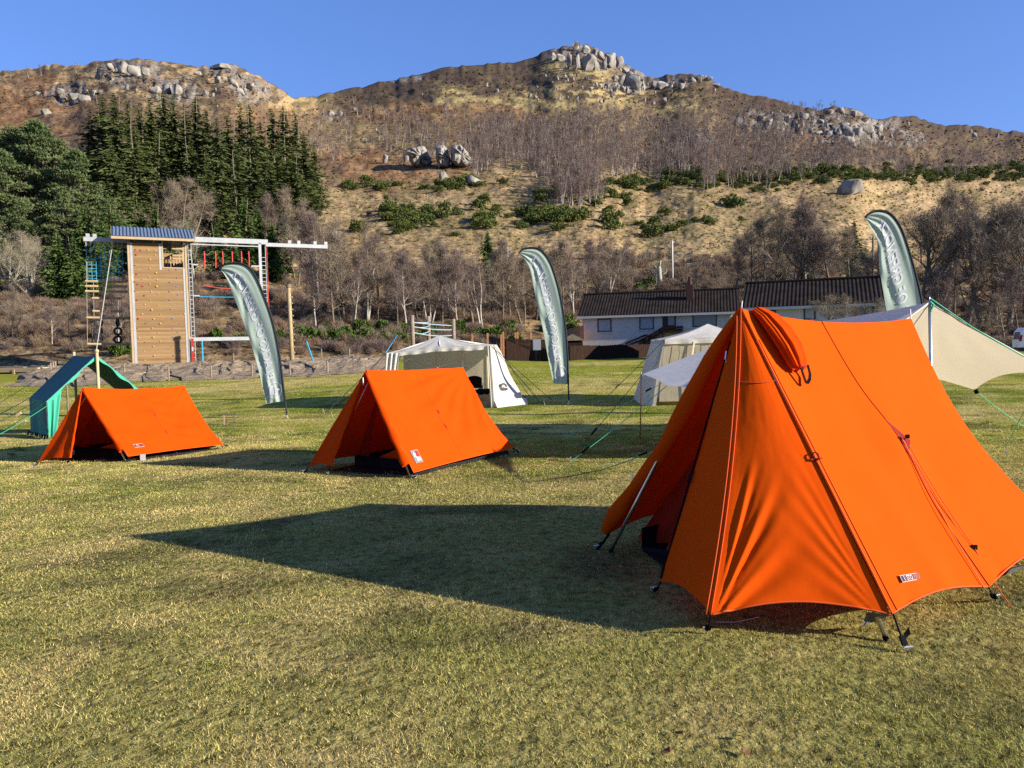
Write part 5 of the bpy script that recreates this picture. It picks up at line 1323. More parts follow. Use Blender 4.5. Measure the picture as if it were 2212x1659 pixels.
# camp chair and box inside its doorway
cc = drop(at(1024, 868, Y + 0.85)); px = (Y + 0.85) / F
ch = thing('camp_chair', 'folding camp chair with dark padded back inside the white tent', 'chair', cc)
b = MB(); b.grid(lambda s, t: cc + V3(-0.24 + 0.48 * s, 0.28 + 0.10 * t + 0.03 * math.sin(math.pi * s), 0.50 + 0.38 * t * (1 - 0.18 * (2 * s - 1) ** 2)), 10, 8); b.build('backrest', m_black, ch, smooth=True)
b = MB(); b.box(cc + V3(0, 0.02, 0.42), V3(0.25, 0, 0), V3(0, 0.25, 0.02), V3(0, 0, 0.02)); b.build('seat', m_black, ch)
for sx in (-1, 1):
    b = MB(); b.bar(cc + V3(0.27 * sx, -0.26, 0.63), cc + V3(0.27 * sx, 0.28, 0.63), 0.05, 0.03); b.build('armrest', m_cpole, ch)
    for sy in (-1, 1):
        b = MB(); b.tube([cc + V3(0.27 * sx, 0.25 * sy, 0), cc + V3(0.27 * sx, -0.2 * sy, 0.62)], 0.012, 6); b.build('leg', m_alu, ch)
bx = drop(at(1048, 876, Y + 0.35))
t_ = thing('cardboard_box', 'brown cardboard box standing in the doorway of the white tent', 'box', bx)
b = MB(); b.abox(bx + V3(-0.22, -0.16, 0), bx + V3(0.20, 0.18, 0.34)); b.build('carton', m_card, t_)
b = MB(); b.abox(bx + V3(-0.24, -0.18, 0.335), bx + V3(0.22, 0.20, 0.36)); b.build('lid', m_card, t_)
b = MB()
for k, wd in enumerate((0.16, 0.10, 0.2, 0.14)): b.abox(bx + V3(-0.14, -0.163, 0.26 - k * 0.03), bx + V3(-0.14 + wd, -0.161, 0.275 - k * 0.03))
b.build('printed_marking', mat('brown_ink', (0.14, 0.08, 0.035), 0.9), t_)
b = MB()
def bag(s, t):
    a = s * 6.283; r_ = math.sin(math.pi * min(0.98, t * 0.93 + 0.05)) ** 0.6
    return bx + V3(-0.03, 0, 0.365) + V3((t - 0.5) * 0.46, 0.10 * r_ * math.cos(a), 0.09 + 0.10 * r_ * math.sin(a) * (1 + 0.2 * math.sin(9 * t)))
b.grid(bag, 16, 18); b.build('folded_bag', m_black, None, smooth=True)
tag(bpy.data.objects['folded_bag'], 'crumpled black bag lying on the cardboard box', 'bag')

# ---- right one
F1 = gnd(1417, 877); Y = F1[1]
w2 = thing('frame_tent', 'white frame tent with beige panels half hidden by the big orange tent', 'tent', drop(at(1500, 876, Y + 1.4)))
FLe, AP2 = at(1436, 733, Y), at(1529, 699.5, Y + 1.3); FRe = FLe + V3(2.75, 0.0, 0.0); FRe[2] = FLe[2] + 0.02
back = V3(0.12, 2.7, 0.0); BLe, BRe = FLe + back, FRe + back
b = MB()
for a_, c_ in ((FLe, FRe), (FRe, BRe), (BRe, BLe), (BLe, FLe)): tripatch(b, AP2, a_, c_, 12)
b.build('roof', m_cream, w2, smooth=True)
b = MB(); b.grid(lambda s, t: lerp(FLe, FRe, s) + V3(0, -0.02 - 0.015 * math.sin(s * 30) * t, -t * 0.14), 60, 3); b.grid(lambda s, t: lerp(FLe, BLe, s) + V3(-0.02 - 0.02 * math.sin(s * 20) * t, 0, -t * 0.14), 40, 3); b.build('valance', m_cream, w2, smooth=True)
lb0 = gnd(1387, 876)
fl0 = F1
MB().grid(lambda s, t: lerp(lerp(FLe + V3(0.02, 0, 0), FLe + V3(0.02, 0, 0) + V3(-0.10, 0.15, 0), s), lerp(fl0, lb0, s), t) + V3(0, -0.02 * math.sin(s * 9), 0), 10, 20).build('front_corner', m_cream, w2, smooth=True)
MB().grid(lambda s, t: lerp(lerp(FLe, BLe, s), lerp(lb0, drop(BLe + V3(-0.6, 0, 0)), s), t), 16, 12).build('side_wall', m_cream, w2, smooth=True)
fr0 = drop(FRe, 0.0)
b = MB(); b.grid(lambda s, t: lerp(lerp(FLe, FRe, s), lerp(fl0 + V3(0.1, 0, 0.12), fr0 + V3(0, 0, 0.12), s), t) + V3(0, 0.03 + 0.05 * math.sin(s * 5 + t * 3) * t, 0), 40, 16); b.build('front_panel', m_cream2, w2, smooth=True)
MB().grid(lambda s, t: lerp(lerp(FRe, BRe, s), lerp(fr0, drop(BRe), s), t), 16, 12).build('side_wall', m_cream, w2, smooth=True)
MB().grid(lambda s, t: lerp(lerp(BLe, BRe, s), lerp(drop(BLe), drop(BRe), s), t), 16, 12).build('back_wall', m_cream2, w2, smooth=True)
b = MB()
p = at(1500, 738, Y - 0.04); q = at(1480, 874, Y - 0.06); b.bar(p, q, 0.05, 0.01, (0, 1, 0))
b.build('panel_seam', m_cpole, w2)
b = MB()
for u in (0.14, 0.30, 0.44): 
    p = lerp(FLe, FRe, u) + V3(0, -0.03, -0.14); b.tube([p, p + V3(0.015, -0.01, -0.25), p + V3(-0.01, -0.01, -0.45)], 0.006, 4)
b.build('tie_cord', m_dkrope, w2)
b = MB(); b.tube(tochan(FLe, gnd(1287, 880), 0.02), 0.009, 5); b.build('guy_line', m_dkrope, w2)
q = lerp(FLe, gnd(1287, 880), 0.66); MB().bar(q, q + nrm(gnd(1287, 880) - FLe) * 0.14, 0.03, 0.03).build('guy_slider', m_black, w2)

# ---- the big tarp
tq = thing('tarp_shelter', 'large white ridge tarp with beige underside behind the big orange tent', 'tarp', drop(at(1900, 900, 10)))
P1, P2 = at(2008, 653, 8.6), at(1640, 704, 15.5)
Lf, Lm, Lr = at(1715, 855, 7.5), at(1441, 833, 10.0), at(1388, 808, 12.1)
Rf, Rm, Rr = at(2285, 806, 8.9), at(2105, 842, 11.0), at(1960, 818, 14.6)
def eR(s):
    if s < 0.4: q = s / 0.4; return lerp(Rf, Rm, q) + V3(-0.10, 0, 0.10) * math.sin(math.pi * q)
    q = (s - 0.4) / 0.6; return lerp(Rm, Rr, q) + V3(-0.12, 0, 0.10) * math.sin(math.pi * q)
def eL(s):
    if s < 0.5: q = s / 0.5; return lerp(Lf, Lm, q) + V3(0.05, 0, 0.0) * math.sin(math.pi * q)
    q = (s - 0.5) / 0.5; return lerp(Lm, Lr, q) + V3(0.03, 0, 0.0) * math.sin(math.pi * q)
def rg_(s): return lerp(P1, P2, s) - V3(0, 0, 0.06 * 4 * s * (1 - s))
def tr_(s, t):
    p = lerp(rg_(s), eR(s), t); sag_ = -0.22 * math.sin(math.pi * t) * (0.35 + math.sin(math.pi * s) * 0.65)
    a = math.atan2(t, s * 2 + 0.05); wr = 0.012 * math.sin(a * 22) * float(sst(1.1, 0.2, math.hypot(t, s * 2)))
    return p + V3(-0.6, 0, 1) * (sag_ * 0.5 + wr)
def tl_(s, t): return lerp(rg_(s), eL(s), t) + V3(0.6, 0, 1) * (-0.20 * math.sin(math.pi * t) * (0.3 + math.sin(math.pi * s) * 0.7) * 0.5)
MB().grid(tr_, 44, 30).build('tarp_panel', m_tarp, tq, smooth=True)
MB().grid(tl_, 44, 30).build('tarp_panel', m_tarp, tq, smooth=True)
b = MB(); b.tube([tr_(0, t) for t in np.linspace(0, 1, 20)], 0.010, 6); b.tube([tl_(0, t) for t in np.linspace(0, 1, 20)], 0.010, 6); b.build('hem', m_cream, tq, smooth=True)
b = MB(); b.tube([drop(P1 + V3(0.04, 0, 0)), P1 + V3(0, 0, 0.02)], 0.018, 8); b.tube([P1, P1 + V3(0, 0, 0.07)], 0.006, 6); b.build('pole', m_alu, tq, smooth=True)
MB().tube([drop(P2), P2 + V3(0, 0, 0.04)], 0.016, 8).build('pole', m_alu, tq, smooth=True)
bp_ = gnd(1383, 951); MB().tube([bp_, Lr + V3(-0.02, 0, 0.03)], 0.010, 6).build('pole', mat('copper_pole', (0.45, 0.24, 0.10), 0.5, metal=0.5), tq, smooth=True)
b = MB()
for a_, g_ in ((Lr, gnd(1261, 958)),): b.tube(tochan(a_, g_, 0.01), 0.005, 5)
b.build('guy_line', m_dkrope, tq)
b = MB()
gl = [(P2, gnd(1218, 947)), (Lm, gnd(1231, 998)), (Lf, gnd(1300, 1015)), (Lf + V3(-0.03, 0, -.02), gnd(1304, 1014)), (lerp(Lf, Lm, 0.15), gnd(1361, 1037)), (P1, gnd(1990, 870)), (Rm, gnd(2218, 925)), (lerp(eR(0.1), eR(0.0), .5), gnd(2172, 966) ), (Rf, gnd(2300, 980))]
for a_, g_ in gl: b.tube(tochan(a_, g_, 0.02), 0.005, 5)
b.tube([P1 + V3(0, -0.02, 0.04), tr_(0.0, 0.3) + V3(0, -0.02, 0), tr_(0, 0.7) + V3(0, -0.03, -0.02), tr_(0.0, 1.0) + V3(0.05, -0.04, 0.0)], 0.007, 5)
b.tube([P1 + V3(0, -0.02, 0.0), P1 + V3(0.03, -0.03, -0.03), P1 + V3(0, -0.02, -0.1)], 0.014, 6)
b.build('guy_line', m_grope, tq)
b = MB()
for a_, g_, f_ in ((Lr, gnd(1261, 958), 0.78), (P2, gnd(1218, 947), 0.60), (Lm, gnd(1231, 998), 0.80), (Lf, gnd(1300, 1015), 0.72)):
    q = lerp(a_, g_, f_); d = nrm(g_ - a_); b.bar(q, q + d * 0.13, 0.035, 0.02)
b.tube([Rm + V3(0, -0.03, 0), Rm + V3(0.01, -0.05, -0.05)], 0.03, 6)
b.build('guy_slider', m_black, tq)
for u, v in ((1261, 958), (1231, 998), (1218, 947), (1300, 1015), (1361, 1037), (2172, 978)): q = gnd(u, v); MB().tube([q - V3(0, 0, 0.03), q + V3(0.01, -0.02, 0.07)], 0.008, 5).build('tent_peg', m_steel, tq)

# ================================================================== FEATHER FLAGS
m_flag = mat('sage_flag_fabric', (0.35, 0.425, 0.36), 0.75, (0.375, 0.45, 0.385), 3, 0.004, 8, trans=0.25, tcol=(0.30, 0.42, 0.31), spec=0.08)
m_sleeve = mat('black_flag_sleeve', (0.012, 0.012, 0.013), 0.8)
m_print = mat('lilac_white_print', (0.47, 0.47, 0.55), 0.7, (0.50, 0.50, 0.58), 5, trans=0.2)
def spl(P, n):
    P = np.array(P, float); d = np.r_[0, np.cumsum(np.linalg.norm(np.diff(P, axis=0), axis=1))]; t = np.linspace(0, d[-1], n)
    out = []
    for x in t:
        i = min(max(np.searchsorted(d, x) - 1, 0), len(P) - 2); f = (x - d[i]) / (d[i + 1] - d[i])
        p0, p1, p2, p3 = P[max(i - 1, 0)], P[i], P[i + 1], P[min(i + 2, len(P) - 1)]
        out.append(0.5 * (2 * p1 + (p2 - p0) * f + (2 * p0 - 5 * p1 + 4 * p2 - p3) * f * f + (3 * p1 - p0 - 3 * p2 + p3) * f ** 3))
    return np.array(out)
def flag(label, pole, free, foot, Yd, seed):
    root = thing('feather_flag', label, 'flag', foot, 'green feather flags')
    PP = spl(pole, 80); FF = spl(free, 80)
    rg = np.random.default_rng(seed)
    def S(t, w_, off=0.0):
        x = np.clip(t, 0, 1) * 78.999; i = int(x); f = x - i
        p = lerp(PP[i], PP[i + 1], f); q = lerp(FF[i], FF[i + 1], f)
        uv = lerp(p, q, w_)
        # folds hang down the sail from the bent tip and along the free edge
        dy = 0.03 * math.sin(w_ * 9 + t * 5 + seed) * math.sin(math.pi * min(1, w_ + 0.05)) + 0.045 * math.exp(-((w_ - 0.80 + 0.12 * math.sin(t * 7 + seed)) / 0.10) ** 2) * math.sin(t * 17 + seed * 2)
        dy += 0.03 * math.sin(24 * w_ + 6 * t) * math.exp(-t * 5) + 0.03 * math.sin(19 * w_ - 4 * t) * sst(0.6, 1.0, t) * w_
        return at(uv[0], uv[1], Yd + dy * 0.7 - off)
    MB().grid(lambda s, t: S(t, s), 40, 110).build('sail', m_flag, root, smooth=True)
    pts = [at(u, v, Yd) for u, v in PP]
    b = MB(); b.tube(pts, [0.028] * len(pts), 8); sl_ = b.build('sleeve', m_sleeve, root, smooth=True)
    b = MB(); b.tube([pts[-1], lerp(pts[-1], foot, 0.8)], 0.022, 8); b.tube([lerp(pts[-1], foot, 0.75), foot - V3(0, 0, 0.05)], 0.012, 6); b.build('pole', m_alu if False else m_dkrope, root, smooth=True)
    b = MB(); b.torus(foot + V3(0, 0, 0.03), V3(0, 0, 1), 0.05, 0.01, 12, 5); b.tube([foot + V3(0, 0, 0.15), foot - V3(0, 0, 0.1)], 0.014, 6); b.build('ground_spike', m_steel, root)
    vs, fs = text_mesh("BLACK'S OF GREENOCK", 0.024); W = vs[:, 0].max(); b = MB()
    P = []
    for x, y in vs:
        t = 0.845 - (0.845 - 0.095) * x / W; w_ = 0.68 - 0.46 * y; P.append(S(t, w_, 0.010))
    b.add(P, fs); b.build('lettering', m_print, root)
    # ring with a tent-shaped emblem
    L_ = np.linalg.norm(pts[-1] - pts[40]) * 2; c0 = S(0.92, 0.0); wd = np.linalg.norm(S(0.92, 1.0) - c0); kw, kt = 0.42, 0.42 * wd / L_
    b = MB(); n = 40
    for i in range(n):
        a0, a1 = 2 * math.pi * i / n, 2 * math.pi * (i + 1) / n
        b.add([S(0.915 + kt * r_ * math.sin(a), 0.50 + kw * r_ * math.cos(a), 0.012) for a, r_ in ((a0, 1), (a1, 1), (a1, 0.88), (a0, 0.88))], [(0, 1, 2, 3)])
    b.add([S(0.915 + kt * y, 0.5 + kw * x, 0.012) for x, y in ((-0.05, -0.60), (0.42, -0.62), (0.55, 0.42), (-0.02, 0.45))], [(0, 1, 2, 3)])
    b.add([S(0.915 + kt * y, 0.5 + kw * x, 0.012) for x, y in ((-0.12, -0.45), (-0.10, 0.45), (-0.72, 0.10))], [(0, 1, 2)])
    b.build('emblem', m_print, root)
    return root
ft = gnd(620, 904)
flag('sage green feather flag at the left, in front of the climbing tower', [(475, 583), (484, 572), (507, 568), (531, 573), (549, 592), (567, 631), (588, 692), (603, 763), (612, 835), (616.5, 866)],
     [(476, 584), (484, 592), (497, 621), (520, 680), (546, 755), (562, 814), (575, 871)], ft, ft[1], 1)
ft = gnd(1229, 874)
flag('sage green feather flag in the middle, between the two white tents', [(1122, 548), (1129, 539), (1149, 535), (1168, 540), (1185, 560), (1198, 592), (1211, 642), (1221, 704), (1226, 768), (1227.5, 830)],
     [(1124, 550), (1138, 568), (1149, 601), (1159, 654), (1172, 708), (1183, 768), (1196, 829)], ft, ft[1], 2)
Yd = 17.5; ft = drop(at(2022, 870, Yd))
flag('sage green feather flag at the right, rising behind the open tarp', [(1869, 470), (1884, 458), (1904, 455), (1925, 463), (1945, 490), (1961, 533), (1978, 593), (1992, 655), (2005, 740), (2014, 825)],
     [(1870, 471), (1880, 492), (1897, 523), (1900, 576), (1908, 630), (1920, 690), (1945, 760), (1966, 826)], ft, Yd, 3)

# ================================================================== CLIMBING TOWER
m_board = shade_line_mat('larch_boards', (0.255, 0.158, 0.072), (0.195, 0.115, 0.048), 0.145, 2, 0.62, 0.05, stretch=(0.35, 0.35, 5), scale=5)
m_larch = mat('larch_post', (0.38, 0.285, 0.17), 0.75, (0.31, 0.225, 0.13), 3, stretch=(4, 4, 0.6))
m_galv = mat('galvanised_steel', (0.36, 0.37, 0.38), 0.5, (0.29, 0.305, 0.32), 2.5, metal=0.2)
m_bluroof = mat('slate_blue_sheet', (0.085, 0.115, 0.165), 0.5, (0.10, 0.13, 0.18), 2)
m_tyre = mat('tyre_rubber', (0.022, 0.022, 0.024), 0.85, (0.035, 0.035, 0.036), 6)
m_blue = mat('blue_rope', (0.03, 0.25, 0.42), 0.7)
m_redr = mat('red_rope', (0.50, 0.05, 0.035), 0.7)
m_tan = mat('peeled_log', (0.36, 0.28, 0.15), 0.8, (0.29, 0.215, 0.105), 3)
m_grope2 = mat('grey_rope', (0.30, 0.29, 0.27), 0.8)
T0 = at(287, 798, 54); e1 = nrm(V3(0.9, 0.44, 0)); e2 = V3(-e1[1], e1[0], 0); nT = -e2
dA = 2.0
def tw(u, v, back=0.0): return rp(u, v, T0 + e2 * back, nT)
zb = float(gz(T0[0], T0[1])) + 0.05
zb = min(zb, T0[2])
T0b = V3(T0[0], T0[1], zb)
sW = float(np.dot(tw(414, 793) - T0, e1)); zt = float(tw(340, 526)[2])
so0, so1 = [float(np.dot(tw(u, 560) - T0, e1)) for u in (351, 396)]; zo0, zo1 = float(tw(372, 579)[2]), float(tw(372, 531)[2])
twr = thing('climbing_tower', 'tall larch-boarded climbing tower with a slate blue roof and steel arms', 'tower', T0b)
def tp(s, z, d=0.0): return T0b * (1, 1, 0) + e1 * s + e2 * d + V3(0, 0, z)
b = MB()
def slab(s0, s1, z0_, z1_, d0, d1): b.box(tp((s0 + s1) / 2, (z0_ + z1_) / 2, (d0 + d1) / 2), e1 * (s1 - s0) / 2, e2 * (d1 - d0) / 2, V3(0, 0, (z1_ - z0_) / 2))
slab(0.14, so0, zb + 0.12, zt, 0, 0.06); slab(so0, so1, zb + 0.12, zo0, 0, 0.06); slab(so1, sW - 0.14, zb + 0.12, zt, 0, 0.06)
b.build('front_wall', m_board, twr)
b = MB(); D_ = sW
slab(0, 0.05, zb + 0.1, zt - 1.0, 0.1, D_); b.build('side_wall', m_board, twr)
b = MB(); slab(sW - 0.05, sW, zb + 0.1, zt - 1.0, 0.1, D_); b.build('side_wall', m_board, twr)
b = MB(); slab(0.1, sW - 0.1, zb + 0.1, zt - 0.2, D_ - 0.06, D_); b.build('back_wall', m_board, twr)
b = MB(); slab(0.1, sW - 0.1, zo0 - 0.35, zo0 - 0.25, 0.1, D_ - 0.1); b.build('platform', m_board, twr)
for s0 in (0.0, sW - 0.14):
    b = MB(); slab(s0, s0 + 0.14, zb, zt, -0.05, 0.09); b.build('corner_post', m_larch, twr)
    b = MB(); slab(s0, s0 + 0.14, zb, zt, D_ - 0.1, D_ + 0.04); b.build('corner_post', m_larch, twr)
for s0, za, zc in ((0.16, zb, zt), (sW - 0.30, zb, zo0), (so0 - 0.22, zo0 - 0.15, zt)):
    b = MB(); slab(s0, s0 + 0.16, za, zc, -0.02, 0.0); b.build('edge_strip', m_galv, twr)
b = MB(); slab(so0 - 0.04, so0 + 0.06, zo0, zo1 + 0.3, -0.03, 0.07); slab(so1 - 0.02, so1 + 0.06, zo0, zo1 + 0.3, -0.03, 0.07); slab(so0, so1, zo0 - 0.03, zo0 + 0.05, -0.025, 0.08); b.build('opening_frame', m_larch, twr)
b = MB()
for k in range(7): slab(so0 + 0.15 + k * 0.2, so0 + 0.22 + k * 0.2, zo0, zo0 + 0.7 + 0.15 * (k % 3), 1.2, 1.26)
slab(so0 + 0.1, so1, zo0 + 0.75, zo0 + 0.85, 1.18, 1.28); slab(so0 + 0.7, so1, zo0 + 1.0, zo0 + 1.1, 1.18, 1.28)
b.build('balustrade', m_larch, twr)
# roof: corrugated sheet on timber bearers
zr = zt + 0.12
def rf_(s, t):
    x = lerp(-0.95, sW + 0.55, s); dd = lerp(-0.75, D_ + 0.4, t)
    return tp(x, zr + 0.22 + 1.0 * (1 - abs(2 * t - 1)) + 0.035 * math.sin(x * 2 * math.pi / 0.22), dd)
b = MB(); b.grid(rf_, 300, 6); b.grid(lambda s, t: rf_(s, t) - V3(0, 0, 0.02), 300, 6)
b.build('roof', m_bluroof, twr)
b = MB(); slab(-0.95, sW + 0.55, zr + 0.02, zr + 0.20, -0.74, -0.69); slab(-0.95, sW + 0.55, zr + 0.02, zr + 0.2, D_ + 0.3, D_ + 0.36)
for k in range(5): slab(-0.9 + k * (sW + 1.3) / 4, -0.8 + k * (sW + 1.3) / 4, zr + 0.05, zr + 0.2, -0.69, D_ + 0.3)
b.build('fascia', m_larch, twr)
b = MB()
for s0 in (0.3, so0 - 0.15, sW - 0.35): slab(s0, s0 + 0.12, zt, zr + 0.1, 0.15, 0.27); slab(s0 - 0.12, s0 + 0.24, zt + 0.32, zt + 0.40, 0.05, 0.37)
b.build('roof_bracket', mat('dark_steel', (0.03, 0.03, 0.035), 0.5, metal=0.5), twr)
# steel arms
zl = float(tw(180, 516, dA)[2]); sl0 = float(np.dot(tw(180, 512, dA) - T0, e1)); sr1 = float(np.dot(tw(707, 532, .4) - T0, e1)); zrr = float(tw(707, 533, .4)[2])
b = MB(); slab(sl0, 0.2, zl - 0.16, zl + 0.14, dA - 0.1, dA + 0.1); b.build('steel_arm', m_galv, twr)
b = MB(); slab(sW - 0.2, float(np.dot(tw(580, 525) - T0, e1)), zrr - 0.0, zrr + 0.36, 0.3, 0.5); slab(sW - 0.2, float(np.dot(tw(560, 525) - T0, e1)), zrr - 0.22, zrr - 0.14, 0.3, 0.4); slab(float(np.dot(tw(575, 525) - T0, e1)), sr1, zrr - 0.15, zrr + 0.12, 0.3, 0.48)
b.build('steel_arm', m_galv, twr)
b = MB()
for u in (190, 205, 625, 645, 680, 703): s0 = float(np.dot(tw(u, 520, dA if u < 300 else .4) - T0, e1)); zz = (zl if u < 300 else zrr) + 0.13; dd = dA if u < 300 else 0.4; slab(s0 - 0.12, s0 + 0.12, zz, zz + 0.24, dd - 0.1, dd + 0.1)
b.build('pulley_box', m_galv, twr)
# lattice mast and ladder
sm_ = float(np.dot(tw(566, 560) - T0, e1))
b = MB(); slab(sm_ - 0.18, sm_ + 0.02, zb - 0.3, zrr + 0.1, 0.3, 0.5)
for k in range(28): slab(sm_ + 0.02, sm_ + 0.32, zb + k * 0.3, zb + k * 0.3 + 0.04, 0.36, 0.4)
slab(sm_ + 0.30, sm_ + 0.34, zb, zrr, 0.34, 0.42)
b.build('mast', m_galv, twr)
b = MB(); slab(sm_ + 0.40, sm_ + 0.44, zb + 2.8, zrr - 0.2, 0.34, 0.38); b.build('red_guard_rail', m_redr, twr)
b = MB(); slab(sW + 0.06, sW + 0.10, zb + 0.3, zt + 0.3, -0.1, -0.06); slab(sW + 0.28, sW + 0.32, zb + 0.3, zt + 0.3, -0.1, -0.06)
for k in range(26): slab(sW + 0.08, sW + 0.30, zb + 0.4 + k * 0.32, zb + 0.44 + k * 0.32, -0.1, -0.06)
b.build('ladder', m_galv, twr)
b = MB(); slab(sW + 0.02, sW + 0.20, zb + 0.1, zb + 2.1, -0.16, -0.12); b.build('red_sign', m_redf, twr)
b = MB(); slab(sW + 0.05, sW + 0.16, zb + 1.2, zb + 1.5, -0.17, -0.16); b.build('sign_panel', m_white, twr)
zbm = float(tw(470, 731)[2]); b = MB(); slab(sW, sm_, zbm - 0.16, zbm + 0.1, 0.3, 0.45); b.build('low_beam', m_galv, twr)
sb = float(np.dot(tw(437, 760) - T0, e1)); b = MB(); slab(sb, sb + 0.1, zb - 0.4, zbm - 0.16, 0.3, 0.4); b.build('blue_post', m_blue, twr)
b = MB()
for zz, mm in ((float(tw(440, 573)[2]), 0), (float(tw(440, 640)[2]), 0)): slab(sW + 0.3, sW + 0.75, zz, zz + 0.1, 0.2, 0.3); slab(sm_ - 0.75, sm_ - 0.2, zz, zz + 0.1, 0.2, 0.3)
b.build('step_bracket', m_galv, twr)
b = MB()
for u in (441, 465, 480.5, 501, 521, 537):
    p = tw(u, 543, 0.4); q = tw(u + 1, 579, 0.4); MB().tube([p, lerp(p, q, 0.5) + V3(0.02, 0, 0), q], 0.045, 6).build('hanging_rope', m_redr, twr)
b = MB(); b.tube(tochan(tw(440, 617, .3), tw(560, 622, .3), 0.15), 0.03, 5); b.build('traverse_rope', m_redr, twr)
b = MB(); b.tube(tochan(tw(418, 640, .3), tw(560, 641, .3), 0.05), 0.03, 5); b.build('traverse_rope', m_blue, twr)
# holds
cols = [m_redf, mat('yellow_hold', (0.38, 0.26, 0.03), 0.6), mat('blue_hold', (0.10, 0.16, 0.34), 0.6), mat('tan_hold', (0.45, 0.25, 0.12), 0.6)]
hz = [(495, 283, 0), (537, 287, 0), (600, 287, 1), (658, 290, 1), (660, 330, 1), (500, 326, 0), (618, 364, 1), (533, 380, 3), (490, 415, 0), (614, 441, 1), (524, 452, 3), (668, 478, 1), (505, 488, 0), (612, 516, 1), (548, 534, 0), (676, 536, 1), (486, 553, 0), (616, 571, 1), (512, 574, 0), (673, 592, 1), (555, 590, 0), (490, 630, 0), (628, 633, 3), (686, 653, 1), (569, 668, 0), (508, 705, 0), (620, 704, 1), (684, 747, 1), (575, 743, 3), (510, 786, 0), (632, 787, 1), (552, 824, 3), (704, 824, 1), (520, 860, 0), (648, 863, 1), (582, 902, 0), (704, 902, 1), (510, 940, 0), (636, 940, 1), (684, 978, 3), (644, 1016, 1), (526, 1020, 3), (573, 1058, 0), (702, 1049, 1), (646, 1093, 1), (566, 1132, 3), (652, 1171, 1), (574, 1210, 3), (650, 1244, 1), (520, 1248, 3),
      (780, 453, 2), (840, 450, 2), (848, 522, 2), (786, 556, 2), (840, 595, 2), (781, 634, 2), (852, 660, 2), (782, 705, 2), (854, 747, 2), (792, 781, 2), (862, 824, 2), (806, 858, 2), (868, 902, 2), (806, 940, 2), (852, 975, 2), (808, 1014, 2), (864, 1049, 2), (800, 1090, 2), (872, 1128, 2), (815, 1170, 2), (866, 1205, 2), (905, 820, 3), (836, 1240, 2)]
for x, y, k in hz:
    p = tw((300 + x / 2.127) * .5486, (850 + y / 2.127) * .5486); r_ = random.uniform(0.04, 0.075) * (1.25 if k == 1 else 1)
    b = MB(); vs_ = ROCKS[random.randrange(7)].vertices
    c = np.array([v.co[:] for v in vs_]); c = c / np.abs(c).max(); c[:, 2] -= c[:, 2].mean()
    import itertools
    me_ = ROCKS[0]
    th = [e1 * math.cos(a) * r_ * random.uniform(0.8, 1.2) + V3(0, 0, math.sin(a) * r_ * random.uniform(0.7, 1.1)) for a in np.linspace(0, 6.283, 8)[:-1]]
    ring = [p + d - e2 * 0.01 for d in th]; ring2 = [p + d * 0.6 - e2 * r_ * 0.8 for d in th]; n = 7
    b.add(ring + ring2 + [p - e2 * r_ * 0.95], [(i, (i + 1) % n, n + (i + 1) % n, n + i) for i in range(n)] + [(n + i, n + (i + 1) % n, 2 * n) for i in range(n)])
    b.build('climbing_hold', cols[k], twr)
# net, log ladder and tyres hanging from the left arm
net = thing('climbing_net', 'turquoise rope net hanging under the left steel arm of the tower', 'net', tw(204, 606, dA))
b = MB()
na, nb_ = [tw(u, 0 + 524, dA) for u in (184, 272)]
sN0, sN1 = float(np.dot(tw(187, 560, dA) - T0, e1)), -0.35; zN0, zN1 = float(tw(200, 604)[2]), float(tw(200, 550)[2])
for k in range(9):
    s0 = lerp(sN0, sN1, k / 8); b.tube([tp(s0, zl - 0.1, dA), tp(s0 + 0.02, lerp(zN0, zl, .5), dA), tp(s0, zN0, dA)], 0.02, 5)
for k in range(8):
    zz = lerp(zN0, zN1, k / 7); b.tube([tp(lerp(sN0, sN1, q / 8), zz - 0.03 * math.sin(q * 1.57) ** 2, dA) for q in range(9)], 0.02, 5)
b.build('rope_mesh', m_blue, net)
for k in range(9): s0 = lerp(sN0, sN1, k / 8); MB().tube([tp(s0, zl - 0.5, dA), tp(s0, zl - 0.15, dA)], 0.03, 5).build('chain', m_galv, net)
lad = thing('log_ladder', 'giant ladder of peeled logs hanging below the turquoise net', 'ladder', tw(228, 745, dA))
def log(ua, ub, v_): 
    p, q = tw(ua, v_, dA), tw(ub, v_ + (ub - ua) * 0.012, dA); MB().tube([p, q], 0.085, 9).build('log_rung', m_tan, lad, smooth=False)
for ua, ub, v_ in ((184, 274, 607.5), (184, 275, 618), (184, 275.5, 629), (199, 222, 644), (238, 262, 644.5), (221, 243, 658), (200, 224, 672), (239, 264, 672.5), (187, 279, 686), (189, 281, 743)): log(ua, ub, v_)
b = MB()
for u, va, vb in ((186, 524, 745), (277, 524, 745), (202, 607, 690), (222, 607, 690), (240, 607, 690), (262, 607, 690), (210, 686, 696), (256, 686, 696)): b.tube([tw(u, va, dA), tw(u + 3 * (vb - va) / 220, vb, dA)], 0.014, 4)
b.build('hanging_cable', m_grope2, lad)
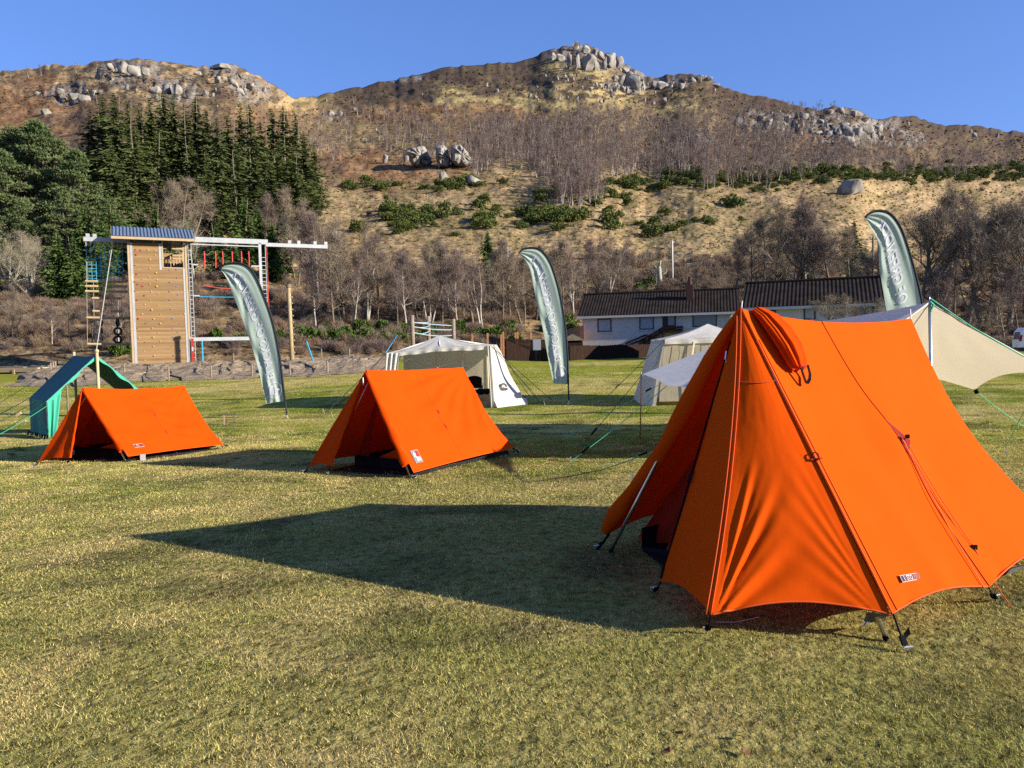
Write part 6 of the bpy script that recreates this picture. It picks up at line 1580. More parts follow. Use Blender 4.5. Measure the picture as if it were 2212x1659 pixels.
for i, (u, v_, rz) in enumerate(((213, 698, 0.15), (212, 715.5, 0.1), (213, 733, 0.2), (254, 698, 1.25), (254.5, 716, 0.0), (254.5, 734, 0.05))):
    p = tw(u, v_ - 0.5, dA); ax = e2 * math.cos(rz) + e1 * math.sin(rz)
    col = ('left', 'right')[i // 3]; row = ('top', 'middle', 'bottom')[i % 3]
    t_ = thing('hanging_tyre', '%s black tyre of the %s column hanging between the two lowest logs' % (row, col), 'tyre', p, 'tyres hanging beside the tower')
    MB().torus(p, ax, 0.235, 0.075, 26, 9).build('tread', m_tyre, t_, smooth=True)
    b = MB(); b.torus(p + ax * 0.05, ax, 0.175, 0.02, 24, 6); b.torus(p - ax * 0.05, ax, 0.175, 0.02, 24, 6); b.build('bead', m_tyre, t_, smooth=True)
b = MB(); b.tube(tochan(tw(241, 540, -0.2), drop(at(199, 800, 47), 0.05), 0.01), 0.03, 5)
tag(b.build('guy_cable', m_grope2), 'grey steel guy cable slanting down across the log ladder', 'cable')

# ================================================================== HOUSES
m_wall = mat('grey_white_render', (0.46, 0.45, 0.43), 0.9, (0.41, 0.40, 0.38), 1.5, 0.01, 14, detail=8)
m_tile = mat('dark_roof_tiles', (0.015, 0.0115, 0.010), 0.9, (0.034, 0.026, 0.022), 1.2, detail=8, spec=0.05)
m_brick = mat('red_brick_base', (0.075, 0.030, 0.024), 0.9, (0.055, 0.024, 0.02), 5)
m_frame = mat('dark_window_frame', (0.018, 0.014, 0.014), 0.5)
m_glass = mat('window_glass', (0.10, 0.12, 0.15), 0.12, spec=0.6)
m_curt = mat('net_curtain', (0.36, 0.39, 0.44), 0.9, (0.20, 0.22, 0.26), 9, stretch=(3, 3, 0.2))
m_gut = mat('pale_gutter', (0.42, 0.41, 0.39), 0.6)
m_dbrown = mat('dark_brown_timber', (0.018, 0.011, 0.009), 0.95, (0.034, 0.020, 0.015), 3, stretch=(3, 3, .6), spec=0.03)
def house(label, HL, HR, zt_, depth, ridge_h, wins, doors, base_h, extra=None, over=0.45):
    root = thing('bungalow', label, 'house', drop((HL + HR) / 2))
    HL, HR = HL.copy(), HR.copy(); HL[2] = HR[2] = 0
    a = nrm(HR - HL); bk = V3(-a[1], a[0], 0); Ln = float(np.linalg.norm(HR - HL)); n = -bk
    hp_ = lambda s, z, d=0.0: HL + a * s + bk * d + V3(0, 0, z)
    def blk(bm, s0, s1, z0_, z1_, d0, d1): bm.box(hp_((s0 + s1) / 2, (z0_ + z1_) / 2, (d0 + d1) / 2), a * (s1 - s0) / 2, bk * (d1 - d0) / 2, V3(0, 0, (z1_ - z0_) / 2))
    b = MB(); zg = float(min(gz(HL[0], HL[1]), gz(HR[0], HR[1]))) - 0.5
    blk(b, 0, Ln, zg + base_h, zt_, 0, depth)
    for s0 in (0.0, Ln): b.poly([hp_(s0, zt_, 0), hp_(s0, zt_, depth), hp_(s0, zt_ + ridge_h * 0.9, depth / 2)])
    wl = b.build('wall', m_wall, root)
    b = MB(); blk(b, -0.03, Ln + 0.03, zg, zg + base_h, -0.03, depth + 0.03); b.build('brick_base', m_brick, root)
    b = MB(); o_ = over; sl = ridge_h / (depth / 2)
    nw = int((Ln + 1.0) / 0.30)
    def slope(front):
        def fn(s, t):
            x = -0.5 + s * (Ln + 1.0); dd = (-o_ + (depth / 2 + o_) * t) if front else (depth + o_ - (depth / 2 + o_) * t)
            z = zt_ - o_ * sl + 0.12 + (depth / 2 + o_) * sl * t
            course = (t * 16) % 1.0
            return hp_(x, z + 0.022 * math.sin(x * 2 * math.pi / 0.30) - 0.03 * course, dd)
        return fn
    b.grid(slope(True), nw * 6, 64); b.grid(slope(False), nw * 4, 8)
    rf2 = b.build('roof', m_tile, root)
    b = MB(); b.tube([hp_(-0.5, zt_ + ridge_h + 0.15, depth / 2), hp_(Ln + 0.5, zt_ + ridge_h + 0.15, depth / 2)], 0.12, 8); b.build('ridge_tiles', m_tile, rf2)
    b = MB(); blk(b, -0.5, Ln + 0.5, zt_ - o_ * sl - 0.16, zt_ - o_ * sl + 0.06, -o_ - 0.06, -o_ + 0.02); b.build('gutter', m_gut, root)
    b = MB(); blk(b, -0.5, Ln + 0.5, zt_ - 0.12 - o_ * sl * 0.5, zt_ - 0.06 - o_ * sl * 0.5, -o_ + 0.02, 0.1); b.build('soffit', m_dbrown, root)
    def sz(u, v): p = rp(u, v, HL, n); return float(np.dot(p - HL, a)), float(p[2])
    for (u0, v0, u1, v1, kind) in wins:
        (s0, z1_), (s1, z0_) = sz(u0, v0), sz(u1, v1)
        b = MB(); f_ = 0.10
        blk(b, s0, s1, z0_, z0_ + f_, -0.06, -0.002); blk(b, s0, s1, z1_ - f_, z1_, -0.06, -0.002); blk(b, s0, s0 + f_, z0_ + f_, z1_ - f_, -0.06, -0.002); blk(b, s1 - f_, s1, z0_ + f_, z1_ - f_, -0.06, -0.002)
        w_ = b.build('window', m_frame, root)
        b = MB(); blk(b, s0 + f_, s1 - f_, z0_ + f_, z1_ - f_, -0.02, -0.004); b.build('pane', m_curt if kind else m_glass, w_)
        b = MB(); blk(b, s0 - 0.08, s1 + 0.08, z0_ - 0.10, z0_ - 0.005, -0.10, -0.002); b.build('sill', m_gut, w_)
    for (u0, v0, u1, v1) in doors:
        (s0, z1_), (s1, z0_) = sz(u0, v0), sz(u1, v1)
        b = MB(); blk(b, s0, s1, z0_ - 0.2, z1_, -0.05, -0.003); d_ = b.build('door', m_frame, root)
        b = MB(); blk(b, lerp(s0, s1, .42), lerp(s0, s1, .9), z0_ + 0.3, z1_ - 0.15, -0.065, -0.052); b.build('door_glass', m_glass, d_)
    return root, a, bk, HL, Ln, hp_, blk, sz, rf2
HL, HR = at(1258, 689, 78), at(1586, 669, 74.2)
ze = (HL[2] + HR[2]) / 2 + 0.2
root, a, bk, H0, Ln, hp_, blk, sz, rf2 = house('long white rendered bungalow with dark tiled roof and brown timber stair', HL, HR, ze, 8.0, 2.15,
    [(1290.5, 689, 1321, 716.5, 1), (1381, 683.5, 1412.5, 711.5, 1), (1496, 676, 1549, 705.5, 0), (1297, 750, 1320, 757, 0)], [(1431, 680, 1460, 709)], 1.15)
s_c = sz(1476, 700)[0] + 0.6
b = MB(); blk(b, s_c - 0.33, s_c + 0.33, ze + 0.9, ze + 2.75, 2.0, 2.7); c_ = b.build('chimney', m_brick, rf2)
b = MB(); q = hp_(s_c, ze + 2.75, 2.35); b.tube([q, q + V3(0, 0, 0.35), q + V3(0, 0, 0.75), q + V3(0, 0, 0.8)], [0.24, 0.18, 0.16, 0.2], 10); b.build('chimney_pot', m_brick, c_)
b = MB(); s_d = sz(1580, 690)[0]; b.tube([hp_(s_d, 0.5, -0.06), hp_(s_d, ze - 0.3, -0.06)], 0.05, 6); b.build('downpipe', m_gut, root)
# timber stair with boarded rails
def sp_(u, v, d): 
    p = rp(u, v, H0 - bk * d, -bk); return p
b = MB()
for d in (0.25, 1.7):
    b = MB()
    for (ua, va, ub, vb, hh) in ((1432, 709, 1474, 706, 4.5), (1432, 715, 1474, 712, 4.5), (1380, 739, 1432, 708, 4.5), (1380, 745, 1432, 714, 4.5), (1352, 742, 1394, 724, 4.5), (1352, 748, 1396, 730, 4.5), (1394, 724, 1408, 727, 4.5), (1408, 727, 1440, 745, 4.0), (1408, 733, 1440, 750, 4.0)):
        if d < 1 and ua in (1352, 1394, 1408): continue
        p, q = sp_(ua, va, d), sp_(ub, vb, d); b.bar(p, q, 0.05, hh / F * 72)
    for u, v0_, v1_ in ((1352, 740, 768), (1380, 737, 768), (1395, 722, 766), (1408, 725, 766), (1432, 706, 762), (1474, 704, 760), (1440, 742, 762)):
        b.bar(sp_(u, v0_, d), sp_(u, v1_, d), 0.10, 0.10, a)
    b.build('stair_railing', m_dbrown, root)
b = MB()
for k in range(10):
    u = lerp(1384, 1430, k / 9); v = lerp(748, 719, k / 9); p, q = sp_(u, v, 0.25), sp_(u, v, 1.7); b.bar(p, q, 0.28, 0.05)
b.bar(sp_(1452, 718, 0.1), sp_(1452, 718, 1.75), 1.7, 0.08)
b.build('stair', m_dbrown, root)
HL, HR = at(1615, 667.5, 62), at(1912, 651, 58.3)
ze2 = (HL[2] + HR[2]) / 2 + 0.15
house('second white bungalow with dark tiled roof behind the big orange tent and tarp', HL, HR, ze2, 7.5, 1.95, [(1645, 670, 1676, 684, 0), (1736, 664, 1762, 690, 1), (1872, 657, 1888, 684, 0)], [(1846, 656, 1870, 690)], 0.9)

# ---- fences
def board_fence(label, pts, hs, material, name='board_fence', bw=0.13, jag=0.03, posts=True, group=None):
    root = thing(name, label, 'fence', pts[0], group)
    b = MB(); pb = MB()
    for i in range(len(pts) - 1):
        p, q = pts[i], pts[i + 1]; Ln = float(np.linalg.norm((q - p)[:2])); n = max(2, int(Ln / bw)); d = nrm((q - p) * (1, 1, 0)); sd = V3(-d[1], d[0], 0)
        for k in range(n):
            f = (k + 0.5) / n; c = lerp(p, q, f); h = lerp(hs[i], hs[i + 1], f) + random.uniform(-jag, jag); zo = float(gz(c[0], c[1]))
            if c[2] > zo + 0.5: zo = c[2]
            b.box(V3(c[0], c[1], zo + h / 2) + sd * random.uniform(0, 0.02), d * bw * 0.46, sd * 0.012, V3(0, 0, h / 2 + 0.0))
        if posts:
            for k in range(int(Ln / 2.4) + 1):
                c = p + d * min(k * 2.4, Ln); zo = float(gz(c[0], c[1])); zo = c[2] if c[2] > zo + 0.5 else zo; h = lerp(hs[i], hs[i + 1], min(1, k * 2.4 / Ln)) + 0.02
                pb.box(V3(c[0], c[1], zo + h / 2) + sd * 0.09, d * 0.05, sd * 0.05, V3(0, 0, h / 2))
    b.build('board_panel', material, root)
    if posts: pb.build('fence_posts', material, root)
    return root
f1, f2 = gnd(1232, 779), gnd(1440, 770.5)
f3 = f2 + (f2 - f1) * 1.6
board_fence('dark brown board fence along the front of the white bungalow', [f1, f2, f3], [1.25, 1.25, 1.25], m_dbrown)
g1, g2, g3 = gnd(1094, 779), gnd(1146, 780), f1
board_fence('darker brown fence with sloping top left of the bungalow', [g1, g2, g3], [1.75, 0.95, 1.2], m_dbrown)
q1, q2 = drop(at(1094, 770, f1[1] + 6)), drop(at(1215, 770, f1[1] + 6))
board_fence('back fence of the yard behind the centre flag', [q1, q2], [2.0, 1.9], m_dbrown)
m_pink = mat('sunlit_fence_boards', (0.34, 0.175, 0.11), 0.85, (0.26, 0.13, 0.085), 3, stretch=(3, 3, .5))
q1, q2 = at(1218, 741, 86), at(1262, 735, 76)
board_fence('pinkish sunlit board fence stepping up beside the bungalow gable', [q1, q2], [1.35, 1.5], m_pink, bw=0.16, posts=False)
c = drop(at(1160, 776, f1[1] + 2.5)); b = MB(); b.box(c + V3(0, 0, 0.95), V3(0.36, 0, 0), V3(0, 0.3, 0), V3(0, 0, 0.95)); 
t_ = thing('store_cabinet', 'tall grey cabinet standing in the yard left of centre flag', 'cabinet', c); b.build('cabinet_body', mat('grey_panel', (0.22, 0.24, 0.27), 0.6), t_)
b = MB(); b.box(c + V3(0, -0.31, 0.95), V3(0.32, 0, 0), V3(0, 0.01, 0), V3(0, 0, 0.88)); b.build('door', mat('grey_panel', (0.22, 0.24, 0.27), 0.6), t_)
c = drop(at(1236, 770, f1[1] + 4)); t_ = thing('garden_shed', 'small dark shed with a low roof beside the bungalow gable', 'shed', c)
b = MB(); b.abox(c + V3(-0.9, -0.8, 0), c + V3(0.9, 0.8, 1.75)); b.build('wall', m_dbrown, t_)
b = MB(); b.prism([c + V3(-1.1, -1, 1.75), c + V3(1.1, -1, 1.75), c + V3(0, -1, 2.35)], (0, 2, 0)); b.build('roof', m_dark, t_)
# sawn orange posts
m_saw = mat('fresh_sawn_post', (0.42, 0.20, 0.08), 0.8, (0.34, 0.15, 0.06), 3)
posts = [(1020.5, 723, 750), (1053.5, 720, 752), (1083, 723, 752), (1087.5, 717.5, 756), (1114, 719, 745), (1118.5, 717.5, 745), (1147.6, 718.5, 745)]
for i, (u, va, vb) in enumerate(posts):
    Yp = 76.0; p = at(u, vb, Yp); q = at(u, va, Yp); p[2] = float(gz(p[0], p[1])) - 0.1
    b = MB(); b.box((p + q) / 2, V3(0.085, 0, 0), V3(0, 0.085, 0), V3(0, 0, (q[2] - p[2]) / 2)); b.add([q + V3(-.085, -.085, 0), q + V3(.085, -.085, 0), q + V3(.085, .085, 0), q + V3(-.085, .085, 0), q + V3(0, 0, .05)], [(0, 1, 4), (1, 2, 4), (2, 3, 4), (3, 0, 4)])
    tag(b.build('sawn_post', m_saw), 'fresh orange sawn timber post by the dark yard fence, %s from the left' % ORDW[i], 'post', 'orange sawn posts')
b = MB(); p = at(1080, 752, 75); q = at(1096, 751, 75); b.bar(p, q, 0.5, 0.12)
tag(b.build('timber_deck', m_saw), 'low orange timber landing between the sawn posts', 'decking')

# ---- rope course bits on the gravel
m_post = mat('weathered_post', (0.24, 0.19, 0.14), 0.9, (0.17, 0.13, 0.10), 4)
rp_ = [(365, 795, 745), (456.5, 800, 730), (544.5, 795, 720), (626, 786, 709), (708, 781, 697), (445, 712, 0)]
z4 = lambda x, y: ((x / 1.646) * .5486, (1000 + y / 1.646) * .5486); z5 = lambda x, y: ((1100 + x / 1.646) * .5486, (1000 + y / 1.646) * .5486)
rps = [(z4(1095, 820), 28), (z4(1370, 808), 28), (z4(1635, 800), 28), (z4(1880, 790), 28), (z4(2125, 772), 26), (z4(1335, 700), 21), (z4(1515, 712), 22), (z4(2085, 688), 24), (z4(1905, 700), 22), (z5(455, 685), 24), (z5(630, 672), 24), (z5(313, 778), 28), (z4(808, 800), 26)]
rps.sort(key=lambda r: r[0][0])
pp = []
for i, ((u, v), h) in enumerate(rps):
    p = gnd(u, v); q = at(u, v - h, p[1]); p[2] -= 0.15
    b = MB(); b.tube([p, V3(p[0], p[1], q[2]), V3(p[0], p[1], q[2] + 0.015)], [0.055, 0.05, 0.04], 8); pp.append(V3(p[0], p[1], q[2] - 0.1))
    tag(b.build('rope_post', m_post), 'short weathered wooden post on the gravel bank, %s from the left' % ORDW[i], 'post', 'rope posts on the gravel')
b = MB()
for i, j in ((0, 1), (2, 3)): b.tube(tochan(pp[i], pp[j], 0.1), 0.012, 4)
tag(b.build('boundary_rope', m_grope2), 'thin grey rope slung between posts on the gravel', 'rope')
p = gnd(631.5, 789); q = at(623.5, 618, p[1])
t_ = thing('climbing_pole', 'tall round timber pole with staple steps right of the left flag', 'pole', p)
MB().tube([p - V3(0, 0, .3), lerp(p, q, .5), q], [0.16, 0.14, 0.125], 12).build('pole', m_tan, t_, smooth=True)
MB().tube([lerp(p, q, 0.985), q + V3(0, 0, 0.12)], 0.19, 12).build('cap', m_dark, t_)
MB().tube([p - V3(0, 0, .2), lerp(p, q, 0.06)], 0.185, 12).build('collar', m_dark, t_)
for k in range(22):
    c = lerp(p, q, 0.12 + k * 0.039); sx = 1 if k % 2 else -1; b = MB(); b.box(c + V3(0.16 * sx, -0.02, 0), V3(0.07, 0, 0), V3(0, 0.04, 0), V3(0, 0, 0.05)); b.build('step', m_larch, t_)
b = MB(); b.tube([gnd(680, 790), at(662, 737, gnd(680, 790)[1] + 0.5)], 0.05, 6)
tag(b.build('blue_stay', m_blue), 'slanting bright blue rope stay standing on the gravel', 'rope')
b = MB(); b.tube(tochan(at(833, 762, 52), at(858, 725, 58), 0.0), 0.03, 5); tag(b.build('blue_stay', m_blue), 'blue rope rising behind the left eave of the white tent', 'rope')
t_ = thing('low_ropes_course', 'three round posts joined by pale blue ropes behind the white tent', 'frame', drop(at(930, 760, 58)))
tops = []
for u, va, Yp in ((890, 681, 55), (925, 683, 60), (979, 689, 57)):
    q = at(u, va, Yp); p = V3(q[0], q[1], float(gz(q[0], q[1])) - .2); MB().tube([p, q], 0.15, 10).build('post', m_post, t_, smooth=True); tops.append(q)
b = MB()
for i, j in ((0, 1), (1, 2), (0, 2)):
    for k, dz in enumerate((0.5, 0.8, 1.2)): b.tube(tochan(tops[i] - V3(0, 0, dz), tops[j] - V3(0, 0, dz), 0.03 + 0.06 * k), 0.03, 4)
b.build('rope', mat('pale_blue_rope', (0.34, 0.45, 0.50), 0.7), t_)
# stakes and timber platform at the left
for i, (u, va, vb) in enumerate(((110, 783, 806), (115.5, 781, 803), (120.5, 780, 800), (124, 779, 797))):
    p = gnd(u, vb); q = at(u, va, p[1]); b = MB(); b.tube([p - V3(0, 0, .1), V3(p[0], p[1], q[2])], 0.06, 7)
    tag(b.build('wooden_stake', m_post), 'pale wooden stake beside the green tent roof, %s from the left' % ORDW[i], 'stake', 'stakes at the left')
p0, p1 = gnd(-20, 809), gnd(82, 807)
t_ = thing('timber_platform', 'low pale timber platform at the left edge of the field', 'platform', p0)
d = nrm((p1 - p0) * (1, 1, 0)); sd = V3(-d[1], d[0], 0); Lp = float(np.linalg.norm((p1 - p0)[:2]))
b = MB(); b.box((p0 + p1) / 2 + V3(0, 0, 0.33) + sd * 1.2, d * Lp / 2, sd * 1.2, V3(0, 0, 0.07)); b.build('deck', m_larch, t_)
b = MB(); b.box((p0 + p1) / 2 + V3(0, 0, 0.22), d * Lp / 2, sd * 0.04, V3(0, 0, 0.10)); b.build('rim', m_larch, t_)
for f in (0.03, 0.5, 0.97): b = MB(); b.box(lerp(p0, p1, f) + V3(0, 0, 0.1), d * 0.08, sd * 0.08, V3(0, 0, 0.2)); b.build('leg', m_larch, t_)
b = MB()
for k in range(7): c = lerp(p0, p1, 0.15 + k * 0.12) + sd * random.uniform(0.3, 1.5) + V3(0, 0, 0.45); b.box(c, d * random.uniform(.3, .9) + V3(0, 0, random.uniform(-.06, .06)), sd * .15, V3(0, 0, .04))
tag(b.build('timber_offcuts', mat('dark_offcuts', (0.09, 0.075, 0.06), 0.9, (0.2, 0.17, 0.13), 3)), 'loose dark planks lying on the low timber platform', 'planks')
# power poles
def power_pole(u, va, vb, label, arms, twin=False, dark=False):
    p = hp(u, vb); Yp = p[1]; t_ = thing('power_pole', label, 'pole', p); mm = m_dark if dark else mat('pale_pole', (0.50, 0.46, 0.40), 0.8)
    for du in ((0, 12) if twin else (0,)):
        q = at(u + du, va, Yp); r_ = V3(q[0], q[1], p[2] - 0.5); MB().tube([r_, q], 0.14, 8).build('pole', mm, t_, smooth=True)
    b = MB()
    for v_, wpx in arms: c = at(u + (6 if twin else 0), v_, Yp); b.box(c, V3(wpx / F * Yp / 2, 0, 0), V3(0, 0.06, 0), V3(0, 0, 0.07)); [b.tube([c + V3(x * wpx / F * Yp / 2, 0, 0), c + V3(x * wpx / F * Yp / 2, 0, 0.3)], 0.06, 6) for x in (-.9, 0, .9)]
    b.build('crossarm', mm, t_)
power_pole(1096, 534, 640, 'pale power pole with two crossarms left of the centre flag', [(538, 16), (549, 14)])
power_pole(1886, 512, 660, 'dark twin power pole seen left of the right hand flag', [(517, 26), (545, 22)], True, True)
power_pole(1452, 520, 625, 'slim pale power pole above the bungalow chimney', [(524, 8)])
power_pole(725, 500, 640, 'slim pale power pole among the birches', [(503, 4)])
# dead trunk above the bungalow
p = hp(1425, 628); q = at(1424, 575, p[1]); t_ = thing('dead_tree', 'pale broken dead trunk standing above the bungalow roof', 'tree', p)
MB().tube([p - V3(0, 0, .3), lerp(p, q, .4) + V3(.1, 0, 0), q], [0.55, 0.4, 0.3], 8).build('trunk', m_pale, t_, smooth=True)
b = MB(); b.tube([lerp(p, q, .6), lerp(p, q, .75) + V3(1.2, 0, 0), lerp(p, q, 1.0) + V3(1.5, 0, 0)], [.2, .14, .06], 6); b.tube([lerp(p, q, .8), lerp(p, q, 1.0) + V3(-1.0, 0, .3)], [.2, .08], 6); b.tube([q, q + V3(.3, 0, 1.0)], [.25, .1], 6); b.build('broken_limb', m_pale, t_, smooth=True)
# wide leafless tree in front of the second bungalow
p = drop(at(1815, 715, 44)); tree_thing('bare_tree', BT['round'][0], p, 1.0, (0.62, 0.62, 0.46), 'twiggy lichen-grey tree standing in front of the second bungalow roof')
# van and rail at the right edge
c = gnd(2206, 766); t_ = thing('parked_van', 'white van half cut off by the right edge of the photo', 'van', c)
k_ = c[1] / F; van = MB()
ex = nrm(V3(1, -0.35, 0)); ey = V3(-ex[1], ex[0], 0)
vp = lambda s, z, d: c + ex * s + ey * d + V3(0, 0, z)
prof = [(0.0, 0.35), (0.02, 1.0), (0.12, 1.65), (0.35, 1.92), (3.6, 1.95), (4.2, 1.3), (5.0, 1.05), (5.1, 0.35)]
van.prism([vp(s - 0.35, z, -0.9) for s, z in prof], ey * 1.8); van.build('body', mat('white_paint', (0.72, 0.73, 0.75), 0.3, spec=0.5), t_)
b = MB(); b.prism([vp(s - 0.35, z, -0.915) for s, z in ((0.9, 1.15), (0.95, 1.7), (3.3, 1.75), (3.9, 1.2))], ey * 0.01); b.build('window', m_glass, t_)
b = MB(); b.prism([vp(s - 0.38, z, -0.7) for s, z in ((0.06, 1.1), (0.16, 1.62), (0.14, 1.62), (0.03, 1.1))], ey * 1.4); b.build('rear_window', m_glass, t_)
b = MB(); b.prism([vp(s - 0.37, z, -0.905) for s, z in ((0.02, 0.95), (0.10, 1.4), (0.22, 1.4), (0.16, 0.95))], ey * 0.16); b.build('tail_light', m_redf, t_)
for s in (0.9, 4.1):
    w_ = MB().torus(vp(s - 0.35, 0.32, -0.85), ey, 0.22, 0.10, 20, 8).build('wheel', m_tyre, t_, smooth=True)
    b = MB(); b.tube([vp(s - 0.35, 0.32, -0.95), vp(s - 0.35, 0.32, -0.8)], 0.16, 12); b.build('rim', m_galv, w_)
b = MB(); b.prism([vp(s - 0.39, z, -0.92) for s, z in ((0.0, 0.32), (0.0, 0.52), (5.2, 0.52), (5.2, 0.32))], ey * 1.84); b.build('bumper', m_frame, t_)
r0, r1 = gnd(2163, 764), gnd(2190, 764)
t_ = thing('timber_rail', 'low dark timber rail fence beside the white van', 'fence', r0)
b = MB(); b.bar(r0 + V3(0, 0, 0.72), r1 + V3(0, 0, 0.72), 0.1, 0.12); b.build('rail', m_dark, t_)
for f in (0.05, 0.5, 0.95): b = MB(); q = lerp(r0, r1, f); b.box(q + V3(0, 0, 0.38), V3(.06, 0, 0), V3(0, .06, 0), V3(0, 0, .42)); b.build('post', m_dark, t_)
# tall dry grass clumps by the rail
for i, (u, v, s) in enumerate(((2118, 752, 1.5), (2140, 748, 1.3), (2095, 745, 1.1), (2160, 735, 1.2))):
    p = gnd(u, v); tm = TM()
    for k in range(160):
        a_ = rng.uniform(0, 6.28); q = p + V3(math.cos(a_), math.sin(a_), 0) * rng.random() * 0.3; d = nrm(V3(math.cos(a_) * .35, math.sin(a_) * .35, 1) + rng.normal(size=3) * .15) * s * rng.uniform(.6, 1.3)
        w_ = V3(0.012, 0, 0); tm.tri(q - w_, q + w_, q + d)
    o = bpy.data.objects.new('tall_grass_clump', tm.mesh('tall_grass_clump', [m_reed])); COL.objects.link(o)
    tag(o, 'tall dry grass clump beyond the right end of the tarp, %s from the left' % ORDW[i if i < 2 else i], 'grass clump', 'dry grass clumps')
# dark timber stool seen behind the left tent's rear corner
p = gnd(497, 917); t_ = thing('peg_crate', 'small open crate on the grass behind the left orange tent', 'crate', p); b = MB()
for x in (-.12, .12): b.bar(p + V3(x, 0, 0), p + V3(x, 0, 0.26), .02, .02, (0, 1, 0))
b.bar(p + V3(-.13, 0, .24), p + V3(.13, 0, .24), .02, .02); b.bar(p + V3(-.13, 0, .05), p + V3(.13, 0, .05), .02, .02); b.build('crate_frame', m_dark, t_)
b = MB(); b.bar(p + V3(-.14, 0, 0), p + V3(-.14, 0, .24), .03, .05, (0, 1, 0)); b.build('crate_end', m_larch, t_)

# ================================================================== GRASS
m_blade = mat('grass_blade', (0.2, 0.2, 0.05), 0.7, attr='col', col2=(0.85, 0.85, 0.85), scale=2.0, trans=0.25, spec=0.1)
def blades(N, r0, r1, power, hmin, hmax, wid, seed):
    rg = np.random.default_rng(seed)
    u = rg.random(N)
    e = 2 - power
    r = (r0 ** e + u * (r1 ** e - r0 ** e)) ** (1 / e) if abs(e) > 1e-6 else r0 * (r1 / r0) ** u
    an = rg.uniform(-R(44), R(44), N)
    x = r * np.sin(an); y = r * np.cos(an)
    cl = fbm(x / 0.35, y / 0.28, 3, 501)
    keep = rg.random(N) < np.clip(0.35 + 1.3 * cl, 0, 1)
    pnx = np.array([L3, R3, R3 + rdB * 2.1, L3 + rdB * 2.1])[:, :2]
    ins = np.ones(N, bool)
    for i in range(4):
        a_, c_ = pnx[i], pnx[(i + 1) % 4]; ins &= ((c_[0] - a_[0]) * (y - a_[1]) - (c_[1] - a_[1]) * (x - a_[0])) > 0
    keep &= ~ins
    x, y, r = x[keep], y[keep], r[keep]; n = len(x); cl = cl[keep]
    z = gz(x, y)
    col = lawn_col(x, y)
    rnd = rg.random((n, 1))
    straw = np.array([0.52, 0.42, 0.18]); grn = np.array([0.110, 0.155, 0.030])
    k = (rg.random((n, 1)) < 0.22) * 1.0; k2 = (rg.random((n, 1)) < 0.38) * 1.0
    col = col * (1 - 0.75 * k) + straw * 0.75 * k; col = col * (1 - 0.7 * k2) + grn * 0.7 * k2
    col = col * (0.80 + 0.95 * rnd)
    h = rg.uniform(hmin, hmax, n) * (0.6 + 0.9 * cl)
    lng = rg.random(n) < 0.025; h = np.where(lng, h * 2.2, h); col = np.where(lng[:, None], col * 0.4 + straw * 0.7, col)
    fl = rg.uniform(0, 6.283, n)
    lean = np.where(lng, rg.uniform(1.2, 4.0, n), rg.uniform(0.5, 1.8, n))
    dx = np.cos(fl) * lean + 0.35; dy = np.sin(fl) * lean; dz = np.ones(n)
    nn = np.sqrt(dx ** 2 + dy ** 2 + dz ** 2); dx, dy, dz = dx / nn, dy / nn, dz / nn
    b0 = np.stack([x, y, z - 0.004], 1); tip = b0 + np.stack([dx, dy, dz], 1) * h[:, None]
    w_ = wid * np.maximum(1, r / 4.0) * rg.uniform(0.6, 1.3, n); wa = rg.uniform(0, 6.283, n)
    wv = np.stack([np.cos(wa), np.sin(wa), np.zeros(n)], 1) * w_[:, None]
    V = np.stack([b0 - wv, b0 + wv, tip], 1).reshape(-1, 3); C = np.repeat(col, 3, 0)
    return V, C
rdB = nrm(big_rd)
Va, Ca = blades(1250000, 2.2, 14, 1.0, 0.008, 0.024, 0.0019, 1)
Vb, Cb = blades(300000, 13, 50, 1.6, 0.012, 0.030, 0.0015, 2)
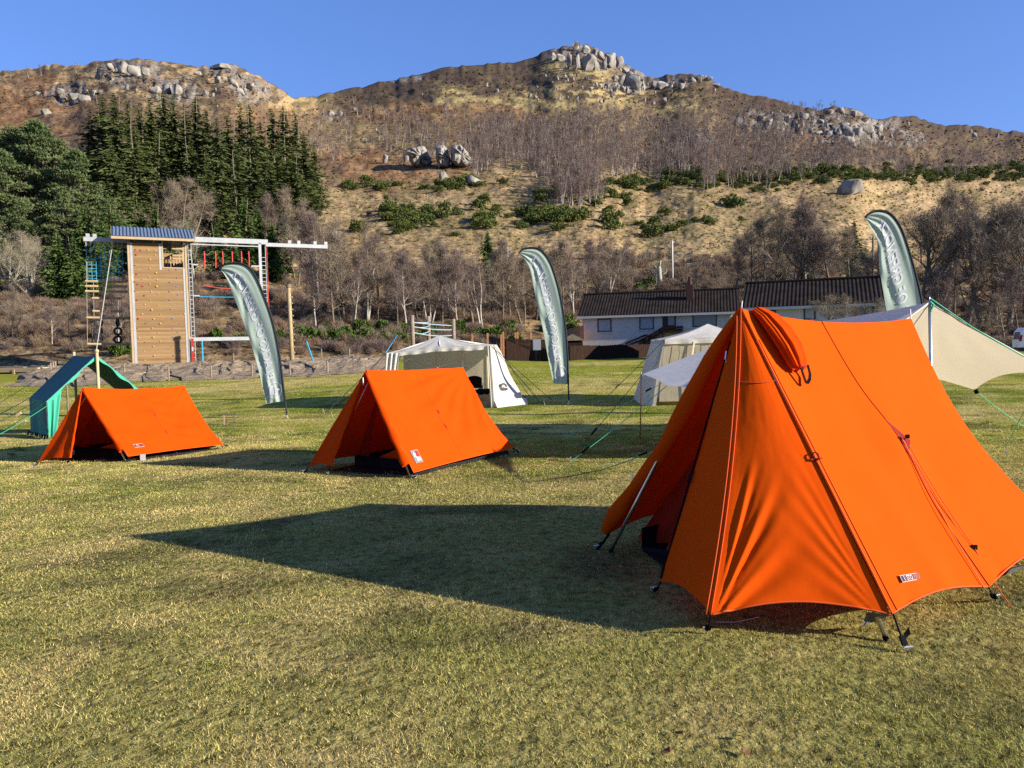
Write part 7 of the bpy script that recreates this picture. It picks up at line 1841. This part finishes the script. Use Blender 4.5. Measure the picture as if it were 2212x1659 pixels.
# coarser tufts that stand up out of the mown turf and cast small shadows
rgt = np.random.default_rng(9)
NTF, NBL = 900, 46
rt = np.sqrt(rgt.uniform(2.3 ** 2, 17 ** 2, NTF)); at_ = rgt.uniform(-R(42), R(42), NTF)
tx, ty = rt * np.sin(at_), rt * np.cos(at_)
sz = rgt.uniform(0.5, 1.25, (NTF, 1)) * 1.0
bxs = tx[:, None] + rgt.normal(size=(NTF, NBL)) * 0.035 * sz * 1.6; bys = ty[:, None] + rgt.normal(size=(NTF, NBL)) * 0.025 * sz * 1.4
bzs = gz(bxs, bys) - 0.004
hh_ = rgt.uniform(0.02, 0.055, (NTF, NBL)) * sz
aa = rgt.uniform(0, 6.283, (NTF, NBL)); le = rgt.uniform(0.2, 1.4, (NTF, NBL))
dv_ = np.stack([np.cos(aa) * le + 0.25, np.sin(aa) * le, np.ones_like(aa)], -1); dv_ /= np.linalg.norm(dv_, axis=-1, keepdims=True)
bb = np.stack([bxs, bys, bzs], -1); wa = rgt.uniform(0, 6.283, (NTF, NBL))
wv_ = np.stack([np.cos(wa), np.sin(wa), np.zeros_like(wa)], -1) * (0.0022 * np.maximum(1, rt / 4))[:, None, None]
Vt = np.stack([bb - wv_, bb + wv_, bb + dv_ * hh_[..., None]], 2).reshape(-1, 3)
tcol = np.where(rgt.random((NTF, 1, 1)) < 0.55, np.array([0.40, 0.32, 0.15]), np.array([0.13, 0.15, 0.03])) * rgt.uniform(0.5, 1.35, (NTF, NBL, 1))
Ct = np.repeat(tcol.reshape(-1, 3), 3, 0)
_d = np.hypot(Vt[:, 0] - 2.0, Vt[:, 1] - 5.0).reshape(-1, 3).min(1) > 1.4
Vt = Vt.reshape(-1, 3, 3)[_d].reshape(-1, 3); Ct = Ct.reshape(-1, 3, 3)[_d].reshape(-1, 3)
V_ = np.concatenate([Va, Vb, Vt]); C_ = np.concatenate([Ca, Cb, Ct])
tag(np_mesh('grass', V_, np.arange(len(V_)).reshape(-1, 3), m_blade, cols=C_), 'short olive and straw coloured winter grass', 'grass', kind='stuff')
# fallen leaves
m_leaf = mat('dead_leaf', (0.16, 0.07, 0.03), 0.8, (0.11, 0.05, 0.02), 30)
for i, (u, v) in enumerate(((1440, 1622), (1612, 1623), (1600, 1590), (1466, 1582))):
    p = gnd(u, v, 0.02); a_ = i * 1.7; ex = V3(math.cos(a_), math.sin(a_), .2) * .022; ey = V3(-math.sin(a_), math.cos(a_), .1) * .013
    b = MB(); b.add([p - ex, p - ex * .3 + ey, p + ex * .6 + ey * .7 + V3(0, 0, .008), p + ex * 1.1, p + ex * .5 - ey * .8, p - ex * .3 - ey], [(0, 1, 5), (1, 2, 4, 5), (2, 3, 4)])
    tag(b.build('fallen_leaf', m_leaf), 'curled brown fallen leaf on the grass, %s from the left at the bottom' % ORDW[[0, 3, 2, 1][i]], 'leaf', 'fallen leaves')
